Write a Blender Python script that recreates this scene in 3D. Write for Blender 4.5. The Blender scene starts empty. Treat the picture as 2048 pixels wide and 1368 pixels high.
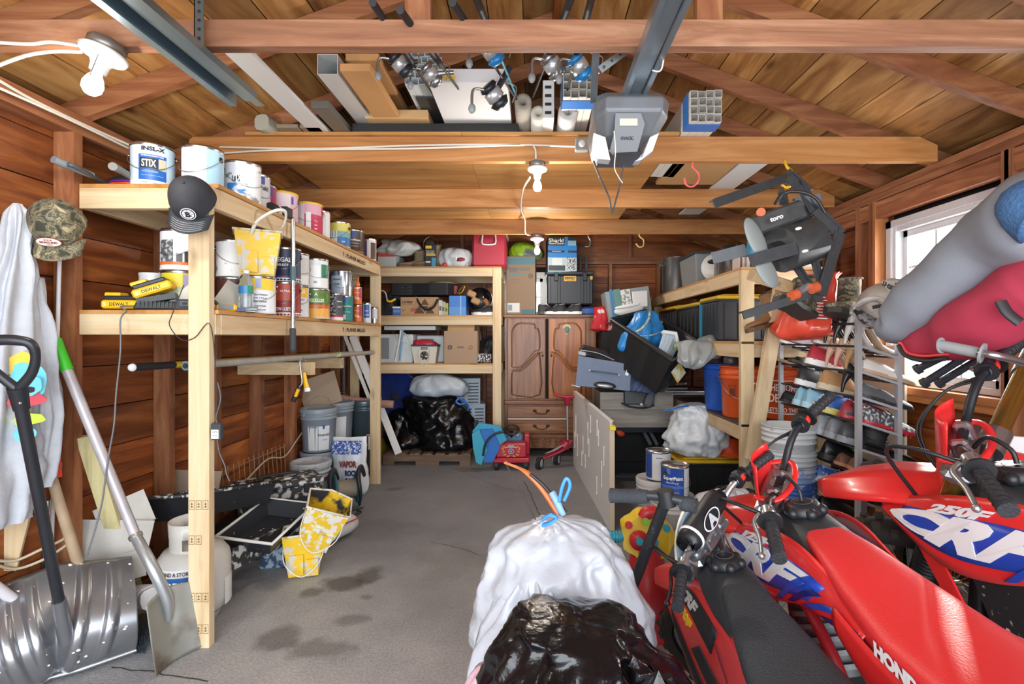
import bpy,bmesh,math,random
from mathutils import Vector as V,Matrix,noise,Euler
sc=bpy.context.scene
COL=sc.collection
PI=math.pi
def R(d):return math.radians(d)
# camera, sky, light, exposure
F,CX,CY,H=990.0,1065.0,675.0,1.37
cam=bpy.data.cameras.new('camera');camo=bpy.data.objects.new('camera',cam);COL.objects.link(camo)
camo.location=(0,0,H);camo.rotation_euler=(R(90),0,0)
cam.sensor_width=36;cam.lens=F/2048*36
cam.shift_x=-(CX-1024)/2048;cam.shift_y=(CY-684)/2048
cam.clip_start=.02
sc.camera=camo
sc.view_settings.view_transform='Standard';sc.view_settings.look='None'
sc.view_settings.gamma=1;sc.view_settings.use_curve_mapping=False
sc.view_settings.exposure=0.75
w=bpy.data.worlds.new('sky');sc.world=w;w.use_nodes=True
wn=w.node_tree;wb=wn.nodes['Background']
wb.inputs[0].default_value=(.80,.90,1.0,1);wb.inputs[1].default_value=1.1
def light(name,kind,loc,rot,energy,color=(1,1,1),**k):
 l=bpy.data.lights.new(name,kind);l.energy=energy;l.color=color
 for a,b in k.items():setattr(l,a,b)
 o=bpy.data.objects.new(name,l);COL.objects.link(o);o.location=loc;o.rotation_euler=rot
 return o
light('door_daylight','AREA',(.1,-1.1,1.35),(R(90),0,0),132,(.93,.97,1),shape='RECTANGLE',size=4.2,size_y=2.5)
light('window_daylight','AREA',(2.75,2.9,1.7),(R(90),0,R(90)),45,(1,.98,.96),shape='RECTANGLE',size=.9,size_y=1.1)
light('back_window_daylight','AREA',(-.1,6.6,1.7),(R(-90),0,0),8,(1,.98,.95),shape='RECTANGLE',size=.6,size_y=.9)
light('low_sun','SUN',(4,6,3),V((-.57,-.78,-.26)).to_track_quat('-Z','Y').to_euler(),2.0,(1,.95,.86),angle=R(1.5))
# helpers
def P(px,py,Y):return V(((px-CX)*Y/F,Y,H-(py-CY)*Y/F))
def PX(px,X):
 return X*F/(px-CX)
def PZ(px,py,z):
 Y=(H-z)*F/(py-CY);return V(((px-CX)*Y/F,Y,z))
def PXp(px,py,X):
 Y=PX(px,X);return V((X,Y,H-(py-CY)*Y/F))
MATS={}
def nt(name):
 m=bpy.data.materials.new(name);m.use_nodes=True
 n=m.node_tree.nodes;return m,m.node_tree,n['Principled BSDF']
def s2l(c):
 if isinstance(c,str):
  c=[int(c[i:i+2],16)/255 for i in (0,2,4)]
 return tuple(((x/12.92)if x<=.04045 else ((x+.055)/1.055)**2.4)for x in c)
def M(col,rough=.5,metal=0,var=0,sc_=18,bump=0,bsc=None,trans=0,col2=None,thr=None,soft=.04,emit=0,coat=0,name=None,sheen=0,alpha=1,det=4):
 """procedural material: plain colour, optional noise variation, blotches of a second colour (thr), bump"""
 key=(col,rough,metal,var,sc_,bump,bsc,trans,col2,thr,emit,coat,alpha)
 if key in MATS:return MATS[key]
 m,t,b=nt(name or 'paint_'+str(col));L=t.links.new;N=t.nodes.new
 c=s2l(col);b.inputs['Base Color'].default_value=(*c,1)
 b.inputs['Roughness'].default_value=rough;b.inputs['Metallic'].default_value=metal
 if coat:b.inputs['Coat Weight'].default_value=coat;b.inputs['Coat Roughness'].default_value=.08
 if trans:b.inputs['Transmission Weight'].default_value=trans
 if alpha<1:b.inputs['Alpha'].default_value=alpha
 if emit:b.inputs['Emission Color'].default_value=(*c,1);b.inputs['Emission Strength'].default_value=emit
 if var or col2 or bump:
  tc=N('ShaderNodeTexCoord')
 if var or col2:
  nz=N('ShaderNodeTexNoise');nz.inputs['Scale'].default_value=sc_;nz.inputs['Detail'].default_value=det
  L(tc.outputs['Object'],nz.inputs['Vector'])
  r=N('ShaderNodeValToRGB')
  if col2:
   e=s2l(col2);th=.5 if thr is None else thr
   r.color_ramp.elements[0].position=max(0,th-soft);r.color_ramp.elements[0].color=(*c,1)
   r.color_ramp.elements[1].position=min(1,th+soft);r.color_ramp.elements[1].color=(*e,1)
  else:
   r.color_ramp.elements[0].position=.3;r.color_ramp.elements[0].color=(*[x*(1-var)for x in c],1)
   r.color_ramp.elements[1].position=.7;r.color_ramp.elements[1].color=(*[min(1,x*(1+var))for x in c],1)
  L(nz.outputs[0],r.inputs[0]);L(r.outputs[0],b.inputs['Base Color'])
 if bump:
  n2=N('ShaderNodeTexNoise');n2.inputs['Scale'].default_value=bsc or sc_*3;n2.inputs['Detail'].default_value=5
  L(tc.outputs['Object'],n2.inputs['Vector'])
  bp=N('ShaderNodeBump');bp.inputs['Strength'].default_value=bump;bp.inputs['Distance'].default_value=.01
  L(n2.outputs[0],bp.inputs['Height']);L(bp.outputs[0],b.inputs['Normal'])
 MATS[key]=m;return m
def wood(name,c0,c1,c2,axis='Y',cross=16,along=1.3,rough=.6,knots=.5,spread=.35,bump=.25):
 key=(name,axis)
 if key in MATS:return MATS[key]
 m,t,b=nt(name+'_'+axis.lower());L=t.links.new;N=t.nodes.new
 tc=N('ShaderNodeTexCoord');ge=N('ShaderNodeNewGeometry');oi=N('ShaderNodeObjectInfo')
 ad=N('ShaderNodeMath');L(ge.outputs['Random Per Island'],ad.inputs[0]);L(oi.outputs['Random'],ad.inputs[1])
 wn_=N('ShaderNodeTexWhiteNoise');wn_.noise_dimensions='1D';L(ad.outputs[0],wn_.inputs['W'])
 sc3=N('ShaderNodeVectorMath');sc3.operation='SCALE';sc3.inputs['Scale'].default_value=30
 L(wn_.outputs['Color'],sc3.inputs[0])
 mp=N('ShaderNodeMapping');s=[cross]*3;s['XYZ'.index(axis)]=along
 mp.inputs['Scale'].default_value=s;L(tc.outputs['Object'],mp.inputs['Vector'])
 va=N('ShaderNodeVectorMath');L(mp.outputs[0],va.inputs[0]);L(sc3.outputs[0],va.inputs[1])
 nz=N('ShaderNodeTexNoise');nz.inputs['Scale'].default_value=1;nz.inputs['Detail'].default_value=6
 nz.inputs['Distortion'].default_value=1.1;nz.inputs['Roughness'].default_value=.62
 L(va.outputs[0],nz.inputs['Vector'])
 r=N('ShaderNodeValToRGB');e=r.color_ramp.elements
 e[0].position=.28;e[0].color=(*s2l(c0),1);e[1].position=.72;e[1].color=(*s2l(c2),1)
 mid=e.new(.5);mid.color=(*s2l(c1),1)
 L(nz.outputs[0],r.inputs[0])
 s2=[6.0]*3;s2['XYZ'.index(axis)]=2.2
 m2=N('ShaderNodeMapping');m2.inputs['Scale'].default_value=s2;L(tc.outputs['Object'],m2.inputs['Vector'])
 v2=N('ShaderNodeVectorMath');L(m2.outputs[0],v2.inputs[0]);L(sc3.outputs[0],v2.inputs[1])
 vo=N('ShaderNodeTexVoronoi');vo.inputs['Scale'].default_value=1;L(v2.outputs[0],vo.inputs['Vector'])
 kr=N('ShaderNodeValToRGB');kr.color_ramp.elements[0].position=.05;kr.color_ramp.elements[0].color=(1,1,1,1)
 kr.color_ramp.elements[1].position=.16;kr.color_ramp.elements[1].color=(0,0,0,1);L(vo.outputs['Distance'],kr.inputs[0])
 km=N('ShaderNodeMath');km.operation='MULTIPLY';km.inputs[1].default_value=knots;L(kr.outputs[0],km.inputs[0])
 mx=N('ShaderNodeMix');mx.data_type='RGBA';L(km.outputs[0],mx.inputs[0]);L(r.outputs[0],mx.inputs[6])
 mx.inputs[7].default_value=(*[x*.45 for x in s2l(c0)],1)
 hs=N('ShaderNodeHueSaturation');mr=N('ShaderNodeMapRange');L(wn_.outputs['Value'],mr.inputs[0])
 mr.inputs[3].default_value=1-spread;mr.inputs[4].default_value=1+spread*.8
 L(mr.outputs[0],hs.inputs['Value']);L(mx.outputs[2],hs.inputs['Color'])
 L(hs.outputs[0],b.inputs['Base Color']);b.inputs['Roughness'].default_value=rough
 if bump:
  bp=N('ShaderNodeBump');bp.inputs['Strength'].default_value=bump;bp.inputs['Distance'].default_value=.004
  L(nz.outputs[0],bp.inputs['Height']);L(bp.outputs[0],b.inputs['Normal'])
 MATS[key]=m;return m
def camo(name,cols,scale=14,rough=.85):
 if name in MATS:return MATS[name]
 m,t,b=nt(name);L=t.links.new;N=t.nodes.new
 tc=N('ShaderNodeTexCoord');nz=N('ShaderNodeTexNoise');nz.inputs['Scale'].default_value=scale
 nz.inputs['Detail'].default_value=3;nz.inputs['Distortion'].default_value=.8;L(tc.outputs['Object'],nz.inputs['Vector'])
 r=N('ShaderNodeValToRGB');r.color_ramp.interpolation='CONSTANT';e=r.color_ramp.elements
 n=len(cols)
 e[0].position=0;e[0].color=(*s2l(cols[0]),1);e[1].position=.62;e[1].color=(*s2l(cols[-1]),1)
 for i in range(1,n-1):
  k=e.new(.36+.26*i/(n-1));k.color=(*s2l(cols[i]),1)
 L(nz.outputs[0],r.inputs[0]);L(r.outputs[0],b.inputs['Base Color']);b.inputs['Roughness'].default_value=rough
 MATS[name]=m;return m
_tc={}
def textgeo(s,bold=0,shear=0):
 k=(s,bold,shear)
 if k in _tc:return _tc[k]
 cu=bpy.data.curves.new('t','FONT');cu.body=s;cu.size=1;cu.offset=bold;cu.shear=shear;cu.resolution_u=3
 ob=bpy.data.objects.new('t',cu);me=ob.to_mesh()
 vs=[(v.co.x,v.co.y)for v in me.vertices];fs=[tuple(p.vertices)for p in me.polygons]
 ob.to_mesh_clear();bpy.data.objects.remove(ob);bpy.data.curves.remove(cu)
 if not vs:_tc[k]=([],[]);return _tc[k]
 x0=min(v[0]for v in vs);x1=max(v[0]for v in vs);y0=min(v[1]for v in vs);y1=max(v[1]for v in vs)
 W_=(x1-x0)or 1;h=(y1-y0)or 1
 vs=[((x-x0)/W_-.5,(y-y0)/h-.5)for x,y in vs]
 _tc[k]=(vs,fs,W_/h);return _tc[k]
def basis(d,up=None):
 d=V(d).normalized();up=V(up)if up is not None else (V((0,0,1))if abs(d.z)<.9 else V((0,1,0)))
 x=d.cross(up).normalized();y=x.cross(d).normalized();return x,y
def smooth_path(pts,n=5):
 pts=[V(p)for p in pts]
 if len(pts)<3:return pts
 out=[]
 for i in range(len(pts)-1):
  p0=pts[max(i-1,0)];p1=pts[i];p2=pts[i+1];p3=pts[min(i+2,len(pts)-1)]
  for k in range(n):
   t=k/n
   out.append(.5*((2*p1)+(p2-p0)*t+(2*p0-5*p1+4*p2-p3)*t*t+(3*p1-p0-3*p2+p3)*t**3))
 out.append(pts[-1]);return out
class MB:
 def __init__(s):s.v=[];s.f=[];s.m=[];s.sm=[];s.mats=[]
 def mi(s,m):
  if m not in s.mats:s.mats.append(m)
  return s.mats.index(m)
 def add(s,vs,fs,m,smooth=False):
  o=len(s.v);s.v+=[V(v)for v in vs];i=s.mi(m)
  for f in fs:s.f.append(tuple(k+o for k in f));s.m.append(i);s.sm.append(smooth)
  return s
 def box(s,c,d,m,rot=None,taper=1,bev=0):
  """centre, full size; taper scales the top (z+) face"""
  x,y,z=d[0]/2,d[1]/2,d[2]/2
  if isinstance(taper,(int,float)):taper=(taper,taper)
  mt=rot if isinstance(rot,Matrix)else (Euler([R(a)for a in rot]).to_matrix()if rot else Matrix.Identity(3))
  c=V(c)
  if bev and bev*2<min(d):
   b=bev;vs=[];
   for sz in (-1,1):
    tx,ty=(taper if sz>0 else (1,1))
    for lay in ((0,b),(1,0))if sz<0 else ((1,0),(0,b)):
     kz,ins=lay;zz=sz*(z-(b if kz else 0));X=x*tx-ins;Y_=y*ty-ins;bb=b if not ins else b*.35
     for (ax,ay)in ((-1,-1),(1,-1),(1,1),(-1,1)):
      q=[(ax*X,ay*(Y_-bb)),(ax*(X-bb),ay*Y_)]
      if ax*ay>0:q=q[::-1]if False else q
      if (ax,ay)in ((-1,-1),):q=[(-X,-(Y_-bb)),(-(X-bb),-Y_)]
      elif(ax,ay)==(1,-1):q=[(X-bb,-Y_),(X,-(Y_-bb))]
      elif(ax,ay)==(1,1):q=[(X,Y_-bb),(X-bb,Y_)]
      else:q=[(-(X-bb),Y_),(-X,Y_-bb)]
      for a_,b_ in q:vs.append(c+mt@V((a_,b_,zz)))
   fs=[tuple(range(7,-1,-1)),tuple(range(24,32))]
   for l in range(3):
    for i in range(8):
     j=(i+1)%8;fs.append((l*8+i,l*8+j,l*8+8+j,l*8+8+i))
   return s.add(vs,fs,m)
  tx,ty=taper
  vs=[(-x,-y,-z),(x,-y,-z),(x,y,-z),(-x,y,-z),(-x*tx,-y*ty,z),(x*tx,-y*ty,z),(x*tx,y*ty,z),(-x*tx,y*ty,z)]
  return s.add([c+mt@V(q)for q in vs],[(3,2,1,0),(4,5,6,7),(0,1,5,4),(1,2,6,5),(2,3,7,6),(3,0,4,7)],m)
 def bx(s,a,b,m,bev=0):
  """box from corner to corner"""
  a=V(a);b=V(b);d=b-a
  return s.box((a+b)/2,[abs(q)for q in d],m,bev=bev)
 def bar(s,p,q,w_,t,m,up=None,bev=0):
  """rectangular bar from p to q, w_ across, t along the up direction"""
  p=V(p);q=V(q);d=q-p;x,y=basis(d,up)
  mt=Matrix((x,y,-d.normalized())).transposed()if False else Matrix((x,y,x.cross(y))).transposed()
  return s.box((p+q)/2,(w_,t,d.length),m,rot=mt,bev=bev)
 def ring(s,c,x,y,rx,ry,n=16,pw=1,flat=0):
  out=[]
  for i in range(n):
   a=2*PI*i/n;ca,sa=math.cos(a),math.sin(a)
   if pw!=1:ca=math.copysign(abs(ca)**pw,ca);sa=math.copysign(abs(sa)**pw,sa)
   out.append(V(c)+V(x)*ca*rx+V(y)*sa*ry)
  return out
 def skin(s,rings,m,caps=(1,1),smooth=True,closed=True):
  n=len(rings[0]);vs=[v for r_ in rings for v in r_];fs=[]
  for l in range(len(rings)-1):
   for i in range(n if closed else n-1):
    j=(i+1)%n;fs.append((l*n+i,l*n+j,(l+1)*n+j,(l+1)*n+i))
  s.add(vs,fs,m,smooth)
  if caps[0]:s.add(rings[0],[tuple(range(n-1,-1,-1))],m)
  if caps[1]:s.add(rings[-1],[tuple(range(n))],m)
  return s
 def cyl(s,p,q,r,m,r2=None,n=16,caps=(1,1),smooth=True):
  p=V(p);q=V(q);x,y=basis(q-p);r2=r if r2 is None else r2
  x,y=y,x
  x,y=y,x
  ra=s.ring(p,x,y,r,r,n);rb=s.ring(q,x,y,r2,r2,n)
  return s.skin([ra[::-1],rb[::-1]]if (x.cross(y)).dot(q-p)<0 else [ra,rb],m,caps,smooth)
 def tube(s,pts,r,m,n=8,sm=5,caps=(1,1),ry=None,pw=1,up=None):
  """tube along smoothed points; r a number or list of radii per input point"""
  raw=[V(p)for p in pts];path=smooth_path(raw,sm)if sm>1 else raw
  rs=r if isinstance(r,(list,tuple))else [r]*len(raw)
  rr=[]
  for i in range(len(path)):
   t=i/max(1,len(path)-1)*(len(rs)-1);k=min(int(t),len(rs)-2)if len(rs)>1 else 0
   rr.append(rs[k]+(rs[min(k+1,len(rs)-1)]-rs[k])*(t-k))
  rings=[];x=None
  for i,p in enumerate(path):
   d=path[min(i+1,len(path)-1)]-path[max(i-1,0)]
   if d.length<1e-9:d=V((0,0,1))
   d.normalize()
   if x is None:x,y=basis(d,up)
   else:
    x=(x-d*x.dot(d))
    if x.length<1e-6:x,y=basis(d,up)
    x.normalize();y=x.cross(d).normalized()
   k=rr[i];rings.append(s.ring(p,y,x,k*(ry or 1),k,n,pw))
  return s.skin(rings,m,caps)
 def lathe(s,prof,m,c=(0,0,0),n=24,ax=None,a0=0,a1=360,caps=(0,0)):
  """profile [(r, z)...] turned about z (or the axis ax) at c"""
  c=V(c);full=abs(a1-a0)>=359.9
  if ax is None:X,Y_,Z=V((1,0,0)),V((0,1,0)),V((0,0,1))
  else:
   Z=V(ax).normalized();X,Y_=basis(Z);
   if X.cross(Y_).dot(Z)<0:X=-X
  k=n if full else n+1;rings=[]
  for r_,z in prof:
   rings.append([c+Z*z+(X*math.cos(R(a0)+R(a1-a0)*i/n)+Y_*math.sin(R(a0)+R(a1-a0)*i/n))*max(r_,1e-5)for i in range(k)])
  return s.skin(rings,m,caps,True,full)
 def prism(s,poly,vec,m,smooth=False):
  """polygon (3d points) extruded by vec"""
  poly=[V(p)for p in poly];vec=V(vec);n=len(poly)
  nn=V((0,0,0))
  for i in range(n):nn+=poly[i].cross(poly[(i+1)%n])
  if nn.dot(vec)>0:poly=poly[::-1]
  b=[p+vec for p in poly]
  s.add(poly+b,[tuple(range(n))]+[tuple(range(2*n-1,n-1,-1))],m)
  s.add(poly+b,[(i,i+n,(i+1)%n+n,(i+1)%n)for i in range(n)],m,smooth);return s
 def ball(s,c,r,m,n=14,rot=None,pw=1):
  if isinstance(r,(int,float)):r=(r,r,r)
  mt=Euler([R(a)for a in rot]).to_matrix()if rot else Matrix.Identity(3);c=V(c);rings=[]
  k=max(6,n//2+2)
  for j in range(k):
   ph=-PI/2+PI*j/(k-1);cz,sz=math.cos(ph),math.sin(ph)
   rings.append([c+mt@V((r[0]*cz*math.cos(2*PI*i/n),r[1]*cz*math.sin(2*PI*i/n),r[2]*sz))for i in range(n)])
  return s.skin(rings,m,(0,0))
 def text(s,t,o,right,up,h,m,w_=None,bold=.02,shear=0,lift=.0012):
  g=textgeo(t,bold,shear)
  if not g[0]:return s
  right=V(right).normalized();up=V(up).normalized();nrm=right.cross(up)
  W_=w_ or h*g[2]
  return s.add([V(o)+right*x*W_+up*y*h+nrm*lift for x,y in g[0]],g[1],m)
 def ctext(s,t,c,r,a,z,h,m,w_=None,bold=.02,shear=0,lift=.0028,slope=0):
  g=textgeo(t,bold,shear)
  if not g[0]:return s
  W_=w_ or h*g[2];c=V(c);rr=r+lift
  return s.add([c+V((math.sin(a+x*W_/r)*rr,-math.cos(a+x*W_/r)*rr,z+y*h+slope*x))for x,y in g[0]],g[1],m)
 def cband(s,c,r,z0,z1,a0,a1,m,lift=.0006,r1=None,ztop=None):
  """patch on a vertical cylinder (r bottom, r1 top), angles in radians from the camera side"""
  c=V(c);n=max(2,int(abs(a1-a0)/.2));r1=r if r1 is None else r1;A=[];B=[]
  for i in range(n+1):
   a=a0+(a1-a0)*i/n;d=V((math.sin(a),-math.cos(a),0));A.append(c+d*(r+lift)+V((0,0,z0)));B.append(c+d*(r1+lift)+V((0,0,z1 if ztop is None else ztop(i/n))))
  return s.add(A+B,[(i,i+1,n+2+i,n+1+i)for i in range(n)],m,True)
 def noise(s,amp,scale=3,seed=0,k0=0):
  for i in range(k0,len(s.v)):
   s.v[i]=s.v[i]+noise.noise_vector(s.v[i]*scale+V((seed,seed*2,0)))*amp
  return s
 def xf(s,mt,k0=0):
  for i in range(k0,len(s.v)):s.v[i]=mt@s.v[i]
  return s
 def mesh(s,name,off=None):
  me=bpy.data.meshes.new(name);vs=[tuple(v-off)for v in s.v]if off is not None else [tuple(v)for v in s.v]
  me.from_pydata(vs,[],s.f);
  for m in s.mats:me.materials.append(m)
  me.polygons.foreach_set('material_index',s.m);me.polygons.foreach_set('use_smooth',s.sm);me.update()
  return me
def link(name,mb,parent=None,off=None,label=None,bev=0,sub=0,solid=0):
 o=bpy.data.objects.new(name,mb.mesh(name,off));COL.objects.link(o)
 if parent:o.parent=parent
 if label:o['label']=label
 if solid:md=o.modifiers.new('thick','SOLIDIFY');md.thickness=solid;md.offset=-1
 if bev:md=o.modifiers.new('bevel','BEVEL');md.width=bev;md.segments=2;md.limit_method='ANGLE';md.harden_normals=False
 if sub:md=o.modifiers.new('sub','SUBSURF');md.levels=sub;md.render_levels=sub
 return o
def thing(name,label,cat,loc=(0,0,0),rot=(0,0,0),group=None):
 o=bpy.data.objects.new(name,None);COL.objects.link(o);o.empty_display_size=.05
 o.location=loc;o.rotation_euler=[R(a)for a in rot]if not isinstance(rot,Euler)else rot
 o['label']=label;o['category']=cat
 if group:o['group']=group
 return o
def wpart(name,mb,t,**k):
 return link(name,mb,t,off=V(t.location),**k)
def solo(name,label,cat,mb,loc=(0,0,0),rot=(0,0,0),group=None,world=False,**k):
 o=link(name,mb,None,off=V(loc)if world else None,**k);o.location=loc;o.rotation_euler=[R(a)for a in rot]
 o['label']=label;o['category']=cat
 if group:o['group']=group
 return o
def struct(name,mb,parent=None,**k):
 o=link(name,mb,parent,**k)
 if not parent:o['kind']='structure'
 return o
def acam(x,y):return math.atan2(-x,y)
PINE=lambda ax='X':wood('pine','BC9C74','D3BB95','DECBAA',ax,cross=12,along=.9,spread=.08,knots=.55)
OLDW=lambda ax='Y':wood('stained_board','4A230E','85461E','B36C34',ax,cross=9,along=1.1,spread=.34,rough=.5,knots=.7)
ROOF=lambda ax='Y':wood('roof_board','6A3F1C','9C6E3C','C29860',ax,cross=8,along=1.2,spread=.42,rough=.6,knots=.8)
STUD=lambda ax='Z':wood('stained_stud','66381F','8E5838','AE7C54',ax,cross=12,along=1.2,spread=.2,rough=.6)
JOIST=lambda ax='X':wood('amber_joist','965E2E','B47C46','C89662',ax,cross=10,along=1.0,spread=.1,rough=.55)
OLDJ=lambda ax='X':wood('old_tie_beam','6E4430','96684C','BC9274',ax,cross=12,along=1.0,spread=.12,rough=.6)
PLY=lambda ax='X':wood('plywood','A06A34','BE8A4E','CF9F66',ax,cross=7,along=.8,spread=.08,knots=.5)
# setting
XL,XR,YB=-2.13,2.40,6.25
SD=.092
PZT=2.37
rnd=random.Random(4)
def floor_mat():
 m,t,b=nt('worn_concrete');L=t.links.new;N=t.nodes.new
 tc=N('ShaderNodeTexCoord')
 def noise_(scale,det=5,rough=.6):
  n=N('ShaderNodeTexNoise');n.inputs['Scale'].default_value=scale;n.inputs['Detail'].default_value=det;n.inputs['Roughness'].default_value=rough
  L(tc.outputs['Object'],n.inputs['Vector']);return n
 n1=noise_(1.3);n2=noise_(90,3,.8)
 r=N('ShaderNodeValToRGB');e=r.color_ramp.elements
 e[0].position=.3;e[0].color=(*s2l('84858A'),1);e[1].position=.72;e[1].color=(*s2l('B2B0AE'),1);L(n1.outputs[0],r.inputs[0])
 mx=N('ShaderNodeMix');mx.data_type='RGBA';mx.blend_type='OVERLAY';mx.inputs[0].default_value=.75
 L(r.outputs[0],mx.inputs[6]);L(n2.outputs[0],mx.inputs[7])
 cur=mx.outputs[2]
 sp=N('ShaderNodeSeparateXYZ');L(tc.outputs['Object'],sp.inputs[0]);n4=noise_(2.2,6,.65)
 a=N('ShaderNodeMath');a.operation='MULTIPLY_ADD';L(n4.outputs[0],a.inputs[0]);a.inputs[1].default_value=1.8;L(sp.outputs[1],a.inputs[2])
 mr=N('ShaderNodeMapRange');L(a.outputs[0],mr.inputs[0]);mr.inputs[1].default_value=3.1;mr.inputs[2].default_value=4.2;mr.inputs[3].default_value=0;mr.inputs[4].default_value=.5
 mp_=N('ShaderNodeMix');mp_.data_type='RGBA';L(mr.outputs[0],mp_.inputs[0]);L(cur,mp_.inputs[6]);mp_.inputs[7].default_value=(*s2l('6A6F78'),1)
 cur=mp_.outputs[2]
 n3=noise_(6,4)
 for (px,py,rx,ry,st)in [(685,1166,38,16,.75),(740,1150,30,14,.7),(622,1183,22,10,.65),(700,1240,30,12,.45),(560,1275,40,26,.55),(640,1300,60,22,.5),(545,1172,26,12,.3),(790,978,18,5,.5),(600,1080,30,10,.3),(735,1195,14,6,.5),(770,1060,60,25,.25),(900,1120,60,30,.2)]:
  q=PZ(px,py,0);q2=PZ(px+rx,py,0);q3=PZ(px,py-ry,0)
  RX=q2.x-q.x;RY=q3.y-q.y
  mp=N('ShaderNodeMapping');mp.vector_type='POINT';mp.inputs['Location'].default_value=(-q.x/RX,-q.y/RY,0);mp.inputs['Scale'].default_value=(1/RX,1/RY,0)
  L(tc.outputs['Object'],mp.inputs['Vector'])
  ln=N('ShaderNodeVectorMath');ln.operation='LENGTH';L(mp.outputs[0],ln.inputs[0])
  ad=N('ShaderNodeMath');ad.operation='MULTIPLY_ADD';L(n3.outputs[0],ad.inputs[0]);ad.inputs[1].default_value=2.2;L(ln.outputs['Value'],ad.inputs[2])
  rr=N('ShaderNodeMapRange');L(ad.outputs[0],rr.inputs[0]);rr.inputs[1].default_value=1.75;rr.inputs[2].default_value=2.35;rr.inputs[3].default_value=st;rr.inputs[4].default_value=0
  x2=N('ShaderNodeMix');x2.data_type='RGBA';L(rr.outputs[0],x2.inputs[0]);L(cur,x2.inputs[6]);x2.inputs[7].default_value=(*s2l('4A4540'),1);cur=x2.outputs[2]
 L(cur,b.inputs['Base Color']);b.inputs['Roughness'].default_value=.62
 bp=N('ShaderNodeBump');bp.inputs['Strength'].default_value=.6;bp.inputs['Distance'].default_value=.006;L(n2.outputs[0],bp.inputs['Height']);L(bp.outputs[0],b.inputs['Normal'])
 return m
fm=floor_mat()
b=MB();b.bx((XL,-.9,-.1),(XR,YB,0),fm);flo=struct('floor',b)
b=MB();ck=M('3C3A39',.9)
for path,wd in ([[(1048,962),(1062,990),(1072,1015),(1085,1040),(1078,1060)],.007],[[(905,935),(985,968),(1050,985)],.004],[[(225,1335),(290,1342),(330,1350),(420,1362)],.006],[[(860,1085),(905,1092),(960,1110)],.003]):
 pts=[PZ(x,y,.0012)for x,y in path];pts=smooth_path(pts,6)
 for i,p in enumerate(pts):pts[i]=p+noise.noise_vector(p*20)*.012;pts[i].z=.0012
 for i in range(len(pts)-1):
  d=(pts[i+1]-pts[i]).normalized();n_=V((-d.y,d.x,0))*wd/2
  b.add([pts[i]-n_,pts[i]+n_,pts[i+1]+n_,pts[i+1]-n_],[(3,2,1,0)],ck)
link('crack',b,flo)
b=MB();b.bx((-12,-12,-.3),(14,-.9,-.03),M('B0AEAA',.9,var=.08,sc_=2));b.bx((XR+.25,-.9,-.3),(14,16,-.05),M('9FA08F',.9,var=.2,sc_=3))
b.bx((-12,-.9,-.3),(XL-.25,16,-.05),M('9FA08F',.9,var=.2,sc_=3));b.bx((XL-.25,YB+.2,-.3),(XR+.25,16,-.05),M('9FA08F',.9,var=.2,sc_=3))
struct('ground',b)
def boards(b,lo,hi,z0,z1,put,holes=(),w_=.205):
 z=z0
 while z<z1-.01:
  zt=min(z+w_,z1);segs=[(lo,hi)]
  for (h0,h1,hz0,hz1)in holes:
   if zt>hz0+.02 and z<hz1-.02:
    ns=[]
    for a,c in segs:
     if h1<=a or h0>=c:ns.append((a,c));continue
     if h0>a:ns.append((a,h0))
     if h1<c:ns.append((h1,c))
    segs=ns
  for a,c in segs:
   k=rnd.uniform(a+.5,c-.5)if c-a>2 else None
   for p,q in ([(a,k-.001),(k+.001,c)]if k else [(a,c)]):put(p,q,z+.0025,zt-.0025,rnd.uniform(0,.004))
  z=zt
ow=OLDW('Y');owx=OLDW('X');dk=M('1A0D07',.9)
b=MB();boards(b,-.9,YB,0.0,PZT,lambda p,q,z,t,e:b.bx((XL-.02-e,p,z),(XL-e,q,t),ow));b.bx((XL-.08,-.9,0),(XL-.026,YB+.1,2.5),dk)
wl=struct('wall_left',b)
WIN=(2.46,3.32,1.07,2.14)
b=MB();boards(b,-.9,YB,0.0,PZT,lambda p,q,z,t,e:b.bx((XR+e,p,z),(XR+.02+e,q,t),ow),[WIN])
for y0,y1,z0,z1 in ((-.9,WIN[0],0,2.5),(WIN[1],YB+.1,0,2.5),(WIN[0],WIN[1],0,WIN[2]),(WIN[0],WIN[1],WIN[3],2.5)):b.bx((XR+.026,y0,z0),(XR+.08,y1,z1),dk)
wr=struct('wall_right',b)
WB=(-.40,.20,1.15,2.19)
b=MB();boards(b,XL,XR,0.0,PZT,lambda p,q,z,t,e:b.bx((p,YB+e,z),(q,YB+.02+e,t),owx),[WB])
XM=(XL+XR)/2;PIT=.365;ZR=lambda x:PZT+.0+(XR-SD-XM-abs(x-XM))*PIT
z=PZT
while z<ZR(XM):
 hw=(XR-XM)-(z+.2-PZT-.2)/PIT+.3;hw=min(hw,XR-XM)
 if hw>.05:b.bx((XM-hw,YB,z+.002),(XM+hw,YB+.02,z+.203),owx)
 z+=.205
for x0,x1,z0,z1 in ((XL-.1,WB[0],0,3.6),(WB[1],XR+.1,0,3.6),(WB[0],WB[1],0,WB[2]),(WB[0],WB[1],WB[3],3.6)):b.bx((x0,YB+.026,z0),(x1,YB+.08,z1),dk)
wbk=struct('wall_back',b)
b=MB()
for x0,x1 in ((XL-.02,-1.95),(2.2,XR+.02)):b.bx((x0,-.95,0),(x1,-.88,2.55),ow)
b.bx((XL-.02,-.95,2.5),(XR+.02,-.88,3.6),owx)
struct('wall_front',b)
sz_=STUD('Z');sy_=STUD('Y');sx_=STUD('X')
def stud(wall,c0,c1,m):b=MB();b.bx(c0,c1,m);return link('stud',b,wall)
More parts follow.
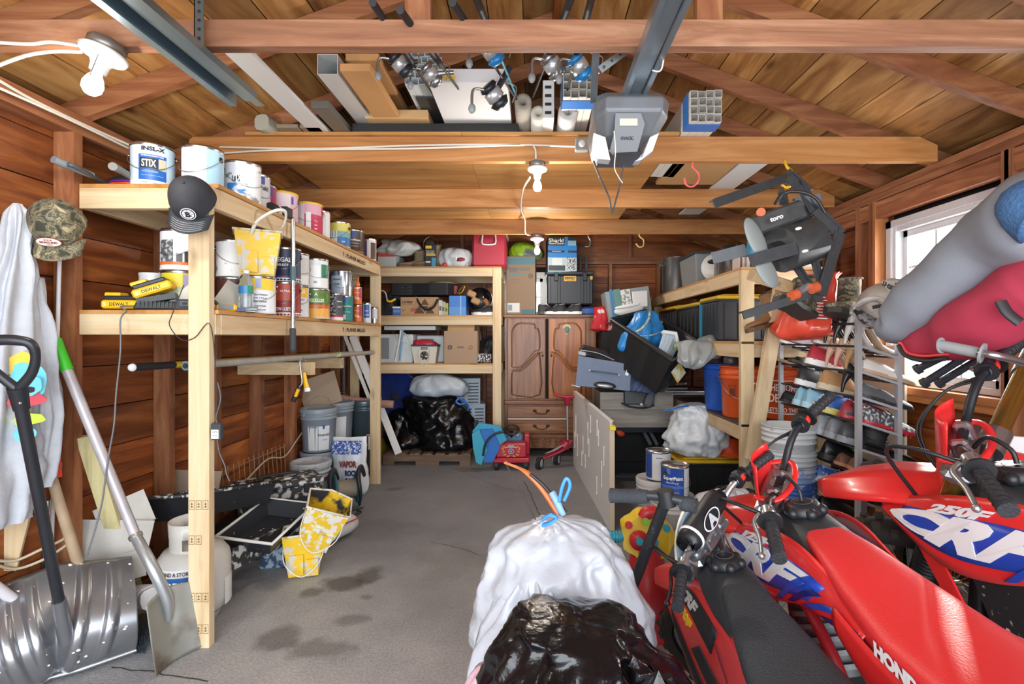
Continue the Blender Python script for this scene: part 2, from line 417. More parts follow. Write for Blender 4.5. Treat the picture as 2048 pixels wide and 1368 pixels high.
for y in (.95,1.58,2.20,2.78,3.2,3.72,4.24,4.72,5.2,5.7):stud(wl,(XL+.001,y,.04),(XL+SD,y+.042,PZT-.085),sz_)
b=MB();b.bx((XL+.001,-.9,PZT-.085),(XL+SD,YB,PZT-.042),sy_);b.bx((XL+.001,-.9,PZT-.04),(XL+SD,YB,PZT),sy_);link('top_plate',b,wl)
b=MB();b.bx((XL+.001,-.9,0),(XL+SD,YB,.04),sy_);link('sill_plate',b,wl)
for y in (.6,1.2,1.9,2.38,3.36,3.50,3.9,4.45,5.0,5.55):stud(wr,(XR-SD,y,.04),(XR-.001,y+.042,PZT-.085 if not (2.4<y<3.3)else WIN[2]-.09),sz_)
stud(wr,(XR-SD,2.40,.04),(XR-.001,2.44,PZT-.085),sz_)
stud(wr,(XR-SD,3.335,.04),(XR-.001,3.36,PZT-.085),wood('light_stud','9A5A30','B87540','CC8F58','Z'))
b=MB();b.bx((XR-SD,-.9,PZT-.085),(XR-.001,YB,PZT-.042),sy_);b.bx((XR-SD,-.9,PZT-.04),(XR-.001,YB,PZT),sy_);link('top_plate',b,wr)
b=MB();b.bx((XR-SD+.006,-.9,PZT-.2),(XR-.03,3.9,PZT-.09),sy_);link('header',b,wr)
b=MB();b.bx((XR-SD,2.44,WIN[2]-.09),(XR-.001,3.335,WIN[2]-.045),wood('light_stud','9A5A30','B87540','CC8F58','Y'));b.bx((XR-SD-.02,2.40,WIN[2]-.045),(XR-.001,3.38,WIN[2]-.005),wood('light_stud','9A5A30','B87540','CC8F58','Y'));link('sill_board',b,wr)
for x in (-1.75,-1.2,-.62,.32,.95,1.55,2.0):stud(wbk,(x,YB-SD,.04),(x+.042,YB-.001,PZT-.085),sz_)
b=MB();b.bx((XL+SD,YB-SD,PZT-.085),(XR-SD,YB-.001,PZT-.042),sx_);b.bx((XL+SD,YB-SD,PZT-.04),(XR-SD,YB-.001,PZT),sx_);link('top_plate',b,wbk)
b=MB();b.bx((.36,YB-SD,1.58),(1.55,YB-.001,1.62),sx_);link('blocking',b,wbk)
for x in (-.9,.13,1.2):stud(wbk,(x,YB-.05,PZT),(x+.04,YB-.001,ZR(x)-.1),sz_)
rf=ROOF('Y');b=MB()
RT=lambda x:ZR(x)+.10
for s_ in (-1,1):
 L_=math.hypot(1,PIT);n=V((s_*PIT/L_,0,1/L_));d=V((s_/L_,0,-PIT/L_));u=0;tot=(XR-XM+.25)*L_
 while u<tot:
  wd=.20;a=V((XM,0,RT(XM)))+d*(u+.003);c=V((XM,0,RT(XM)))+d*(u+wd-.003)
  k=rnd.uniform(.5,5)
  for y0,y1 in ((-1.0,k-.001),(k+.001,YB+.1)):
   q=[V((a.x,y0,a.z)),V((c.x,y0,c.z)),V((c.x,y0,c.z))+n*.02,V((a.x,y0,a.z))+n*.02]
   b.prism(q,(0,y1-y0,0),rf)
  u+=wd
 a=V((XM,0,RT(XM)))+n*.024;c=a+d*tot
 b.prism([V((a.x,-1,a.z)),V((c.x,-1,c.z)),V((c.x,-1,c.z+.03)),V((a.x,-1,a.z+.03))],(0,YB+1.2,0),dk)
ceil=struct('ceiling',b)
rm=STUD('X')
for y in (.1,.65,1.2,1.745,2.25,2.86,3.3,3.85,4.32,4.83,5.3,5.8):
 for s_ in (-1,1):
  b=MB();x0=XM+s_*.02;x1=XM+s_*(XR-XM+.03)
  q=[V((x0,y,ZR(x0))),V((x1,y,ZR(x1))),V((x1,y,RT(x1)-.003)),V((x0,y,RT(x0)-.003))]
  b.prism(q,(0,.04,0),rm);link('rafter',b,ceil)
b=MB();b.bx((XM-.019,-.9,ZR(XM)-.03),(XM+.019,YB,ZR(XM)+.12),OLDW('Y'));link('ridge_board',b,ceil)
def tie(y,h,m,x0=XL+.02,x1=XR-.02):
 b=MB();zz=lambda x:min(PZT+h,RT(x)-.01)
 xs=[x0,XM-(XR-SD-XM)+.0,XM+(XR-SD-XM),x1]
 xs=[x0];
 cl=(XR-SD-XM)-(h-.29)/PIT
 q=[V((x0,y,PZT)),V((x1,y,PZT)),V((x1,y,zz(x1)))]
 xc=XM+min(x1-XM,max(.3,(XR-SD-XM)+(.10-h)/PIT))
 xd=XM-(xc-XM)
 q+=[V((min(xc,x1),y,PZT+h)),V((max(xd,x0),y,PZT+h)),V((x0,y,zz(x0)))]
 b.prism(q,(0,.04,0),m);link('tie_beam',b,ceil)
tie(1.70,.092,OLDJ('X'));tie(2.81,.14,JOIST('X'),-1.95,2.30);tie(3.80,.14,JOIST('X'),-1.95,2.32);tie(4.78,.14,JOIST('X'),-1.95,2.32)
for y in (1.745,2.25):
 for px in ((835,1420)if y<2 else ()):
  b=MB();x=(px-CX)*y/F;b.bx((x-.045,y,PZT+.09),(x+.045,y+.04,RT(x)-.02),STUD('Z'));link('hanger_board',b,ceil)
b=MB();b.bx((.75,YB-.3,PZT),(.79,YB-.1,PZT+.5),STUD('Z'));
b=MB();b.bx((-1.62,2.79,PZT+.142),(-.4,4.95,PZT+.16),PLY('X'));b.bx((-.398,2.79,PZT+.142),(.83,4.95,PZT+.16),PLY('X'))
LOFT=solo('loft_deck','plywood loft deck laid across the amber tie beams','loft deck',b,(-.4,2.8,PZT+.142),world=True)
LZ=PZT+.16
wm=M('C6CACE',.35);gl=M('FFFFFF',.02,trans=1,name='window_glass',alpha=.12)
def window(name,org,ax,wid,z0,z1,rows,cols,dep):
 """org: inner corner at low end; ax: unit along the wall; dep: outward unit"""
 ax=V(ax);dep=V(dep);o=V(org)
 def fr(b,u0,u1,za,zb,d0,d1,m):
  p=o+ax*u0+dep*d0+V((0,0,za));q=o+ax*u1+dep*d1+V((0,0,zb));b.bx(p,q,m)
 b=MB();fr(b,0,wid,z0,z0+.035,0,.1,wm);fr(b,0,wid,z1-.045,z1,0,.1,wm);fr(b,0,.045,z0,z1,0,.1,wm);fr(b,wid-.045,wid,z0,z1,0,.1,wm)
 fr(b,.045,wid-.045,z1-.075,z1-.045,.02,.1,wm);fr(b,.045,.07,z0,z1,.015,.1,wm);fr(b,wid-.07,wid-.045,z0,z1,.015,.1,wm)
 w0=link(name,b);w0['kind']='structure'
 zm=(z0+z1)/2
 for za,zb,d0 in ((z0+.035,zm+.02,.03),(zm-.02,z1-.075,.065)):
  b=MB();u0,u1=.07,wid-.07
  fr(b,u0,u1,za,za+.04,d0,d0+.03,wm);fr(b,u0,u1,zb-.04,zb,d0,d0+.03,wm);fr(b,u0,u0+.035,za,zb,d0,d0+.03,wm);fr(b,u1-.035,u1,za,zb,d0,d0+.03,wm)
  for c in range(1,cols):u=u0+.035+(u1-u0-.07)*c/cols;fr(b,u-.007,u+.007,za,zb,d0+.01,d0+.022,wm)
  for r_ in range(1,rows):zz=za+(zb-za)*r_/rows;fr(b,u0,u1,zz-.007,zz+.007,d0+.01,d0+.022,wm)
  sa=link('window_sash',b,w0)
  b=MB();fr(b,u0+.03,u1-.03,za+.03,zb-.03,d0+.015,d0+.018,gl);link('pane',b,sa)
window('window_1',(XR-.03,WIN[0],0),(0,1,0),WIN[1]-WIN[0],WIN[2],WIN[3],2,3,(1,0,0))
window('window_2',(WB[0],YB-.03,0),(1,0,0),WB[1]-WB[0],WB[2],WB[3],2,3,(0,1,0))
# left shelf and what stands on it
def lum(a,c):
 d=[abs(q-p)for p,q in zip(a,c)];ax='XYZ'[d.index(max(d))]
 b=MB();b.bx(a,c,PINE(ax),bev=.002);return b
def stamps(b,o,right,up,n,wd,h,m):
 right=V(right);up=V(up);o=V(o);nn=right.cross(up)*.0008
 for i in range(n):
  for a,c,e,f in ((0,0,.82,.06),(0,.94,.82,1),(0,0,.06,1),(.76,0,.82,1),(.2,.25,.6,.35),(.2,.55,.6,.65),(.36,.2,.44,.8)):
   x0,x1=(i+a)*wd,(i+e)*wd;y0,y1=c*h,f*h
   b.add([o+nn+right*x0+up*y0,o+nn+right*x1+up*y0,o+nn+right*x1+up*y1,o+nn+right*x0+up*y1],[(0,1,2,3)],m)
def can(label,x,y,z,body,bands=(),texts=(),r=.087,h=.2,bail=None,top='metal',rim=None,cat='paint can',name='paint_can',group=None,da=0,ears=True,lidm=None,neck=None):
 """a lidded can; bands (z0,z1,a0,a1,mat) as fractions/degrees from the side facing the door; texts (s,a,z,h,w,mat)"""
 A=acam(x,y)+R(da);t=thing(name,label,cat,(x,y,z),group=group)
 st=M('C9CCCF',.25,1);rimm=rim or st
 b=MB();b.lathe([(0,.001),(r*.97,.001),(r,.004),(r,.012),(r*.985,.016),(r*.985,h-.016),(r,h-.012)],body,n=28)
 for i,(z0,z1,a0,a1,m)in enumerate(bands):b.cband((0,0,0),r*.985,z0*h,z1*h,A+R(a0),A+R(a1),m,.0006+.0004*i)
 for q in texts:
  s_,a,zz,hh,ww,m=q[:6];b.ctext(s_,(0,0,0),r*.985,A+R(a),zz*h,hh,m,ww,bold=(q[6]if len(q)>6 else .02))
 link('can_body',b,t)
 b=MB();
 b.lathe([(r,h-.014),(r*1.025,h-.008),(r*1.02,h),(r*.95,h),(r*.94,h-.008),(r*.84,h-.008),(r*.82,h-.003),(r*.0,h-.003)],rimm if top=='metal' else top,n=28);link('lid',b,t)
 if bail is not None:
  for s_ in (-1,1):
   e=MB();a=A+R(bail)+s_*PI/2;d=V((math.sin(a),-math.cos(a),0));p=V((0,0,h*.76))+d*r*.98
   e.cyl(p,p+d*.004,.013,M('202224',.5),n=12);e.cyl(p,p+d*.009,.005,st,n=8)
   link('ear',e,t)
  e=MB();pts=[]
  for i in range(9):
   a=A+R(bail)-PI/2+PI*i/8;k=math.sin(PI*i/8)
   pts.append(V((math.sin(a)*(r+.008),-math.cos(a)*(r+.008),h*(.76-.42*k))))
  e.tube(pts,.0016,M('B8BCC0',.3,1),n=5,sm=2);link('handle',e,t)
 return t
ls=thing('storage_shelf','tall pine shelf of two levels along the left wall, loaded with paint cans','shelf',(-1.73,3.4,0))
X0,X1,Y0,Y1,ZT,ZM=-2.034,-1.42,2.22,4.62,2.06,1.494
for zt in (ZT,ZM):
 b=MB();b.bx((X0,Y0+.002,zt-.018),(X1+.01,Y1,zt),PLY('Y'));wpart('shelf_board',b,ls)
 for a,c in (((X0,Y0,zt-.111),(X1-.002,Y0+.038,zt-.0185)),((X1-.038,Y0+.039,zt-.111),(X1,Y1-.04,zt-.0185)),((X0,Y0+.039,zt-.111),(X0+.038,Y1-.04,zt-.0185)),((X0,Y1-.038,zt-.111),(X1,Y1,zt-.0185))):
  wpart('rail',lum(a,c),ls)
stm=M('8A6E4A',.8)
b=lum((-1.517,Y0-.04,0),(-1.425,Y0-.001,2.045))
for py,n in ((1010,3),(1080,2),(1195,3),(1258,3)):
 z=H-(py-CY)*2.18/F;stamps(b,(-1.512,Y0-.0402,z-.02),(1,0,0),(0,0,1),n,.03,.04,stm)
wpart('post',b,ls)
b=lum((-1.517,Y1+.001,0),(-1.425,Y1+.04,ZT-.112));wpart('post',b,ls)
dkk=M('3A2C1C',.8)
for zt in (ZT,ZM):b=MB();b.text('7 : PLANER MILLED',(X1+.0008,3.95,zt-.065),(0,1,0),(0,0,1),.03,dkk,.5);wpart('lumber_stamp',b,ls)
W_=M('E9EAEC',.4);BL=M('1F5FB0',.4);LB=M('9CC8E2',.4);DK=M('26282C',.45);GY=M('B9BCC0',.45);RED=M('C3223C',.4);YE=M('E9BE2A',.45);LY=M('EDE3B0',.45);TXD=M('2A2E38',.5);TXW=M('F4F4F4',.5);TXB=M('27509E',.5);ORG=M('E06A25',.45);TEAL=M('1E7E78',.45);NAVY=M('1E2A4A',.45);BRN=M('5A3A2C',.5);PNK=M('D9A7B4',.45);GRN=M('4E7B2C',.45);LG=M('D8DADC',.45);PURP=M('5B2F6A',.45);SILV=M('B9C4CE',.22,.9);TAN=M('C9BFA8',.6)
PAINTY=M('E8E9EA',.55,col2='8E8F90',thr=.66,sc_=24)
z=ZT+.001
can('light blue primer gallon can with bold black name box at the shelf corner',-1.785,2.33,z,M('CFE1EE',.35),[(.14,.72,-38,34,BL),(.40,.64,-34,12,DK),(.38,.64,13,33,M('C9BFA0',.5)),(.0,.13,-70,70,W_)],[('INSL-X',0,.85,.020,.088,TXD,.05),('WATERBORNE BONDING PRIMER',-2,.685,.006,.085,TXW),('STIX',-11,.52,.034,.054,TXW,.02),('PREMIUM PRIMER',-8,.33,.007,.06,LB),('bonds to glossy surfaces',-2,.24,.006,.08,LB),('WHITE',-20,.075,.006,.02,TXD),('SXA-110',10,.06,.009,.035,TXD)],bail=-14)
can('pale blue gallon can turned to its white instruction side, second on the top shelf',-1.57,2.36,z,M('A9CFE4',.35),[(.02,.98,-75,8,M('E4E9EE',.45))],[('directions for use and clean up',-30,.8,.006,.06,GY),('surface preparation',-30,.7,.006,.06,GY),('application of coating',-30,.6,.006,.06,GY),('allow to dry before use',-30,.5,.006,.06,GY),('cautions and warnings',-30,.4,.006,.06,GY),('keep from freezing',-30,.3,.006,.06,GY)],bail=-35)
can('white gallon can with torn blue label and grey scuffs, third on the top shelf',-1.50,2.56,z,M('E6E8EA',.5,col2='8D8B88',thr=.64,sc_=16),[(.16,.42,-50,15,M('3C86C8',.4,col2='E6E8EA',thr=.55,sc_=30)),(.45,.62,-40,-8,M('33383E',.5,col2='E6E8EA',thr=.5,sc_=40))],[('STIX',-20,.55,.03,.06,W_),('SXA-110',0,.1,.009,.035,TXD)],bail=20)
can('light grey gallon can with thin black lettering between torn can and crimson can',-1.545,2.735,z,M('C8C8CA',.4),[(.72,.95,28,42,M('3850A8',.4))],[('Emerald',22,.62,.024,.1,TXD)],bail=30)
can('crimson gallon can partly hidden behind the thin-lettered grey can',-1.60,2.905,z,M('A81C48',.4),[(.6,.9,30,50,M('3850A8',.4))],[('Super',38,.45,.028,.07,ORG)])
can('pale pink gallon can with yellow rim and thin wire bail',-1.55,3.075,z,M('DDB9C4',.4,var=.1),[(.62,.85,32,42,M('4A52A8',.4)),(.5,.98,-70,28,M('E6D9E0',.45))],(),bail=-10,rim=M('E3B93C',.4))
can('magenta and white gallon can with yellow rim and barcode panel',-1.50,3.32,z,M('C43B5C',.4),[(.6,1,-60,60,M('D9A8BA',.4)),(.02,.98,-70,-18,M('E4E4E8',.4)),(.08,.66,-12,8,W_)],[('|||||||',-2,.13,.014,.02,TXD),('RED',30,.38,.01,.02,TXW),('INT',30,.25,.01,.02,TXW),('EXT',30,.13,.01,.02,TXW)],bail=4,rim=M('E3B93C',.4))
can('plain white gallon can between magenta can and yellow-blue can',-1.52,3.51,z,W_,[(.05,.85,-30,40,M('D9DCDE',.5))],[('latex',20,.9,.008,.03,TXD)],r=.08)
can('yellow over blue gallon can with barcode panel on the top shelf',-1.51,3.86,z,M('D8CE62',.4),[(0,.5,-90,90,M('2B72B4',.4)),(.4,.62,-90,90,M('7FA8B0',.4)),(.02,.62,-40,-8,W_)],[('|||||',-24,.15,.014,.02,TXD),('UNIV',22,.22,.012,.03,TXW)],bail=-30)
can('dark brown wood stain gallon can near the far end of the top shelf',-1.50,4.14,z,M('4A3A32',.4),[(.66,.95,-6,12,M('3B56A6',.4)),(.0,.1,-80,80,M('9A8466',.5))],[('WoodScapes',6,.55,.022,.1,TXW),('exterior acrylic stain',6,.42,.007,.08,TXW),('semi-transparent',6,.3,.007,.07,TXW)])
can('narrow dark red can squeezed beside the brown stain can',-1.53,4.33,z,M('8E2430',.4),(),[('STAIN',20,.4,.012,.04,TXW)],r=.055,h=.2)
can('small brown and white can, last on the top shelf',-1.47,4.48,z,M('E2DFDC',.4),[(0,.8,5,60,M('5A4034',.5)),(0,.9,-60,-30,M('6A5F8A',.5))],(),r=.055,h=.2)
z2=ZM+.001;G=.2015
can('yellow and teal gallon can under the grey skyline-pattern can',-1.745,2.46,z2,M('A9B48C',.4),[(.6,1,-60,60,M('D8C52C',.4)),(0,.25,-60,60,M('4C8896',.4)),(.55,.9,4,26,M('9A94B8',.5))],[('L',-16,.3,.02,.01,TXW),('exterior paint',-12,.2,.008,.05,TXW)])
c=can('white gallon can with grey skyline picture and orange stripe, stacked behind the post',-1.745,2.46,z2+G,W_,[(.17,.72,-70,-22,M('54585C',.5,col2='B5B8BA',thr=.56,sc_=60)),(.17,.40,-14,3,M('44484C',.5)),(.17,.45,8,18,M('34383C',.5)),(.12,.19,-75,60,ORG)],(),bail=-30)
can('white screw-lid tub of green putty beside the drill batteries',-1.935,2.52,z2,M('E2E5E6',.35,trans=.1),[(.05,.42,-40,50,M('3E5A48',.5)),(.45,.62,-40,50,W_)],[('GREEN',5,.33,.014,.05,TXW),('WOOD FILLER',5,.18,.012,.06,TXW)],r=.056,h=.2,top=M('DCE0E2',.4),cat='tub',name='plastic_tub')
can('maroon gallon can with large white letters under the dusty white can',-1.64,2.72,z2,M('5C3430',.4),(),[('Dura',2,.4,.032,.09,W_)])
can('dusty white unlabelled gallon can on the maroon can',-1.64,2.72,z2+G,PAINTY,bail=10)
can('yellow and white gallon can under the paint-smeared yellow pail',-1.475,2.66,z2,M('DCE0E3',.4),[(.62,1,-50,60,M('EDC23A',.4)),(.66,.92,-8,10,M('9AA4C8',.5))],[('Pro Classic Waterborne',4,.5,.010,.075,TXD),('Apres a lire et',4,.41,.009,.07,TXD),('Garantie Waterbased',4,.32,.009,.07,TXD),('ACRYLIC ENAMEL',8,.2,.008,.05,TXD),('INTERIOR LATEX',8,.1,.007,.05,TXD)],bail=0)
can('rust red gallon can with white serif lettering on the middle shelf',-1.47,2.94,z2,M('8E2A28',.4),[(.45,.92,-48,20,M('B4472E',.4)),(0,.1,-80,80,W_)],[('LOW LUSTRE',-4,.2,.020,.1,TXW),('ULTRA',0,.72,.012,.05,TXW)],bail=-20)
can('navy gallon can with purple base stripe stacked on the rust red can',-1.47,2.94,z2+G,NAVY,[(.1,.16,-80,80,PURP),(0,.1,-80,80,LG)],[('REGAL',-8,.62,.026,.09,TXW),('SELECT',-8,.47,.012,.06,TXW)],bail=-10)
can('yellow and grey gallon can with white capital letters beside the hanging roller pole',-1.50,3.115,z2,M('D2D5DA',.4),[(.62,1,-60,60,M('E7B22E',.4)),(.68,.92,-4,12,M('3A4A9A',.4))],[('PRO',28,.8,.022,.05,TXW),('Classic Waterborne',20,.55,.009,.06,TXD),('Alkyd interior',20,.42,.008,.05,TXD),('ENAMEL',20,.22,.009,.04,TXD)],bail=0)
can('white gallon can with grey oval print stacked behind the hanging roller pole',-1.50,3.115,z2+G,M('DDDDDD',.45),[(.3,.85,-4,20,M('A9A9A9',.5)),(.3,.85,30,70,M('C6C6C6',.5))],(),bail=30)
can('green and orange stain gallon can with orange drips over its base',-1.46,3.34,z2,M('DDA246',.4),[(.34,1,-80,80,M('557C2E',.4,var=.3)),(.34,.48,-80,80,M('C8662C',.4)),(0,.06,-80,80,M('C9C0A8',.5))],[('WOODLUXE',0,.6,.024,.10,TXW),('ultra flat exterior stain',0,.48,.008,.08,M('2E5A30',.5)),('A',0,.8,.02,.02,TXW)],bail=0)
can('white can with green side and long wire bail stacked on the green and orange can',-1.46,3.34,z2+G,M('DFE1E2',.4),[(.35,.8,24,70,M('2C7A5E',.4)),(.05,.75,-30,20,M('EEF0F0',.5))],[('|||||',-4,.2,.016,.02,TXD)],r=.078,bail=10)
can('pale blue can on another can, behind the silver can',-1.68,3.86,z2+G,M('8FB4D2',.4),(),bail=20)
can('dull grey can supporting the pale blue can',-1.68,3.86,z2,M('8A9098',.5))
can('shiny silver gallon can with pale lettering, raised on a grey can',-1.555,4.03,z2+G,SILV,[(.1,.8,-60,5,M('B4C4D4',.4))],[('Emerald',-24,.66,.015,.06,TXD),('Finish',-22,.48,.015,.04,TXD)],r=.088,h=.21,bail=0)
can('steel grey can under the shiny silver can',-1.575,4.03,z2,M('6F767E',.4))
can('slim charcoal can with white triangle pattern, red base stripe',-1.455,3.66,z2,M('4A4D52',.45),[(.12,.17,-80,80,M('C03A4A',.4)),(0,.12,-80,80,W_),(.2,.95,-60,-2,M('3C3F44',.5,col2='B9BCC0',thr=.56,sc_=70))],[('Advance',30,.7,.010,.04,TXW),('ALKYD',30,.5,.010,.03,TXW)],r=.052,h=.2)
can('slim teal can with white corner label beside the charcoal pattern can',-1.452,3.86,z2,TEAL,[(.02,.26,-50,-5,W_),(.74,.96,-24,2,M('2B62B0',.4))],[('AquaClear',6,.58,.014,.07,TXW),('polyurethane',6,.36,.008,.05,TXW)],r=.05,h=.2)
for k in (0,1):can(('orange spray can standing on the shelf under its twin','orange spray can with pointed nozzle balanced on its twin')[k],-1.444,4.09,z2+k*.147,M('DB6A2C',.4),[(.35,.95,15,60,M('A83A5A',.4))],[('Tex',-8,.35,.022,.035,TXW),('ORANGE PEEL',-8,.65,.007,.035,TXW)],r=.034,h=.145,name='spray_can',cat='spray can')
b=MB();b.lathe([(.016,0),(.02,.02),(.006,.05),(.003,.075)],ORG,(-1.444,4.09,z2+.2925),n=12);solo('spray_nozzle','orange cone nozzle on the topmost spray can','nozzle',b,(-1.444,4.09,z2+.2925),world=True)
can('white spray can with blue square label near the shelf end',-1.452,4.34,z2,M('D6DADF',.35),[(.25,.88,-40,35,M('2D62B2',.4))],[('clear',0,.6,.012,.03,TXW),('GLOSS',0,.4,.01,.03,TXW)],r=.036,h=.18,name='spray_can',cat='spray can')
can('slim bare steel can at the very end of the middle shelf',-1.437,4.50,z2,M('AEB2B4',.3,.8),[(.3,.9,-40,60,M('C8CACC',.4))],(),r=.03,h=.15,name='spray_can',cat='spray can')
b=MB();cm=M('D4E0E8',.15,trans=.5)
for k in range(16):b.lathe([(.034,0),(.045,.02),(.049,.022),(.046,.024)],cm,(-1.56,4.32,z2+.02+k*.021),n=16)
b.lathe([(0,0),(.033,0),(.036,.05)],cm,(-1.56,4.32,z2),n=16)
solo('cup_stack','nested stack of clear plastic cups behind the spray cans','cups',b,(-1.56,4.32,z2),world=True)['kind']='thing'
t=thing('water_bottle','clear plastic water bottle with blue and green label at shelf edge','bottle',(-1.447,2.5,z2))
b=MB();b.lathe([(0,.002),(.028,.002),(.033,.012),(.031,.03),(.033,.05),(.031,.07),(.033,.09),(.033,.135),(.026,.165),(.013,.19),(.0125,.2)],M('DCE8EE',.06,trans=.85),n=20);link('bottle_body',b,t)
b=MB();b.cband((0,0,0),.033,.095,.135,acam(-1.45,2.5)-1.4,acam(-1.45,2.5)+.2,M('3C86BE',.4));b.cband((0,0,0),.033,.095,.135,acam(-1.45,2.5)+.2,acam(-1.45,2.5)+1.3,M('2F8A6A',.4));link('label_sleeve',b,t)
b=MB();b.cyl((0,0,.198),(0,0,.213),.014,M('E8ECEE',.4));link('cap',b,t)
MESSY=M('E6BE26',.5,col2='C9C6BC',thr=.55,sc_=22);MESSY2=M('3A3C40',.5,col2='DAD8D0',thr=.52,sc_=20)
def cut_pail(label,loc,rot,s_=1,tilt=(0,0,0),strap=False,mats=(MESSY,MESSY2),group=None):
 t=thing('paint_pail',label,'pail',loc,rot,group)
 def ring(k,z,ins=0):w0,d0=(.075+.03*k-ins)*s_,(.06+.022*k-ins)*s_;return [V((-w0,-d0,z)),V((w0,-d0,z)),V((w0*1.05,d0,z)),(V((0,d0*1.45,z))if True else 0),V((-w0*1.05,d0,z))]
 b=MB();hh=.23*s_
 R1=[ring(0,0),ring(.1,.02*s_),ring(.9,hh*.85),ring(1,hh)];b.skin(R1,mats[0],(1,0),False)
 R2=[ring(1,hh,.004),ring(.9,hh*.85,.004),ring(.1,.02*s_,.004)];b.skin(R2,mats[1],(0,1),False)
 link('pail_body',b,t)
 b=MB();rr=ring(1,hh,-.003);rr.append(rr[0]);b.tube(rr,.006*s_,M('D9D7CC',.5,col2='C9A020',thr=.6,sc_=30),n=6,sm=1);link('rim',b,t)
 b=MB()
 b.box((-.035*s_,-.073*s_,.07*s_),(.07*s_,.02*s_,.11*s_),mats[0]);b.box((.045*s_,-.076*s_,.05*s_),(.06*s_,.02*s_,.09*s_),mats[0]);link('brush_pocket',b,t)
 b=MB();wm_=M('E0DED6',.5)
 if strap:b.tube([(-.03,-.09,.21),(0,-.14,.27),(.08,-.15,.33),(.13,-.1,.34),(.12,-.02,.28),(.06,.06,.23)],.010*s_,wm_,n=6,ry=.4)
 else:b.tube([(-.1*s_,-.02,.2*s_),(-.09*s_,-.11*s_,.1*s_),(0,-.14*s_,.03*s_),(.09*s_,-.11*s_,.1*s_),(.1*s_,-.02,.2*s_)],.003,wm_,n=6)
 link('handle',b,t);return t
cut_pail('yellow paint-smeared pail with white strap handle, on top of the shelf cans',(-1.475,2.66,z2+G),(0,0,28),1.02,strap=True)
t=thing('paint_roller','extension pole with black grip hanging from a roller frame on the shelf edge','paint roller',(-1.385,2.86,ZT))
x=-1.385
b=MB();b.cyl((x,2.86,2.05),(x,2.86,1.42),.0125,M('C6CACC',.25,1));b.cyl((x,2.86,1.78),(x,2.86,1.70),.0165,M('4A6870',.5));wpart('pole',b,t)
b=MB();b.lathe([(.013,.14),(.017,.13),(.017,.02),(.013,0),(0,0)],M('3C3F44',.7,bump=.3),(x,2.86,1.285),n=14);wpart('grip',b,t)
b=MB();b.box((-1.44,2.87,2.085),(.03,.22,.045),M('D4D5D3',.5),(0,0,6),bev=.004);b.box((-1.42,2.84,2.085),(.06,.07,.06),DK,bev=.006);b.cyl((-1.44,2.72,2.085),(-1.44,2.77,2.085),.03,DK)
b.text('roller',(-1.424,2.93,2.085),(0,1,0),(0,0,1),.012,TXD,.05);wpart('roller_head',b,t)
t=thing('paddle_racket','round black racket disc with orange edge and grey grip on the top shelf end','racket',(-1.9,2.4,ZT+.001))
b=MB();b.lathe([(0,0),(.12,0),(.135,.012),(.135,.05),(.12,.062),(0,.06)],M('2A2C30',.35),(-1.9,2.42,ZT+.001),n=28);wpart('disc',b,t)
b=MB();b.lathe([(.136,.02),(.138,.02),(.138,.028),(.136,.028)],M('D8502E',.4),(-1.9,2.42,ZT+.001),n=28);b.lathe([(.1365,.032),(.1375,.032),(.1375,.038),(.1365,.038)],M('7A2AA0',.4),(-1.9,2.42,ZT+.001),n=28);wpart('edge_band',b,t)
b=MB();b.tube([(-1.86,2.32,ZT+.05),(-1.84,2.22,ZT+.055),(-1.815,2.14,ZT+.05)],[.013,.016,.018],M('7D7E7B',.6),n=10);wpart('handle',b,t)
t=thing('long_handle_tool','grey rubber-gripped tool handle poking past the corner stud','tool',(-2.0,2.28,ZT+.001))
b=MB();b.tube([(-2.0,2.38,ZT+.02),(-1.93,2.10,ZT+.03),(-1.94,2.07,ZT+.032)],.010,M('4A4D50',.5),n=8);wpart('shaft',b,t)
b=MB();b.tube([(-1.955,2.20,ZT+.03),(-1.985,2.10,ZT+.045),(-1.995,2.06,ZT+.052)],[.014,.018,.016],M('7A8084',.6),n=10);wpart('grip',b,t)
YL=M('F0B81E',.45)
def battery(label,loc,rot,parent=None):
 t=thing('drill_battery',label,'battery',loc,rot);t.scale=(1.3,)*3
 b=MB();b.box((0,0,.02),(.12,.075,.03),YL,bev=.006);b.box((0,0,.042),(.10,.07,.016),DK,bev=.004);b.box((-.03,0,.055),(.05,.05,.014),YL,bev=.003);link('shell',b,t)
 b=MB();b.text('DEWALT',(0,-.0376,.02),(1,0,0),(0,0,1),.012,DK,.06,lift=.0005);b.text('5',(-.045,-.0376,.02),(1,0,0),(0,0,1),.014,W_,lift=.0008);link('brand_print',b,t);return t
battery('yellow drill battery lying flat at the left end of the middle shelf',(-1.98+.1,2.29,z2),(0,0,8))
battery('yellow and grey drill battery docked tilted on the charger',(-1.745,2.30,z2+.072),(0,-22,24))
t=thing('battery_charger','black ribbed battery charger with a grey cord over the shelf edge','charger',(-1.745,2.31,z2),(0,0,24))
b=MB();b.box((0,0,.022),(.17,.10,.042),M('2C2F34',.5),taper=(.9,.85),bev=.008);b.box((.0,0,.055),(.15,.085,.025),M('33363B',.5),(0,-12,0))
for i in range(9):b.box((-.06+i*.015,-.049,.025),(.006,.006,.03),M('15171A',.5))
link('charger_body',b,t)
b=MB();cg=M('6E7276',.5)
pts=[P(253,622,2.18),P(241,640,2.12),P(241,700,2.12),P(232,790,2.1),P(228,850,2.1),P(215,925,2.1),P(205,1000,2.05),P(190,1060,2.0),P(172,1118,1.98)]
b.tube([p-V((-1.745,2.31,z2))for p in [V((-1.8,2.27,z2+.02)),V((-1.83,2.2,z2+.012))]+pts],.0032,cg,n=6);c_=link('power_cord',b,t);c_.rotation_euler=(0,0,-R(24))
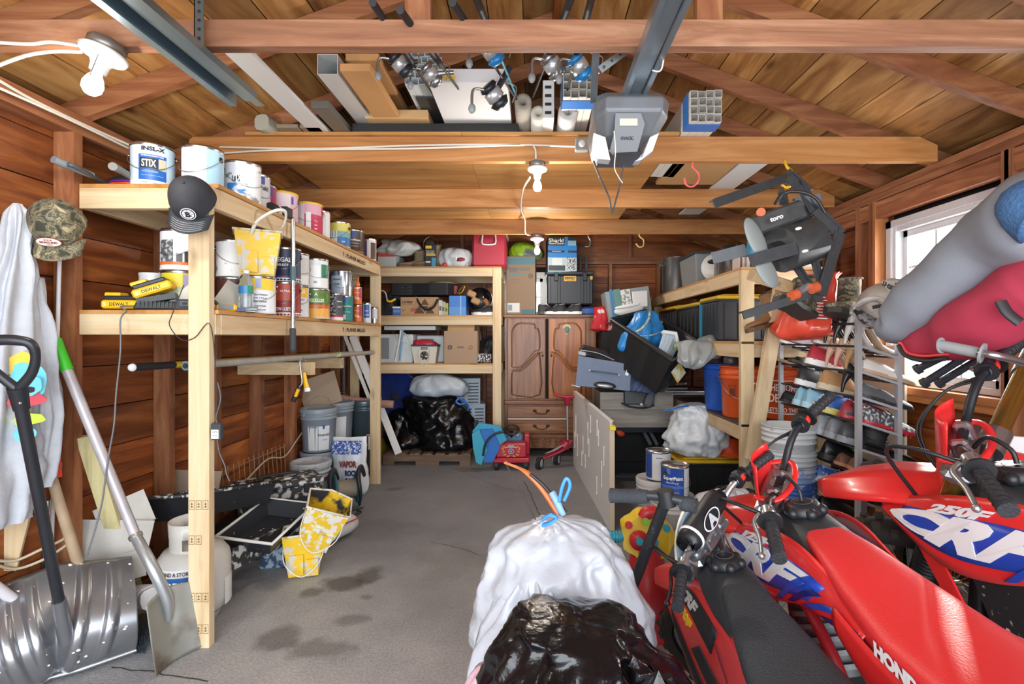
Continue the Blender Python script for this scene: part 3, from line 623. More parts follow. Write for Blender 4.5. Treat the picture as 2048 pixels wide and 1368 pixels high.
t=thing('charging_cradle','black plastic charging cradle beside the tilted battery','cradle',(-1.60,2.31,z2),(0,0,10))
b=MB();b.box((0,0,.026),(.10,.08,.05),M('363A40',.5),taper=(.9,.9),bev=.005);link('cradle_body',b,t)
b=MB();b.box((0,-.042,.03),(.045,.008,.028),M('4C525A',.5),bev=.002);b.box((0,-.046,.03),(.018,.004,.010),M('1A1C20',.5));link('latch',b,t)
t=thing('bar_clamp','black and steel bar clamp lying behind the post','clamp',(-1.53,2.35,z2))
b=MB();b.bar((-1.56,2.33,z2+.02),(-1.44,2.52,z2+.02),.02,.006,M('9A9EA2',.35,.9));wpart('bar',b,t)
b=MB();b.box((-1.545,2.33,z2+.03),(.05,.03,.04),DK,(0,0,40),bev=.004);b.tube([(-1.50,2.32,z2+.03),(-1.49,2.30,z2+.05),(-1.47,2.31,z2+.03)],.008,DK,n=6);wpart('jaw',b,t)
b=MB();b.box((0,0,.018),(.09,.05,.034),YL,bev=.008);b.box((0,-.026,.02),(.06,.003,.022),M('3B4854',.3));b.box((.06,0,.01),(.04,.03,.018),M('2A3B60',.5));solo('stud_finder','small yellow meter with a dark screen right of the post','meter',b,(-1.46,2.36,z2),(0,0,30))
b=MB();b.box((0,0,.003),(.16,.11,.006),M('8FA8B8',.4),(0,-4,0));b.box((0,0,.009),(.17,.12,.004),M('E4E6E6',.5),(0,-8,0));b.box((.01,0,.016),(.16,.11,.004),M('7A6E80',.5),(0,-11,0));solo('sanding_sheet_pack','pack of pale sanding sheets sliding over the middle shelf edge','sheets',b,(-1.47,2.46,z2+.004),(0,6,30))
b=MB();b.box((0,0,.075),(.18,.003,.17),M('B5B3AA',.6),(0,0,0));solo('cardboard_scrap','greyish cardboard scrap leaning on cans right of the post','cardboard',b,(-1.545,2.52,z2),(-20,32,40))
b=MB();b.box((0,0,.05),(.12,.002,.12),M('C9C6BC',.3));solo('plastic_blister_pack','clear grey blister pack tilted against the yellow-teal can','packaging',b,(-1.67,2.355,z2+.012),(-14,40,20))
b=MB();b.tube([V((-1.53,2.172,1.6)),V((-1.58,2.17,1.47)),V((-1.59,2.17,1.42)),V((-1.54,2.17,1.36)),V((-1.48,2.17,1.37)),V((-1.415,2.17,1.43)),V((-1.41,2.2,1.25)),V((-1.412,2.21,1.0)),V((-1.41,2.2,.92))],.0022,M('2B2B2D',.5),n=5);solo('thin_black_wire','thin black wire looped round the front post','wire',b,(-1.41,2.2,.92),world=True)
t=thing('power_adapter','black power adapter with white label hanging beside the front post','adapter',(-1.405,2.2,.96))
b=MB();b.box((-1.395,2.19,.955),(.042,.03,.075),M('3A3E44',.5),bev=.005);b.box((-1.395,2.174,.945),(.032,.002,.04),M('DDE0E2',.5));b.text('ADAPTER',(-1.395,2.173,.955),(1,0,0),(0,0,1),.005,TXD,.026,lift=.0004);b.text('12V 2A',(-1.395,2.173,.94),(1,0,0),(0,0,1),.005,TXD,.02,lift=.0004);wpart('housing',b,t)
b=MB();b.tube([(-1.395,2.19,.99),(-1.40,2.19,1.02),(-1.38,2.19,1.10),(-1.40,2.2,1.17)],.003,M('55585C',.5),n=5);b.tube([(-1.395,2.19,.918),(-1.385,2.19,.86),(-1.36,2.19,.80),(-1.355,2.19,.77),(-1.34,2.19,.735)],.003,M('55585C',.5),n=5);wpart('cord',b,t)
def ball_cap(label,loc,rot,m,mb_,emblem,name='baseball_cap',stitches=True):
 t=thing(name,label,'cap',loc,rot)
 b=MB();rings=[]
 for j in range(8):
  k=j/7;ph=PI/2*(1-k);rings.append([V((.088*math.cos(ph)*math.cos(a)*(1+.05*math.sin(3*a)),.10*math.cos(ph)*math.sin(a),.115*math.sin(ph)))for a in [2*PI*i/24 for i in range(24)]])
 b.skin(rings,m,(0,0));b.ball((0,0,.115),.007,m,8);link('crown',b,t,sub=1)
 b=MB();top=[];bot=[]
 for j in range(9):
  k=j/8;row=[]
  for i in range(9):
   u=(i/8-.5)*2;y_=-.085-.075*k*(1-.25*u*u)+.05*u*u*(1-k*.4);row.append(V((u*.085*(1-.12*k),y_,-.004-.02*u*u-.012*k)))
  top.append(row)
 vs=[p for r_ in top for p in r_];fs=[(i*9+j,i*9+j+1,i*9+j+10,i*9+j+9)for i in range(8)for j in range(8)]
 b.add(vs,fs,mb_,True);o=link('brim',b,t);sm_=o.modifiers.new('t','SOLIDIFY');sm_.thickness=.004
 if stitches:
  b=MB();
  for j in (3,4,5,6,7):b.tube([top[j][i]+V((0,0,.004))for i in range(9)],.0008,M('C8C8C6',.6),n=4,sm=1)
  link('stitching',b,t)
 b=MB();emblem(b);link('emblem',b,t);return t
def emb_b(b):
 c=V((.02,-.096,.042));n=V((.18,-.93,.35)).normalized();r_=n.cross(V((0,0,1)))*-1;r_.normalize();u=n.cross(r_);
 if u.z<0:u=-u
 r_=u.cross(n)
 for q,m,l in ((.028,W_,.0),(.025,DK,.001),(.021,W_,.002),(.0135,DK,.003),(.0125,W_,.0035)):
  b.add([c+n*(l+.004)+r_*math.cos(a)*q+u*math.sin(a)*q for a in [2*PI*i/24 for i in range(24)]],[tuple(range(24))],m)
 for i in range(8):a=PI/4*i;p=c+n*.0072;d=r_*math.cos(a)+u*math.sin(a);s2_=d.cross(n)*.0008;b.add([p+d*.009-s2_,p+d*.009+s2_,p+d*.021+s2_,p+d*.021-s2_],[(0,1,2,3)],DK)
 b.text('B',c+n*.007,r_,u,.024,DK,.019,bold=.06)
ball_cap('black cap with round letter B emblem hanging over the front post',(-1.455,2.12,1.955),(66,6,14),M('2B2D33',.8,var=.15),M('33373F',.8),emb_b)
def emb_o(b):
 c=V((.0,-.1,.03));n=V((0,-.96,.28)).normalized();r_=V((1,0,0));u=n.cross(r_)*-1
 if u.z<0:u=-u
 for q,m,l in ((1.08,M('B8302C',.5),0),(1,M('EAE6DC',.5),.001)):b.add([c+n*(l+.004)+r_*math.cos(a)*.036*q+u*math.sin(a)*.019*q for a in [2*PI*i/24 for i in range(24)]],[tuple(range(24))],m)
 rd=M('9A2A28',.5);b.text("RING'S END",c+n*.006,r_,u,.010,rd,.052,bold=.04);b.text('LUMBER',c+n*.006-u*.011,r_,u,.004,rd,.02);b.text('***',c+n*.006+u*.011,r_,u,.006,rd,.026)
CAMOM=camo('camouflage_cloth',['34362C','5A5646','7A7058','4A4A3C','8A8268','A79A78'],26)
ball_cap('camouflage cap with oval red and white badge hanging on the wall',(-1.955,2.04,1.83),(62,0,24),CAMOM,CAMOM,emb_o,stitches=False).scale=(1.05,1.05,1.05)
# tools, buckets and paint gear along the left wall
def grid(b,fn,nu,nv,m,smooth=True,flip=False):
 vs=[fn(i/nu,j/nv)for j in range(nv+1)for i in range(nu+1)];w_=nu+1
 fs=[(j*w_+i,j*w_+i+1,(j+1)*w_+i+1,(j+1)*w_+i)for j in range(nv)for i in range(nu)]
 if flip:fs=[f[::-1]for f in fs]
 return b.add(vs,fs,m,smooth)
def sst(a,b,x):t=max(0,min(1,(x-a)/(b-a)));return t*t*(3-2*t)
def fn_(p,s=1,seed=0):return noise.noise(V(p)*s+V((seed*3.1,seed*1.7,seed)))
def sack(b,rings,m,n=72,seed=0,amp=.02,fold=14,fa=.012,capz=True,tie=None,smooth=True,fine=.004,sub=5,ridge=0):
 """soft bag: rings (cx, cy, z, rx, ry); folds run along its length; noise gives crumples"""
 out=[];K=len(rings)
 rr=[]
 for i in range(K-1):
  for k in range(sub):t=k/sub;rr.append([rings[max(i-1,0)],rings[i],rings[i+1],rings[min(i+2,K-1)],t])
 def cr(p0,p1,p2,p3,t):return [.5*(2*b_+(c-a)*t+(2*a-5*b_+4*c-d)*t*t+(3*b_-a-3*c+d)*t**3)for a,b_,c,d in zip(p0,p1,p2,p3)]
 path=[cr(*r_)for r_ in rr]+[list(rings[-1])]
 for i,(cx,cy,z,rx,ry)in enumerate(path):
  v=i/(len(path)-1);row=[]
  rx=max(rx,.002);ry=max(ry,.002);foldk=fa*(.25+.75*(tie(v)if tie else 1))*min(1,min(rx,ry)/.05)
  for k in range(n):
   a=2*PI*k/n;d=V((math.cos(a),math.sin(a),0));q=V((cx+d.x*rx,cy+d.y*ry,z))
   f=math.sin(fold*a+3*fn_((d.x,d.y,v*2),1.5,seed))*foldk
   f+=amp*fn_(q,5,seed)+amp*.5*fn_(q,13,seed+2)
   f+=fine*(1-2*abs(fn_(q,26,seed+4)))+(ridge*(1-3*abs(fn_(q,9,seed+7)))if ridge else 0)
   q=q+d*f*min(1,min(rx,ry)/.03)+V((0,0,fn_(q,7,seed+5)*amp*.5))*(0 if (z<.02)else 1)
   q.z=max(q.z,.004)if rings[0][2]<.05 else q.z
   row.append(q)
  out.append(row)
 return b.skin(out,m,(1,1),smooth)
BAGW=M('DDE1E6',.32,bump=.5,bsc=30,trans=.0,coat=.2);BAGB=M('0A0B0F',.2,bump=.35,bsc=34);BAGG=M('D8E0E6',.3,bump=.4,bsc=30)
WOODH=M('B59C7C',.6,var=.18,sc_=14)
t=thing('snow_shovel','wide grey ribbed snow shovel with black D-shaped grip, at the left edge','shovel',(-1.9,2.0,0))
A_,B_=V((-1.735,2.16,.012)),V((-2.11,1.785,.012));e_=(B_-A_);n_=V((.71,-.71,0))
def scoop(u,v):
 base=A_+e_*u
 off=.10*math.sin(PI*min(1,v*.95+.05))-.13*v*v+.02;z=.012+.40*v-.05*v*abs(u-.45)*2
 rib=0
 for c in (.12,.30,.62,.76,.9):
  cc=c+(.10 if c<.45 else -.12)*(1-v)**1.5*1.2;rib=max(rib,1-sst(.018,.045,abs(u-cc)))
 edge=sst(0,.12,v)*(1-sst(.93,1,v))*sst(0,.03,u)*(1-sst(.97,1,u))
 well=math.exp(-((u-.47)/.05)**2)*(1-sst(.4,.8,v))
 return base+n_*(off+.016*rib*edge-.03*well)+V((0,0,z))
SCO=M('9A9DA2',.28,.75,var=.1,sc_=5)
b=MB();grid(b,scoop,110,34,SCO);wpart('scoop',b,t,solid=.004)
b=MB();pts=[scoop(u/12,.0)+n_*.004 for u in range(13)];b.tube(pts,.008,M('C4C8CC',.3,.9),n=6,sm=1,pw=.5);wpart('wear_strip',b,t)
rd_=random.Random(2);b=MB()
for k in range(46):
 u,v=rd_.random(),1-rd_.random()**2*.9;q=scoop(u,min(v,.985))+n_*.003;s_=rd_.uniform(.002,.008);b.ball(q,(s_*1.4,s_*.8,s_*.7),M('E6E6E2',.6),6)
o=wpart('paint_drips',b,t);o['kind']='stuff'
BKM=M('24272D',.38,var=.1)
p0_,p1_=P(122,1222,1.90),P(40,802,1.62)
b=MB();b.cyl(p0_-(p1_-p0_)*.17,p0_+(p1_-p0_)*.06,.026,M('8E9298',.3,.7),r2=.022);wpart('socket',b,t)
b=MB();b.cyl(p0_-(p1_-p0_)*.1,p1_,.0175,BKM,n=20);wpart('shaft',b,t)
d_=(p1_-p0_).normalized();sx=V((.93,.30,.0));c_=p1_
b=MB();b.cyl(c_-d_*.03,c_+d_*.05,.021,BKM,r2=.026,n=16)
b.tube([c_+d_*.04,c_+d_*.10+sx*.045,c_+d_*.16+sx*.063,c_+d_*.20+sx*.055,c_+d_*.212+sx*.02,c_+d_*.212-sx*.03,c_+d_*.20-sx*.075,c_+d_*.14-sx*.07,c_+d_*.04],[.016,.014,.013,.015,.017,.017,.015,.013,.016],BKM,n=10);wpart('grip',b,t)
b=MB();b.ball(c_-d_*.005+V((.017,-.017,0)),.005,M('D8DADC',.3,1),8);wpart('rivet',b,t)
t=thing('square_shovel','steel square-mouth shovel with grey pole and bright green grip, standing on its blade','shovel',(-1.55,2.1,0))
a0,a1=PZ(302,1353,.004),PZ(398,1291,.004);up_=V((-.055,.012,.30))
def blade(u,v):
 q=a0+(a1-a0)*u+up_*v;bul=.03*(2*u-1)**2-.018*math.exp(-((u-.5)/.12)**2)*sst(.15,.8,v)
 nn=V((.93,-.3,.1));return q+nn*(bul+.01*v)+V((0,0,-.02*v*(2*u-1)**2))
b=MB();grid(b,blade,24,20,M('9C9C96',.55,.55,col2='6F6354',thr=.58,soft=.1,sc_=7));wpart('blade',b,t,solid=.003)
s0,s1=blade(.5,.78),P(258,1048,2.14);top=P(114,690,2.10);mid=P(305,1135,2.08)
b=MB();b.tube([blade(.5,.55),blade(.5,.86)+V((.015,-.01,0)),mid,s1+(mid-s1)*.28],[.012,.024,.023,.021],M('A9ADB0',.4,.7),n=12);wpart('socket',b,t)
b=MB();b.cyl(s1+(mid-s1)*.32,s1+(mid-s1)*.26,.026,M('C9CBCC',.3,.9));wpart('ferrule',b,t)
b=MB();b.cyl(s1+(mid-s1)*.30,s1+(top-s1)*.9,.0195,M('B3AEB4',.4,.2,var=.08),n=18);wpart('shaft',b,t)
b=MB();b.cyl(s1+(top-s1)*.86,s1+(top-s1)*1.03,.0225,M('3FBE2A',.45),n=18);wpart('grip',b,t)
t=thing('garden_hoe','old grey-wood long handle with black collar leaning behind the snow shovel','garden tool',P(172,1176,2.12))
b=MB();b.tube([P(172,1176,2.12),P(120,1010,2.1),P(88,905,2.06),P(58,828,2.0)],[.021,.019,.018,.02],M('A58F74',.65,var=.2,sc_=10,bump=.2),n=12);wpart('handle',b,t)
b=MB();b.tube([P(60,834,2.0),P(48,800,1.98)],[.024,.026],BKM,n=10);wpart('collar',b,t)
t=thing('thin_white_pole','thin white pole with red bracket standing against the corner stud','pole',P(106,1180,2.19))
b=MB();b.cyl(P(101,1180,2.18),P(119,520,2.13),.0075,M('D6D4D8',.4));wpart('shaft',b,t)
b=MB();b.bar(P(106,862,2.1),P(112,955,2.1),.035,.02,M('D8452E',.5));b.bar(P(104,905,2.095),P(120,905,2.1),.012,.02,M('D8452E',.5));b.bar(P(98,862,2.09),P(118,862,2.1),.012,.026,M('D8452E',.5));b.bar(P(104,930,2.095),P(122,930,2.1),.012,.02,M('D8452E',.5));wpart('bracket',b,t)
b=MB();b.cyl(P(96,1000,2.1),P(82,1205,2.12),.011,M('C8CBCE',.25,1));solo('steel_rod','bright steel rod behind the snow shovel shaft','rod',b,P(82,1205,2.12),world=True)
b=MB();b.bar(PZ(285,1235,.03)+V((-.05,.05,0)),P(172,872,2.24),.062,.038,wood('green_lumber','9A9468','B8AE80','C9C094','Z',knots=.4),up=(.3,-1,0));solo('leaning_stud','greenish treated board leaning behind the green-gripped shovel','board',b,PZ(285,1235,.03),world=True)
b=MB();b.bar(P(2,1140,2.0),P(36,1003,2.02),.10,.015,PINE('Z'),up=(.4,-1,0));solo('plywood_offcut','narrow pale plywood offcut under the grey hoodie','board',b,P(0,1150,2.0),world=True)
b=MB();b.cyl(P(-30,1158,1.86),P(66,1228,1.99),.019,M('CFCBD2',.35));solo('plastic_pipe','white plastic pipe at lower left behind the snow shovel','pipe',b,P(66,1228,1.99),world=True)
for k,dz in ((0,0),(1,-28)):
 b=MB();b.tube([P(-20,1125+dz*.2,1.93),P(30,1138+dz*.6,2.0),P(85,1120+dz*.8,2.04),P(122,1098+dz*.6,2.10),P(142,1082+dz*.6,2.13)],.006,M('B8AC94',.6),n=6)
 solo('tan_cable',('lower','upper')[k]+' tan cable sagging along the left wall by the corner stud','cable',b,P(142,1082,2.13),world=True)
t=thing('hooded_sweatshirt','light grey hoodie with bright printed patch hanging from a wall peg','hoodie',P(25,402,1.95))
HG=M('B4B9C2',.9,bump=.25,bsc=120,var=.05,sc_=30)
b=MB();sack(b,[(-2.06,1.98,1.90,.012,.012),(-2.05,1.97,1.84,.035,.03),(-2.04,1.95,1.66,.05,.055),(-2.035,1.93,1.42,.06,.085),(-2.03,1.91,1.2,.065,.1),(-2.03,1.90,.95,.065,.11),(-2.03,1.89,.75,.065,.11),(-2.03,1.89,.66,.05,.08)],HG,seed=3,amp=.03,fold=7,fa=.018);wpart('hoodie_body',b,t)
b=MB();sack(b,[(-2.05,2.03,1.62,.025,.02),(-2.03,2.03,1.42,.045,.04),(-2.01,2.04,1.15,.05,.05),(-2.01,2.04,.90,.045,.05),(-2.02,2.02,.76,.04,.045)],HG,seed=8,amp=.025,fold=5,fa=.012);wpart('sleeve',b,t)
b=MB();CYAN=M('6CC4DC',.7);BLK=M('1C1C22',.7);
def blotch(c,rx,rz,m,k,seed):
 pts=[];base=P(c[0]+6,c[1],1.90);r_=V((.72,.69,0))*1;
 for i in range(20):a=2*PI*i/20;s_=1+.35*fn_((math.cos(a),math.sin(a),seed),1.3);pts.append(base+r_*math.cos(a)*rx*s_+V((0,0,1))*math.sin(a)*rz*s_+V((.03,-.03,0))*.05*k)
 b.prism(pts,V((-.02,.02,0)),m)
blotch((46,760,1.86),.055,.075,CYAN,1,1);blotch((40,728,1.85),.045,.045,YE,2,2);blotch((58,770,1.85),.03,.035,CYAN,3,5);blotch((46,800,1.85),.05,.03,RED,3,3);blotch((40,752,1.85),.02,.012,BLK,4,4);blotch((52,838,1.86),.045,.025,M('B8D23C',.6),2,6);blotch((42,868,1.87),.03,.03,CYAN,1,7);blotch((55,778,1.848),.012,.012,BLK,5,9)
wpart('printed_patch',b,t)
for k,(a,c,lab)in enumerate([((230,1090,2.3),(.30,.22),'creased grey cardboard sheet leaning at the wall behind the shovels'),((235,1140,2.26),(.24,.12),'lower folded grey cardboard flap behind the wooden handle'),((258,1030,2.36),(.2,.16),'torn pale cardboard sheet beside the black tray')]):
 c0=P(*a);b=MB();b.box((0,0,0),(c[0],.006,c[1]),M('BDBBB6',.7,var=.06));solo('cardboard_sheet',lab,'cardboard',b,c0+V((-.02,0,0)),(-12-6*k,8-14*k,20+8*k))
t=thing('downspout_elbow','white ribbed plastic elbow between snow shovel and square shovel','pipe elbow',P(255,1200,2.28))
b=MB();WP=M('C9C6C6',.45,var=.06);b.tube([P(240,1190,2.33),P(275,1192,2.28),P(305,1196,2.2)],.045,WP,n=12,pw=.7)
for k in range(6):q=P(262+k*7,1192,2.3-k*.015);b.tube([q,q+V((.006,-.004,0))],.048,WP,n=12,sm=1,pw=.7)
wpart('elbow_body',b,t)
rr_=random.Random(5);b=MB()
for k in range(160):
 q=PZ(272+rr_.uniform(-12,18),1298+rr_.uniform(-14,10),.0);b.tube([q,q+V((rr_.uniform(-.03,.03),rr_.uniform(-.03,.03),rr_.uniform(.03,.09)))],.0012,M('33404C',.6),n=3,sm=1)
o=solo('broom_bristles','dark bristles of a broom head on the floor between shovels','bristles',b,PZ(272,1298,0),world=True);o['kind']='stuff'
t=thing('propane_tank','white propane tank with blue label standing behind the front post','gas tank',(-1.655,2.42,0))
A=acam(-1.655,2.42)
b=MB();b.lathe([(0,.03),(.10,.03),(.14,.06),(.155,.11),(.157,.19),(.157,.27),(.15,.31),(.125,.345),(.08,.36),(.03,.37),(0,.37)],M('C9C8C4',.35),n=40);link('tank_body',b,t)
b=MB();b.lathe([(.10,.03),(.105,.0),(.11,.0),(.112,.035)],M('B9B8B2',.5),n=32);link('foot_ring',b,t)
b=MB();b.cband((0,0,0),.1575,.12,.265,A-1.35,A+.1,M('2C66B4',.4),.001);b.cband((0,0,0),.1575,.268,.30,A-1.35,A+.1,M('E8EAEC',.4),.001,r1=.153);link('warning_label',MB().cband((0,0,0),.1575,.07,.2,A+.9,A+1.5,M('E4E4E6',.4),.001),t)
b.ctext('FIND A STORE',(0,0,0),.158,A-.45,.283,.018,TXD,.12);b.ctext('PROPANE',(0,0,0),.1585,A-.45,.225,.045,TXW,.2,bold=.06);b.cband((0,0,0),.1575,.10,.15,A-.2,A+.1,M('8FC0E6',.4),.0016);link('label_wrap',b,t)
b=MB()
for a0_,a1_ in ((R(-205)+A,R(25)+A),):
 n=48;vs=[]
 for k in (0,.2,.55,1):
  for i in range(n+1):a=a0_+(a1_-a0_)*i/n;vs.append(V((math.sin(a),-math.cos(a),0))*(.10+.004*k)+V((0,0,.335+.15*k)))
 b.add(vs,[(l*(n+1)+i,l*(n+1)+i+1,(l+1)*(n+1)+i+1,(l+1)*(n+1)+i)for l in range(3)for i in range(n)if not (l==1 and i%16 in (5,6,7,8,9,10))],M('CFCEC8',.4),True)
link('collar',b,t,solid=.004)
b=MB();b.cyl((0,0,.36),(0,0,.42),.018,M('9A8A5A',.35,.8));b.cyl((0,0,.40),(.05,-.03,.40),.014,M('9A8A5A',.35,.8));b.lathe([(0,.45),(.03,.448),(.036,.44),(.03,.43),(0,.43)],M('A9ACAE',.3,.9),n=10);link('valve',b,t)
TR=M('2A2C31',.4,col2='DADBD8',thr=.70,soft=.01,sc_=34);TRW=M('34363A',.5,col2='C9CAC6',thr=.54,soft=.03,sc_=26)
def tray(name,label,p,q,wd,dep,m,rimm,tilt=0):
 p=V(p);q=V(q);d=(q-p).normalized();x,y=basis(d);
 if y.z<0:y=-y
 x=Matrix.Rotation(R(tilt),3,d)@x;y=Matrix.Rotation(R(tilt),3,d)@y
 t=thing(name,label,'tray',p);b=MB();L_=(q-p).length
 def rg(k,h):
  a,c=wd/2*k,L_/2*(1-(1-k)*wd/L_*1.2);m_=(p+q)/2
  return [m_-x*a-d*c+y*h,m_+x*a-d*c+y*h,m_+x*a+d*c+y*h,m_-x*a+d*c+y*h]
 b.skin([rg(.8,0),rg(1,dep)],m,(1,0),False);b.skin([rg(.97,dep-.002),rg(.78,.006)],m,(0,1),False);wpart('basin',b,t)
 b=MB();r_=rg(1.04,dep);r_.append(r_[0]);b.tube(r_,.009,rimm,n=6,sm=1);wpart('rim',b,t);return t
tray('planter_tray','long black tray spattered with paint, tilted over the propane tank',(-1.88,2.52,.43),(-1.74,3.12,.33),.30,.12,TR,TRW,-8)
tray('mixing_tray','black tray with white crusted rim under the long tray',(-1.55,2.66,.20),(-1.52,3.10,.26),.30,.09,TR,M('D5D5D0',.5),6)
b=MB();b.bar(P(462,1120,2.6),P(585,1062,3.05),.02,.115,TRW,up=(0,0,1),bev=.004);solo('spattered_board','black board crusted with white paint, slanting toward the yellow pails','board',b,P(462,1120,2.6),world=True)
b=MB();b.box((0,0,.1),(.5,.34,.2),M('25272B',.5),bev=.01);solo('black_crate','low black crate under the trays and toolbox','crate',b,(-1.78,3.32,0),(0,0,12))
t=thing('toolbox','black toolbox spattered white, behind the yellow pails','toolbox',(-1.74,3.40,.205),(0,0,38))
b=MB();b.box((0,0,.075),(.50,.25,.15),TRW,bev=.01);link('box_body',b,t)
b=MB();b.box((0,0,.175),(.52,.27,.045),TRW,bev=.012);b.box((0,0,.2),(.30,.12,.012),TRW,bev=.004);link('lid',b,t)
for k in (-1,1):b=MB();b.box((.15*k,-.14,.14),(.05,.02,.06),DK,bev=.004);link('latch',b,t)
b=MB();b.tube([(-.12,0,.2),(-.1,0,.225),(.1,0,.225),(.12,0,.2)],.01,DK,n=6);link('handle',b,t)
cut_pail('lower yellow paint-spattered pail standing on the floor',(-1.335,2.90,.002),(0,0,20),1.05,mats=(MESSY,MESSY2))
cut_pail('upper yellow and black spattered pail nested tilted in the lower one',(-1.30,2.93,.17),(16,22,24),1.12,mats=(M('E2BC2A',.5,col2='DCDAD2',thr=.5,sc_=30),M('E0B820',.5,col2='2C2E33',thr=.5,sc_=9)))
b=MB();b.box((0,0,.065),(.15,.12,.13),M('8FA2B4',.5,col2='2C3E58',thr=.52,sc_=26),bev=.01,taper=.95);solo('painted_block','small box smeared blue and white beside the yellow pails','box',b,(-1.545,2.98,.002),(0,0,10))
t=thing('cement_bag','half-rolled white paper cement bag with red stripe lying behind the pails','bag',(-1.35,3.3,0))
b=MB();b.tube([(-1.42,3.12,.075),(-1.36,3.25,.085),(-1.30,3.42,.085),(-1.27,3.50,.06)],[.06,.08,.085,.05],M('D3D2D0',.6,bump=.3,bsc=20),n=16,ry=.85);wpart('paper_sack',b,t)
b=MB();b.tube([(-1.325,3.14,.10),(-1.268,3.27,.125),(-1.21,3.42,.12)],.007,RED,n=5,ry=.5);wpart('red_stripe',b,t)
def bucket(label,x,y,z,m,h=.37,r0=.13,r1=.148,lid=None,bail=None,rings=(.86,.78),labels=(),texts=(),name='bucket',open_=False,inner=None,da=0,hb=None,group=None,solidm=None):
 A=acam(x,y)+R(da);t=thing(name,label,'bucket',(x,y,z),group=group);b=MB();rr=lambda k:r0+(r1-r0)*k
 prof=[(0,.001),(r0-.006,.001),(r0,.008)]
 for k in sorted(rings):prof+=[(rr(k-.02),h*(k-.02)),(rr(k)+.008,h*(k-.012)),(rr(k)+.008,h*(k+.008)),(rr(k),h*(k+.012))]
 prof+=[(rr(1),h*.99),(rr(1)+.006,h*.985),(rr(1)+.006,h)]
 if open_:prof+=[(rr(1)-.003,h),(r0-.004,.012),(0,.012)]if not inner else [(rr(1)-.003,h)]
 b.lathe(prof,m,n=36)
 if inner:b.lathe([(rr(1)-.003,h),(r0-.004,.03),(0,.03)],inner,n=36)
 for i,(z0,z1,a0,a1,mm)in enumerate(labels):b.cband((0,0,0),rr(z0),z0*h,z1*h,A+R(a0),A+R(a1),mm,.001+.0005*i,r1=rr(z1))
 for s_,a,zz,hh,ww,mm in texts:b.ctext(s_,(0,0,0),rr(zz)+.0015,A+R(a),zz*h,hh,mm,ww)
 link('bucket_body',b,t)
 if not open_:
  b=MB();b.lathe([(rr(1)+.007,h-.03),(rr(1)+.009,h-.004),(rr(1)+.004,h+.006),(rr(1)-.012,h+.006),(rr(1)-.016,h-.004),(0,h-.004)],lid or m,n=36);link('lid',b,t)
 if bail is not None:
  e=MB();pts=[];up=hb if hb is not None else -.45
  for i in range(9):
   a=A+R(bail)-PI/2+PI*i/8;k=math.sin(PI*i/8);rad=rr(.8)+.012
   if up>0:pts.append(V((math.sin(a)*rad*(1-.0*k),0,0))*0+V((math.sin(A+R(bail)+PI/2)*rad*-math.cos(PI*i/8),math.cos(A+R(bail)+PI/2)*rad*math.cos(PI*i/8),h*.85+up*k)))
   else:pts.append(V((math.sin(a)*(rad+.004),-math.cos(a)*(rad+.004),h*(.82+up*k))))
  e.tube(pts,.0022,M('C4C8CC',.3,1),n=5,sm=2);link('handle',e,t)
 return t
GB=M('8C98A4',.4);LBL=M('D9DCDF',.5)
bucket('lidded white bucket with crusted lid in front of the grey bucket stack',-1.79,4.0,0,M('B7BCC3',.4),lid=M('B9BEC4',.4,col2='8A8E94',thr=.6,sc_=20),rings=(.9,.8,.7),labels=[(.1,.6,10,60,LBL)])
bucket('grey five-gallon bucket at the bottom of the labelled stack',-1.885,4.37,0,GB)
bucket('grey lidded bucket with white label and wire handle raised, on top of its stack',-1.885,4.37,.378,GB,labels=[(.06,.62,-38,-4,LBL),(.06,.62,-2,36,LBL),(.55,.64,12,19,M('2F55A8',.5))],texts=[('RECOMMENDED',-20,.6,.008,.07,TXD),('Emerald',16,.42,.022,.09,TXD),('interior',20,.3,.008,.04,TXD)],bail=40,hb=.16)
bucket('grey bucket with half-torn label under the taped boards',-1.885,4.78,0,GB)
bucket('grey bucket with peeling white label, behind the labelled bucket',-1.885,4.78,.378,GB,labels=[(.1,.66,-6,34,LBL)],bail=30,hb=.15)
bucket('tall dark steel bucket with small warning label by the far post',-1.70,5.02,0,M('56656F',.35,.5),h=.74,r0=.14,r1=.145,rings=(.95,.88),labels=[(.35,.55,0,34,M('E4E6E6',.5)),(.53,.57,0,34,DK)],texts=[('DANGER',17,.55,.016,.06,TXW)],cat=None)if False else bucket('tall dark steel bucket with small warning label by the far post',-1.70,5.02,0,M('56656F',.35,.5),h=.74,r0=.14,r1=.145,rings=(.95,.88),labels=[(.35,.55,0,34,M('E4E6E6',.5)),(.53,.57,0,34,DK)],texts=[('DANGER',17,.55,.016,.06,TXW)])
t=thing('ice_melt_bag','white and blue rock salt bag with snowflakes beside the far post','bag',(-1.60,4.32,0))
b=MB();sack(b,[(-1.60,4.32,.005,.13,.07),(-1.60,4.32,.06,.15,.085),(-1.60,4.33,.25,.145,.08),(-1.60,4.33,.40,.14,.05),(-1.60,4.34,.50,.15,.012)],M('DDE3EA',.35,bump=.2,bsc=20),seed=5,amp=.02,fold=4,fa=.006);wpart('bag_body',b,t)
b=MB();fr_=lambda x,z,l=.0:V((-1.60+x,4.228-.01*(z<.3)+(z-.3)*.25*(z>.3),z))
b.text('VAPOR',fr_(.03,.29),(1,0,0),(0,.1,1),.055,M('7A2A30',.5),.15,bold=.06,lift=.012);b.text('ROCK',fr_(.06,.215),(1,0,0),(0,0,1),.05,M('26366A',.5),.11,bold=.06,lift=.012);b.text('SALT',fr_(.06,.15),(1,0,0),(0,0,1),.05,M('26366A',.5),.11,bold=.06,lift=.012)
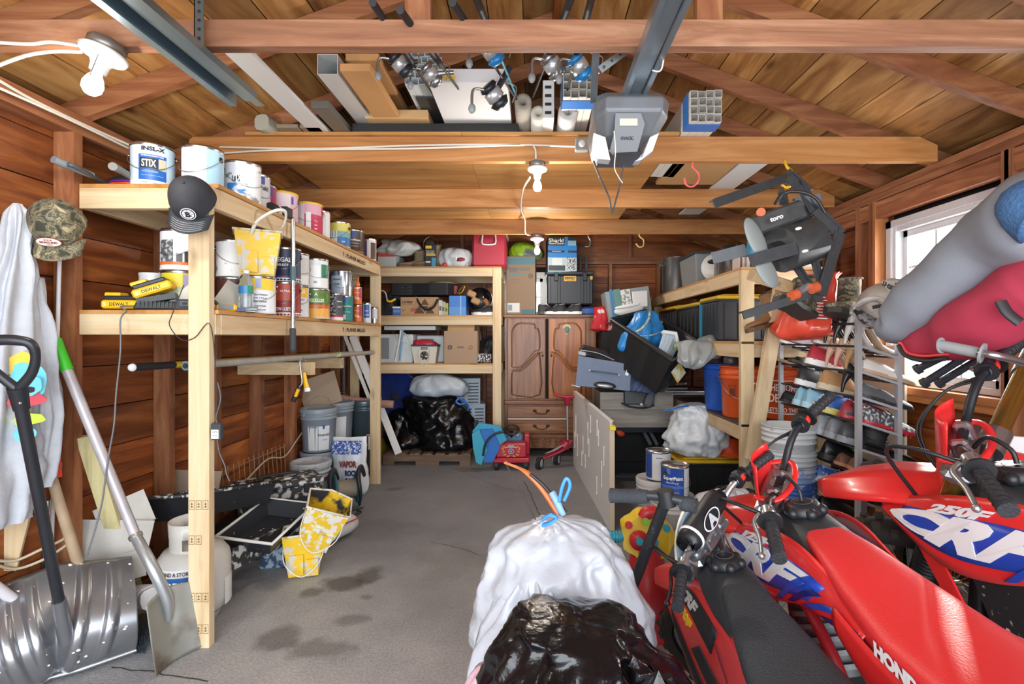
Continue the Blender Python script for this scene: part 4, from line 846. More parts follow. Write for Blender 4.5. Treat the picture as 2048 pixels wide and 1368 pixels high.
b.add([fr_(-.12,.37)+V((0,-.012,0)),fr_(.13,.37)+V((0,-.012,0)),fr_(.13,.48)+V((0,-.012,0)),fr_(-.12,.48)+V((0,-.012,0))],[(0,1,2,3)],M('2C52A6',.5,col2='DDE3EA',thr=.55,sc_=60));wpart('bag_print',b,t)
t=thing('cord_reel','teal double-disc extension cord reel on the floor by the salt bag','cord reel',(-1.50,3.98,0))
ax=V((.85,.5,0)).normalized();c0=V((-1.50,3.98,.155));TL=M('2E6C80',.4);b=MB()
for s_ in (-1,1):b=MB();q=c0+ax*.085*s_;b.lathe([(0,-.012),(.11,-.012),(.125,-.006),(.125,.006),(.11,.012),(0,.012)],TL,q,ax=ax,n=28);wpart('disc',b,t)
b=MB();b.cyl(c0-ax*.075,c0+ax*.075,.07,M('9A917E',.6,bump=.4,bsc=60));wpart('wound_cord',b,t)
for s_ in (-1,1):
 b=MB();q=c0+ax*.105*s_;b.tube([q+V((0,0,-.14)),q+V((.05,-.12,-.02)),q+V((.02,-.09,.12)),q+V((0,.04,.145)),q+V((0,.12,.06))],[.012,.014,.02,.018,.012],M('26292E',.45),n=8,ry=1.6);wpart('stand',b,t)
b=MB();pts=[c0+V((.12+.05*math.sin(k*1.3),-.16+.07*math.cos(k*1.1),-.145+.004*k))for k in range(10)];b.tube(pts,.005,M('26292E',.5),n=6);wpart('loose_cord',b,t)
t=thing('wire_fence_panel','rusty wire garden fence panel leaning at the left wall','fence panel',(-2.0,3.6,.2))
b=MB();wm_=M('B59A72',.5,.3);a=V((-2.0,3.22,.22));c=V((-1.98,3.98,.22))
for k in range(14):q=a.lerp(c,k/13);b.cyl(q,q+V((-.02,0,.30)),.0022,wm_,n=5)
for z in (.0,.04,.28):b.cyl(a+V((0,0,z)),c+V((0,0,z)),.0025,wm_,n=5)
wpart('wire_grid',b,t)
b=MB();b.tube([(-2.0,3.1,.32),(-1.98,3.4,.38),(-1.98,3.7,.46),(-1.98,3.95,.42),(-2.0,4.2,.50),(-2.03,4.5,.6)],.006,M('C2B7A0',.5),n=6);solo('coiled_tan_cable','tan cable strung through the wire fence panel','cable',b,(-2.0,3.6,.3),world=True)
t=thing('painting_pole','yellow fibreglass pole with black tip lying under the middle shelf','pole',P(265,735,2.2))
p,q=P(265,735,2.2),P(700,706,4.6);b=MB();b.cyl(p,p.lerp(q,.1),.0175,DK);b.ball(p,.018,M('DADCDC',.5),10);wpart('tip',b,t)
b=MB();b.cyl(p.lerp(q,.1),q,.016,M('D9B628',.4));wpart('shaft',b,t)
t=thing('grey_painting_pole','dull grey pole with blue-grey collar beside the yellow pole','pole',P(378,731,2.28))
p,q=P(372,731,2.27)+V((.02,-.03,0)),P(745,705,4.55);b=MB();b.cyl(p,p.lerp(q,.02),.0215,M('5C7478',.5));b.cyl(p-(q-p)*.002,p,.012,DK);wpart('collar',b,t)
b=MB();b.cyl(p.lerp(q,.02),q,.0185,M('A09C94',.6,var=.1));wpart('shaft',b,t)
b=MB();q=p.lerp(q,.68);b.cyl(q-V((0,.05,0)),q+V((0,.12,0)),.0195,M('C9D8C0',.5,col2='5AA83C',thr=.55,sc_=30));wpart('sticker',b,t)
for lab,a,c in (('nearer pine bracket arm carrying the poles',V((-2.037,3.44,1.155)),P(627,737,3.3)),('farther pine bracket arm carrying the poles',V((-2.037,4.32,1.145)),P(685,726,4.2))):
 b=MB();b.bar(a,c,.038,.085,PINE('X'),up=(0,0,1),bev=.002);solo('bracket_arm',lab,'bracket',b,a,world=True)
t=thing('pail_hook','steel hook with yellow and black grip hanging from the near bracket','hook',P(604,760,3.24))
b=MB();b.tube([P(612,722,3.24),P(606,718,3.24),P(600,724,3.24),P(602,745,3.24),P(604,765,3.24),P(598,775,3.24)],.006,M('C4C0C8',.3,.9),n=6);wpart('hook_rod',b,t)
b=MB();b.tube([P(599,774,3.24),P(592,790,3.24),P(586,803,3.24)],[.016,.018,.016],DK,n=8);wpart('grip',b,t)
b=MB();b.tube([P(597,778,3.225),P(591,793,3.225)],.012,YL,n=8);wpart('grip_inlay',b,t)
b=MB();b.tube([P(608,745,3.26),P(611,765,3.26),P(614,778,3.26)],[.012,.016,.02],YL,n=8,ry=.5);b.tube([P(614,776,3.26),P(615,783,3.26)],.021,W_,n=8,ry=.5,sm=1);solo('brush_handle','yellow brush handle with white end hanging by the steel hook','brush',b,P(611,760,3.26),world=True)
t=thing('foam_roll','dusty pink rolled foam tube lying across the buckets','roll',P(662,792,4.95))
b=MB();b.tube([P(655,793,4.93),P(700,800,4.98),P(745,806,5.02),P(787,809,5.05)],.04,M('A87E74',.7),n=14);wpart('foam_tube',b,t)
b=MB();b.cyl(P(786,809,5.048),P(788,809,5.05),.028,M('6A4038',.8));wpart('roll_core',b,t)
for k,px in enumerate((672,680,688)):
 b=MB();q0=P(px,790,5.5+.05*k);b.bar(q0,q0+V((0,0,.75)),.03,.035,M('A9B4BE',.35,.7),up=(0,1,0));solo('steel_track',('leftmost','middle','rightmost')[k]+' of three upright steel door tracks in the back-left corner','track',b,q0,world=True)
for k,(a,c,w_)in enumerate([((705,672,4.98),(797,907,5.08),.07),((690,672,5.05),(757,845,5.12),.035),((707,670,5.12),(758,800,5.2),.06)]):
 b=MB();b.bar(P(*c),P(*a),w_,.014,M('DAD8D6',.5),up=(.3,-1,.2));solo('trim_board',('long wide white trim board leaning past the far shelf post','thin white trim strip leaning left of the far shelf post','short white trim board behind the long one')[k],'trim board',b,P(*c),world=True)
b=MB();b.box((0,0,0),(.34,.012,.30),M('A8947E',.7));solo('plywood_scrap','brown square scrap leaning behind the wire-handled bucket','board',b,P(640,783,4.62)+V((0,0,0)),(-14,-18,10))
b=MB();b.box((0,0,0),(.32,.01,.2),M('9A8A78',.7));solo('cardboard_flap','grey cardboard flap with frayed edge behind the front post','cardboard',b,P(375,975,2.95),(-20,10,30))
# back-left shelf unit
us=thing('back_storage_shelf','pine shelf unit of three levels against the back wall','shelf',(-1.16,5.7,0))
UX0,UX1,UY0,UY1=-1.99,-.34,5.40,6.12;ZS=(2.145,1.615,1.086)
for zt in ZS:
 b=MB();b.bx((UX0,UY0+.002,zt-.016),(UX1,UY1,zt),PLY('X'));wpart('shelf_board',b,us)
 for a,c in (((UX0+.09,UY0,zt-.108),(UX1-.095,UY0+.038,zt-.0165)),((UX0,UY1-.04,zt-.108),(UX1,UY1,zt-.0165)),((UX1-.038,UY0+.04,zt-.108),(UX1,UY1-.042,zt-.0165))):wpart('rail',lum(a,c),us)
wpart('post',lum((UX1-.094,UY0-.002,0),(UX1-.001,UY0+.037,ZS[0]-.001-.016)),us);wpart('post',lum((UX0,UY0-.002,0),(UX0+.089,UY0+.037,ZS[0]-.017)),us)
wpart('post',lum((UX1-.094,UY1+.001,0),(UX1-.001,UY1+.032,ZS[0]-.017)),us)
def bx_thing(name,label,cat,px0,px1,py0,py1,Y,dep,m,z=None,prints=(),bands=(),rot=0,flaps=None,bev=.003):
 """box whose front face fills the pixel box at depth Y; prints (text,u,v,h,w,mat), bands (u0,u1,v0,v1,mat) in fractions of the front"""
 a,c=P(px0,py1,Y),P(px1,py0,Y);w_,h=c.x-a.x,c.z-a.z
 if z is not None:a.z=z;
 t=thing(name,label,cat,((a.x+c.x)/2,Y+dep/2,a.z),(0,0,rot))
 b=MB();b.bx((-w_/2,-dep/2,0),(w_/2,dep/2,h),m,bev=bev)
 for i,(u0,u1,v0,v1,mm)in enumerate(bands):
  x0,x1,z0,z1=-w_/2+u0*w_,-w_/2+u1*w_,v0*h,v1*h;y=-dep/2-.0008-.0004*i
  b.add([(x0,y,z0),(x1,y,z0),(x1,y,z1),(x0,y,z1)],[(0,1,2,3)],mm)
 for s_,u,v,hh,ww,mm in prints:b.text(s_,(-w_/2+u*w_,-dep/2-.0045,v*h),(1,0,0),(0,0,1),hh,mm,ww)
 link('box_body',b,t)
 if flaps:
  b=MB();b.box((0,-dep/2+.03,h+.03),(w_*.8,.004,.08),flaps,(-25,0,0));link('flap',b,t);b=MB();b.box((0,dep/2-.03,h+.035),(w_*.9,.004,.09),flaps,(20,0,0));link('flap',b,t)
 return t
CB=M('A98A66',.75,var=.06,sc_=6);CB2=M('B28F68',.75,var=.06,sc_=6)
Z1,Z2,Z3=[z+.001 for z in ZS]
def bag(name,label,cat,rings,m,parts=(),**k):
 t=thing(name,label,cat,(rings[0][0],rings[0][1],max(0,rings[0][2]-.002)));b=MB();sack(b,rings,m,**k);wpart('bag_body',b,t);return t
bx_thing('storage_bin','pale bin with red rim under the heap of cloths, top back shelf','bin',755,792,506,533,5.48,.35,M('B9C2C4',.4),Z1,bands=[(0,1,.8,1,M('C24A3A',.4))])
CLO=M('C6C8C6',.85,var=.08,sc_=10)
bag('drop_cloth_heap','heap of pale folded drop cloths spilling over the bin, top back shelf','cloth',[(-1.55,5.6,2.29,.14,.12),(-1.5,5.58,2.33,.21,.17),(-1.48,5.58,2.40,.2,.16),(-1.55,5.62,2.46,.14,.1),(-1.6,5.64,2.48,.03,.02)],CLO,n=50,seed=12,amp=.06,fold=9,fa=.02)
def boot(b,L,Wd,Hh,m,sole,n=16,shaft=.1):
 """boot pointing to +x from the heel at the origin"""
 secs=[(0,.8,.85),(.12,1,1),(.3,.92,.9),(.5,.9,.55),(.7,1.05,.42),(.88,.95,.36),(1,.5,.22)]
 rings=[[V((L*u,Wd/2*w_*math.cos(a),.025+max(0,(Hh*.45*h)*(math.sin(a)*.5+.5)**.8)))for a in [2*PI*i/n for i in range(n)]]for u,w_,h in secs]
 b.skin(rings,m,(1,1));
 b.skin([[V((L*(.20-.03*k+(.02 if k>.8 else 0)),0,Hh*(.35+.65*k)))+V((math.cos(a)*L*.2*(1+.1*k),math.sin(a)*Wd*.5,math.cos(a)*-.012))for a in [2*PI*i/n for i in range(n)]]for k in (0,.4,.8,1)],m,(0,0))
 pts=[(-.02,.3),(.0,.46),(.3,.5),(.5,.44),(.75,.55),(.95,.4),(1.03,.12),(1.03,-.12),(.95,-.4),(.75,-.55),(.5,-.44),(.3,-.5),(.0,-.46),(-.02,-.3)]
 b.prism([V((L*x,Wd*y,0))for x,y in pts][::-1],(0,0,.028),sole)
def boot_thing(label,loc,rot,L,Wd,Hh,m,sole,lace=True,group=None):
 t=thing('work_boot',label,'boot',loc,rot,group);b=MB();boot(b,L,Wd,Hh,m,sole);link('boot_upper',b,t)
 if lace:
  b=MB()
  for k in range(5):x=L*(.34+.04*(4-k));z=Hh*(.42+.11*k);b.tube([(x-.02,-Wd*.3,z),(x+.012,0,z+.01),(x-.02,Wd*.3,z)],.003,M('3A342C',.8),n=4,sm=1)
  link('laces',b,t)
 b=MB();b.tube([V((L*.16+math.cos(a)*L*.22,math.sin(a)*Wd*.52,Hh+math.cos(a)*-.012))for a in [2*PI*i/12 for i in range(13)]],.006,M('5A4A36',.8),n=5,sm=1);link('collar',b,t);return t
TB=M('8A7660',.85,var=.12,sc_=20);TS=M('6B5A46',.8)
boot_thing('tan suede work boot, nearer one of the pair on the top back shelf',(-1.03,5.52,Z1),(0,0,178),.30,.11,.24,TB,TS)
boot_thing('tan suede work boot lying behind its mate by the cloths',(-1.22,5.60,Z1),(0,0,200),.29,.11,.20,TB,TS)
b=MB();b.lathe([(0,0),(.07,0),(.075,.02),(.06,.06),(.06,.26),(.07,.30),(.05,.34),(.02,.36)],M('A9ACAC',.25,.9),(-1.19,5.78,Z1),n=20);b.tube([(-1.26,5.78,Z1+.2),(-1.27,5.78,Z1+.34),(-1.19,5.78,Z1+.40),(-1.11,5.78,Z1+.34),(-1.12,5.78,Z1+.2)],.006,M('A9ACAC',.25,.9),n=6);solo('steel_lantern','steel lantern standing behind the tan boots','lantern',b,(-1.19,5.78,Z1),world=True)
bx_thing('dehumidifier_box','black box with yellow and blue print between boot and white bag','box',850,872,489,533,5.45,.2,M('22262C',.5),Z1,bands=[(.05,.6,.84,.97,YE),(.1,.95,.5,.6,M('C8A048',.5)),(.6,1,0,.42,M('3E8AB0',.5)),(.08,.5,.2,.26,W_)],prints=[('Extra Large',.5,.72,.014,.09,TXW),('Dehumidifier',.5,.64,.012,.09,TXW)])
t=bag('grocery_bag','stuffed white plastic bag with red print between black box and red cooler','plastic bag',[(-.865,5.55,Z1,.13,.12),(-.865,5.55,Z1+.03,.18,.15),(-.865,5.55,Z1+.12,.185,.16),(-.865,5.55,Z1+.2,.14,.12),(-.865,5.56,Z1+.235,.03,.03)],M('C9CDD2',.35,trans=.1),n=60,seed=4,amp=.03,fold=12,fa=.01)
b=MB();b.ball(P(921,519,5.38),(.05,.01,.022),M('9A2A34',.5,col2='2A2A2C',thr=.5,sc_=30),10);b.ball(P(889,529,5.4),(.03,.01,.02),M('C8303A',.4),8);b.ball(P(912,517,5.375),(.014,.008,.02),W_,8);wpart('bag_print',b,t)
t=thing('picnic_cooler','red picnic cooler with white handle at the right end of the top back shelf','cooler',(-.475,5.66,Z1))
RC=M('A82A3C',.4,var=.05)
b=MB();b.box((0,0,.18),(.37,.5,.36),RC,bev=.02);link('cooler_body',b,t);b=MB();b.box((0,0,.385),(.385,.52,.05),M('DADADC',.4),bev=.015);link('lid',b,t)
b=MB();b.tube([(-.07,-.255,.34),(-.075,-.28,.26),(-.05,-.285,.235),(.05,-.285,.235),(.075,-.28,.26),(.07,-.255,.34)],.009,M('E2E2E2',.35),n=8);link('handle',b,t)
b=MB();b.box((0,-.253,.33),(.11,.01,.05),M('8E2030',.4),bev=.003);link('handle_recess',b,t)
b=MB();b.lathe([(0,0),(.1,0),(.11,.02),(.1,.07),(.11,.09),(.1,.14),(.11,.17),(.1,.22),(.08,.28),(.03,.31),(.03,.34)],M('6E7E86',.15,trans=.5),(-1.58,5.72,Z2),n=24);b.tube([(-1.60,5.64,Z2+.3),(-1.56,5.60,Z2+.36),(-1.52,5.64,Z2+.3)],.008,M('8A979C',.4),n=6);solo('water_jug','smoky clear water jug behind the black tool bag','jug',b,(-1.58,5.72,Z2),world=True)
t=thing('tool_bag','black tool bag with yellow trim, left end of the middle back shelf','tool bag',(-1.63,5.56,Z2))
b=MB();sack(b,[(-1.63,5.56,Z2,.12,.11),(-1.63,5.56,Z2+.04,.14,.12),(-1.63,5.56,Z2+.13,.13,.11),(-1.63,5.56,Z2+.18,.11,.08),(-1.63,5.56,Z2+.2,.06,.05)],M('1F2126',.7),n=40,seed=7,amp=.02,fold=5,fa=.01);wpart('bag_body',b,t)
b=MB();b.tube([(-1.60,5.44,Z2+.16),(-1.56,5.44,Z2+.15),(-1.51,5.46,Z2+.18)],.014,YE,n=6);wpart('yellow_trim',b,t)
b=MB();b.tube([(-1.72,5.45,Z2+.15),(-1.68,5.44,Z2+.26),(-1.62,5.44,Z2+.25),(-1.6,5.45,Z2+.16)],.008,M('C4C6C8',.5),n=6);wpart('handle',b,t)
bx_thing('small_blue_box','small blue and white carton at the front between tool bag and cardboard box','box',785,801,611,628,5.42,.1,M('3A6CB0',.5),Z2,bands=[(0,1,.8,1,W_),(.1,.9,.3,.6,M('6A98CC',.5))])
bx_thing('furniture_box','brown cardboard box with dark triangle print and red tag under the guitar case','box',801,876,592,628,5.43,.35,CB2,Z2,bands=[(.27,.48,.2,.38,M('B4544A',.6))],prints=[('Lordear',.19,.74,.035,.12,M('4A3A2A',.6)),('bathroom vanity and sinks',.2,.58,.008,.13,M('6A5238',.6)),('UP',.08,.26,.02,.02,M('6A5238',.6))])
b=MB();DB=M('5E4632',.7);q=lambda px,py:P(px,py,5.4285)
for tri in (((828,627),(849,627),(838.5,611)),((851,627),(869,627),(860,613)),((841,610),(858,610),(849.5,597)),((842,612),(857,612),(849.5,624))):b.prism([q(*p)for p in tri],(0,-.001,0),DB)
wt=[o for o in bpy.data.objects if o.name=='furniture_box'][0];wpart('triangle_print',b,wt)
t=thing('guitar_case','black guitar case with hanging strap resting on the printed cardboard box','guitar case',P(848,592,5.58))
b=MB();pts=[]
for x,y in ((-.35,.10),(-.34,-.09),(-.1,-.10),(.1,-.15),(.3,-.17),(.33,-.1),(.33,.1),(.28,.17),(.05,.15),(-.1,.10)):pts.append(P(847,592,5.58)+V((x,y,.0)))
b.prism(pts,(0,0,.13),M('17191D',.6),smooth=False);wpart('case_body',b,t,bev=.012)
b=MB();b.tube([P(831,592,5.45),P(842,612,5.40),P(855,619,5.40),P(868,613,5.40),P(876,598,5.44)],.007,M('1B1C20',.7),n=5,ry=2);wpart('strap',b,t)
b=MB()
for px in (805,820,868):b.ball(P(px,575,5.43),.006,M('C9CBCC',.3,1),6);b.ball(P(px,582,5.43),.005,M('C9CBCC',.3,1),6)
wpart('studs',b,t)
b=MB();b.lathe([(.10,0),(.17,.0),(.165,.02),(.1,.03),(0,.035)],M('8A8468',.5,.3),P(887,569,5.75),n=28);solo('brass_tray','dull brass domed tray on top of the guitar case','tray',b,P(887,569,5.75),world=True)
b=MB();b.box(P(908,580,5.7),(.07,.05,.10),M('8A1F38',.5),(0,8,10),bev=.003);solo('wine_red_gift_box','wine red box behind the blue box, middle back shelf','box',b,P(908,589,5.7),world=True)
b=MB();b.tube([P(915,588,5.65),P(922,578,5.62),P(930,572,5.6),P(925,584,5.6),P(918,588,5.6)],.014,M('B8923C',.3,.6),n=6,ry=.4);solo('gold_ribbon','gold ribbon bow on the wine red box','ribbon',b,P(918,588,5.6),world=True)
bx_thing('bright_blue_box','bright blue box with tape strip, middle back shelf','box',898,932,590,629,5.45,.25,M('2A72C8',.4),Z2,bands=[(0,1,.0,.42,M('4A88CC',.4)),(.66,.72,0,1,M('8AB4DC',.4))])
for k,(px,col,lab)in enumerate(((881,'C8C2BC','small white carton right of the printed cardboard box'),(887,'A8B0A0','small grey-green carton with yellow mark, middle back shelf'),(893,'B2A84A','small yellow and grey packet left of the blue box'))):
 bx_thing('small_carton',lab,'carton',px-4,px+3,599+k*3,629,5.44,.1,M(col,.5),Z2,bands=[(.2,.8,.3,.6,M('5A5A52',.5))])
t=thing('motocross_helmet','glossy black helmet with tan knee pads strapped on it, middle back shelf','helmet',(-.60,5.66,Z2))
b=MB();b.ball((-.60,5.68,Z2+.19),(.145,.15,.14),M('15161A',.15),24);wpart('shell',b,t)
b=MB();b.ball((-.585,5.56,Z2+.15),(.09,.05,.06),M('3A3C42',.3),14);wpart('visor',b,t)
for k,(px,py)in enumerate(((943,588),(951,602))):b=MB();b.box(P(px,py,5.46),(.10,.05,.07),M('A8835A',.7),(0,24,10),bev=.012);wpart('knee_pad',b,t)
SH_N=[0]
def shoe(name,label,loc,rot,L=.29,W0=.10,up=None,sole=None,kind='sneaker',accent=None,group=None,s_=1):
 """shoe with the heel at the origin pointing to +x"""
 up=up or W_;sole=sole or W_;t=thing(name,label,'shoe',loc,rot,group);n=18
 if s_!=1:t.scale=(s_,s_,s_)
 if kind in ('sneaker','cleat','loafer'):
  lo=.03 if kind=='sneaker' else .014;hh={'sneaker':.095,'cleat':.085,'loafer':.06}[kind]
  secs=[(0,.45,.75),(.05,.72,.95),(.18,.80,1.0),(.34,.76,.9),(.46,.82,.82),(.6,.96,.62),(.75,1.0,.48),(.88,.85,.4),(.97,.5,.3),(1,.25,.2)]
  rings=[]
  for u,w_,h in secs:
   r_=[]
   for i in range(n):
    a=2*PI*i/n;r_.append(V((L*u,W0/2*w_*math.cos(a)*(1-.25*max(0,math.sin(a))),lo+max(-.004,hh*h*math.sin(a)))))
   rings.append(r_)
  b=MB();b.skin(rings,up,(1,1));link('shoe_upper',b,t)
  b=MB();pts=[(-.03,.0),(0,.34),(.2,.42),(.45,.40),(.72,.53),(.9,.42),(1.02,.12),(1.02,-.12),(.9,-.42),(.72,-.53),(.45,-.40),(.2,-.42),(0,-.34)]
  b.skin([[V((L*x*.98,W0*y*.96,0))for x,y in pts],[V((L*x,W0*y,lo*.5))for x,y in pts],[V((L*x*.99,W0*y*.98,lo+.004))for x,y in pts]],sole,(1,1))
  if kind=='cleat':
   for x,y in ((.08,.25),(.08,-.25),(.2,.25),(.2,-.25),(.6,.35),(.6,-.35),(.75,.4),(.75,-.4),(.88,.25),(.88,-.25)):b.cyl((L*x,W0*y,-.012),(L*x,W0*y,.002),.004,sole,r2=.007,n=6)
  link('sole',b,t)
  b=MB();c=V((L*.2,0,lo+hh*.93));b.lathe([(.0,-.012),(.8,-.010),(1.0,.0),(1.08,-.002)],accent or M('2A2C30',.8),(0,0,0),n=16)
  for i in range(len(b.v)):v=b.v[i];b.v[i]=c+V((v.x*L*.17,v.y*W0*.26,v.z+v.x*-.006*1.0))
  link('opening',b,t)
  if kind!='loafer':
   b=MB()
   for k in range(4):x=L*(.42+.055*k);z=lo+hh*(.88-.1*k);b.tube([(x,-W0*.2,z-.006),(x+.004,0,z+.004),(x,W0*.2,z-.006)],.0028,accent or W_,n=4,sm=1)
   link('laces',b,t)
 elif kind in ('heel','pump'):
  Hh=.10;zc=lambda u:Hh*(1-sst(.12,.72,u))+.004
  b=MB();secs=[(0,.3,1),(.05,.55,1.1),(.2,.62,.85),(.4,.55,.35),(.55,.75,.32),(.7,1,.48),(.85,.8,.42),(.95,.45,.32),(1,.12,.1)];rings=[]
  for u,w_,h in secs:
   rings.append([V((L*u*.86,W0*.42*w_*math.cos(a),zc(u)+(.055*h*math.sin(a)if math.sin(a)>0 else 0)))for a in [2*PI*i/n for i in range(n)]])
  b.skin(rings,up,(1,1));link('shoe_upper',b,t)
  b=MB();b.tube([(L*.06,0,Hh),(L*.035,0,Hh*.5),(L*.05,0,.0)],[.024,.011,.006],accent or up,n=10);link('heel',b,t)
  b=MB();vs=[];
  for u,w_,h in secs:vs+=[V((L*u*.86,-W0*.44*w_,zc(u)-.005)),V((L*u*.86,W0*.44*w_,zc(u)-.005))]
  b.add(vs,[(2*i,2*i+2,2*i+3,2*i+1)for i in range(len(secs)-1)],sole,True);link('sole',b,t,solid=.004)
 else:
  b=MB();pts=[(0,.28),(.2,.40),(.45,.36),(.72,.5),(.9,.40),(1.0,.12),(1.0,-.12),(.9,-.40),(.72,-.5),(.45,-.36),(.2,-.40),(0,-.28)]
  b.prism([V((L*x,W0*y,0))for x,y in pts][::-1],(0,0,.018),sole);link('sole',b,t)
  b=MB();rings=[]
  for u in (.5,.62,.76):rings.append([V((L*u,W0*.5*math.cos(a),.016+.05*math.sin(a)))for a in [PI*i/10 for i in range(11)]])
  b.skin(rings,up,(0,0),closed=False);link('strap',b,t,solid=.004)
 return t
shoe('sneaker','black sneaker with white sole beside the helmet, middle back shelf',(-.38,5.46,Z2),(0,0,176),up=M('26282C',.6),accent=W_)
b=MB();b.tube([P(968,600,5.5),P(975,607,5.5),P(981,618,5.5)],[.03,.035,.02],M('8A5A34',.7),n=8);solo('leather_glove','crumpled brown leather glove by the right post, middle back shelf','glove',b,P(975,610,5.5),world=True)
ACW=M('C9D0D2',.45);SL=M('8E969A',.5)
def ac(label,px0,px1,py0,py1,Y,vent):
 t=bx_thing('air_conditioner',label,'air conditioner',px0,px1,py0,py1,Y,.4,ACW,Z3,bev=.012);a,c=P(px0,py1,Y),P(px1,py0,Y);w_,h=c.x-a.x,c.z-a.z
 b=MB();u0,u1=vent
 b.bx((-w_/2+u0*w_,-.203,h*.15),(-w_/2+u1*w_,-.2,h*.88),M('7A8286',.6))
 for k in range(12):z=h*(.17+.06*k);b.bx((-w_/2+u0*w_,-.21,z),(-w_/2+u1*w_,-.202,z+h*.028),SL)
 link('vent_grille',b,t);return t
ac('white window air conditioner with cord wrapped, left on the lower back shelf',758,825,664,722,5.45,(.01,.3))
ac('smaller white air conditioner behind the tote bag',833,888,668,722,5.6,(.15,.62))
b=MB();b.tube([P(793,668,5.42),P(796,680,5.40),P(812,684,5.41),P(824,694,5.42),P(815,672,5.41),P(800,662,5.44)],.006,M('D2D2CE',.5),n=6);b.tube([P(802,660,5.4),P(797,690,5.4),P(790,722,5.4)],.011,M('D8DAD8',.5),n=6);b.tube([P(806,660,5.41),P(802,690,5.4),P(799,722,5.4)],.009,M('6A9CC8',.5),n=6);solo('appliance_cord','pale cord bundle hanging over the left air conditioner','cord',b,P(800,722,5.4),world=True)
b=MB();b.bx(P(768,660,5.5),P(871,652,5.5)+V((0,.35,0)),ACW,bev=.003);solo('white_metal_panel','flat white metal panel lying on the left air conditioner','panel',b,P(768,660,5.5),world=True)
t=thing('canvas_tote','canvas tote bag with dark emblem and rope handles, red cloth inside','tote bag',P(852,728,5.44))
q0=P(852,727,5.5);q0.z=Z3;CV=M('D2CDBF',.85)
b=MB();rings=[[q0+V((sx_2*wd,sy_2*dp,zz))for sx_2,sy_2 in ((-1,-1),(1,-1),(1,1),(-1,1))]for wd,dp,zz in ((.115,.07,0),(.14,.09,.18),(.142,.092,.2))];b.skin(rings,CV,(1,0),False);wpart('bag_body',b,t,solid=.003,bev=.004)
b=MB();b.skin([[q0+V((s1_*.143,s2_*.093,zz))for s1_,s2_ in ((-1,-1),(1,-1),(1,1),(-1,1))]for zz in (.185,.205)],M('2C3850',.7),(0,0),False);wpart('navy_rim',b,t)
for sx2 in (-.05,.05):pass
b=MB();b.tube([q0+V((-.06,-.088,.16)),q0+V((-.055,-.09,.05)),q0+V((0,-.1,-.03)),q0+V((.055,-.09,.05)),q0+V((.06,-.088,.16))],.006,CV,n=6);wpart('rope_handle',b,t)
b=MB();b.ball(q0+V((0,-.084,.085)),(.045,.008,.05),M('2E2E30',.7,col2='CFCBBE',thr=.58,sc_=40),12);b.box(q0+V((0,-.09,.165)),(.07,.004,.025),DK);b.text('CAPTAIN',q0+V((0,-.0925,.165)),(1,0,0),(0,0,1),.009,TXW,.055,lift=.0006);wpart('emblem',b,t)
bag('red_towel','red and blue towels bulging from the canvas tote','towel',[(q0.x,q0.y,Z3+.17,.1,.06),(q0.x-.02,q0.y,Z3+.21,.13,.08),(q0.x-.04,q0.y,Z3+.25,.08,.05),(q0.x-.05,q0.y,Z3+.265,.02,.02)],M('B8283A',.8,col2='7AA4C8',thr=.62,sc_=6),n=36,seed=2,amp=.03)
bx_thing('moving_box','open brown cardboard box with recycling marks, lower back shelf','box',888,955,667,732,5.395,.4,M('A78B72',.75),Z3,prints=[('FRAGILE',.5,.5,.018,.07,TXD),('O',.18,.5,.05,.05,TXD),('o',.18,.5,.02,.02,TXD),('O',.8,.5,.045,.045,M('8A705A',.7))],flaps=CB)
bag('black_duffel','black nylon bag slumped at the right end of the lower back shelf','bag',[(-.52,5.65,Z3,.1,.14),(-.52,5.65,Z3+.08,.13,.16),(-.50,5.65,Z3+.2,.11,.13),(-.46,5.62,Z3+.29,.06,.06),(-.42,5.6,Z3+.31,.02,.02)],M('17181C',.5),n=40,seed=21,amp=.04,fold=6)
b=MB();b.cyl((-.62,5.47,Z3+.055),(-.46,5.49,Z3+.055),.052,M('2A2C30',.7,col2='D2D4D4',thr=.52,sc_=60),n=18);solo('patterned_roll','black and white patterned cloth roll in front of the black duffel','roll',b,(-.54,5.48,Z3),world=True)
t=thing('steel_drum','dark blue steel drum lying end-on beneath the lower back shelf','drum',(-1.56,5.95,.40))
b=MB();c=V((-1.56,5.62,.70));b.lathe([(0,.012),(.27,.012),(.285,.0),(.30,.0),(.30,.02),(.295,.03),(.295,.45)],M('1E2F6E',.3,var=.15),c,ax=(0,1,0),n=40);wpart('drum_body',b,t)
b=MB();b.cyl(c+V((0,.0,0)),c+V((0,-.02,0)),.03,DK);
for k in range(8):a=k*PI/4;b.cyl(c+V((math.cos(a)*.045,-.004,math.sin(a)*.045)),c+V((math.cos(a)*.045,.013,math.sin(a)*.045)),.012,DK,n=8)
wpart('hub',b,t)
b=MB();b.box((-1.56,5.85,.2),(.5,.35,.38),M('5A4632',.8),bev=.01);solo('drum_cradle','dark wooden crate carrying the blue drum','crate',b,(-1.56,5.85,0),world=True)
PW=wood('pallet_wood','5A4436','7A6250','9A8270','X',rough=.8,knots=.4)
t=thing('wooden_pallet','weathered wooden pallet under the rubbish bags','pallet',(-1.13,5.6,0))
for y in (5.29,5.6,5.92):
 b=MB();x0,x1=-1.60,-.66;b.bx((x0,y,.045),(x1,y+.04,.115),PW);b.bx((x0,y,0),(x0+.12,y+.04,.044),PW);b.bx((x1-.12,y,0),(x1,y+.04,.044),PW);b.bx((x0+.35,y,0),(x0+.6,y+.04,.044),PW);wpart('stringer',b,t)
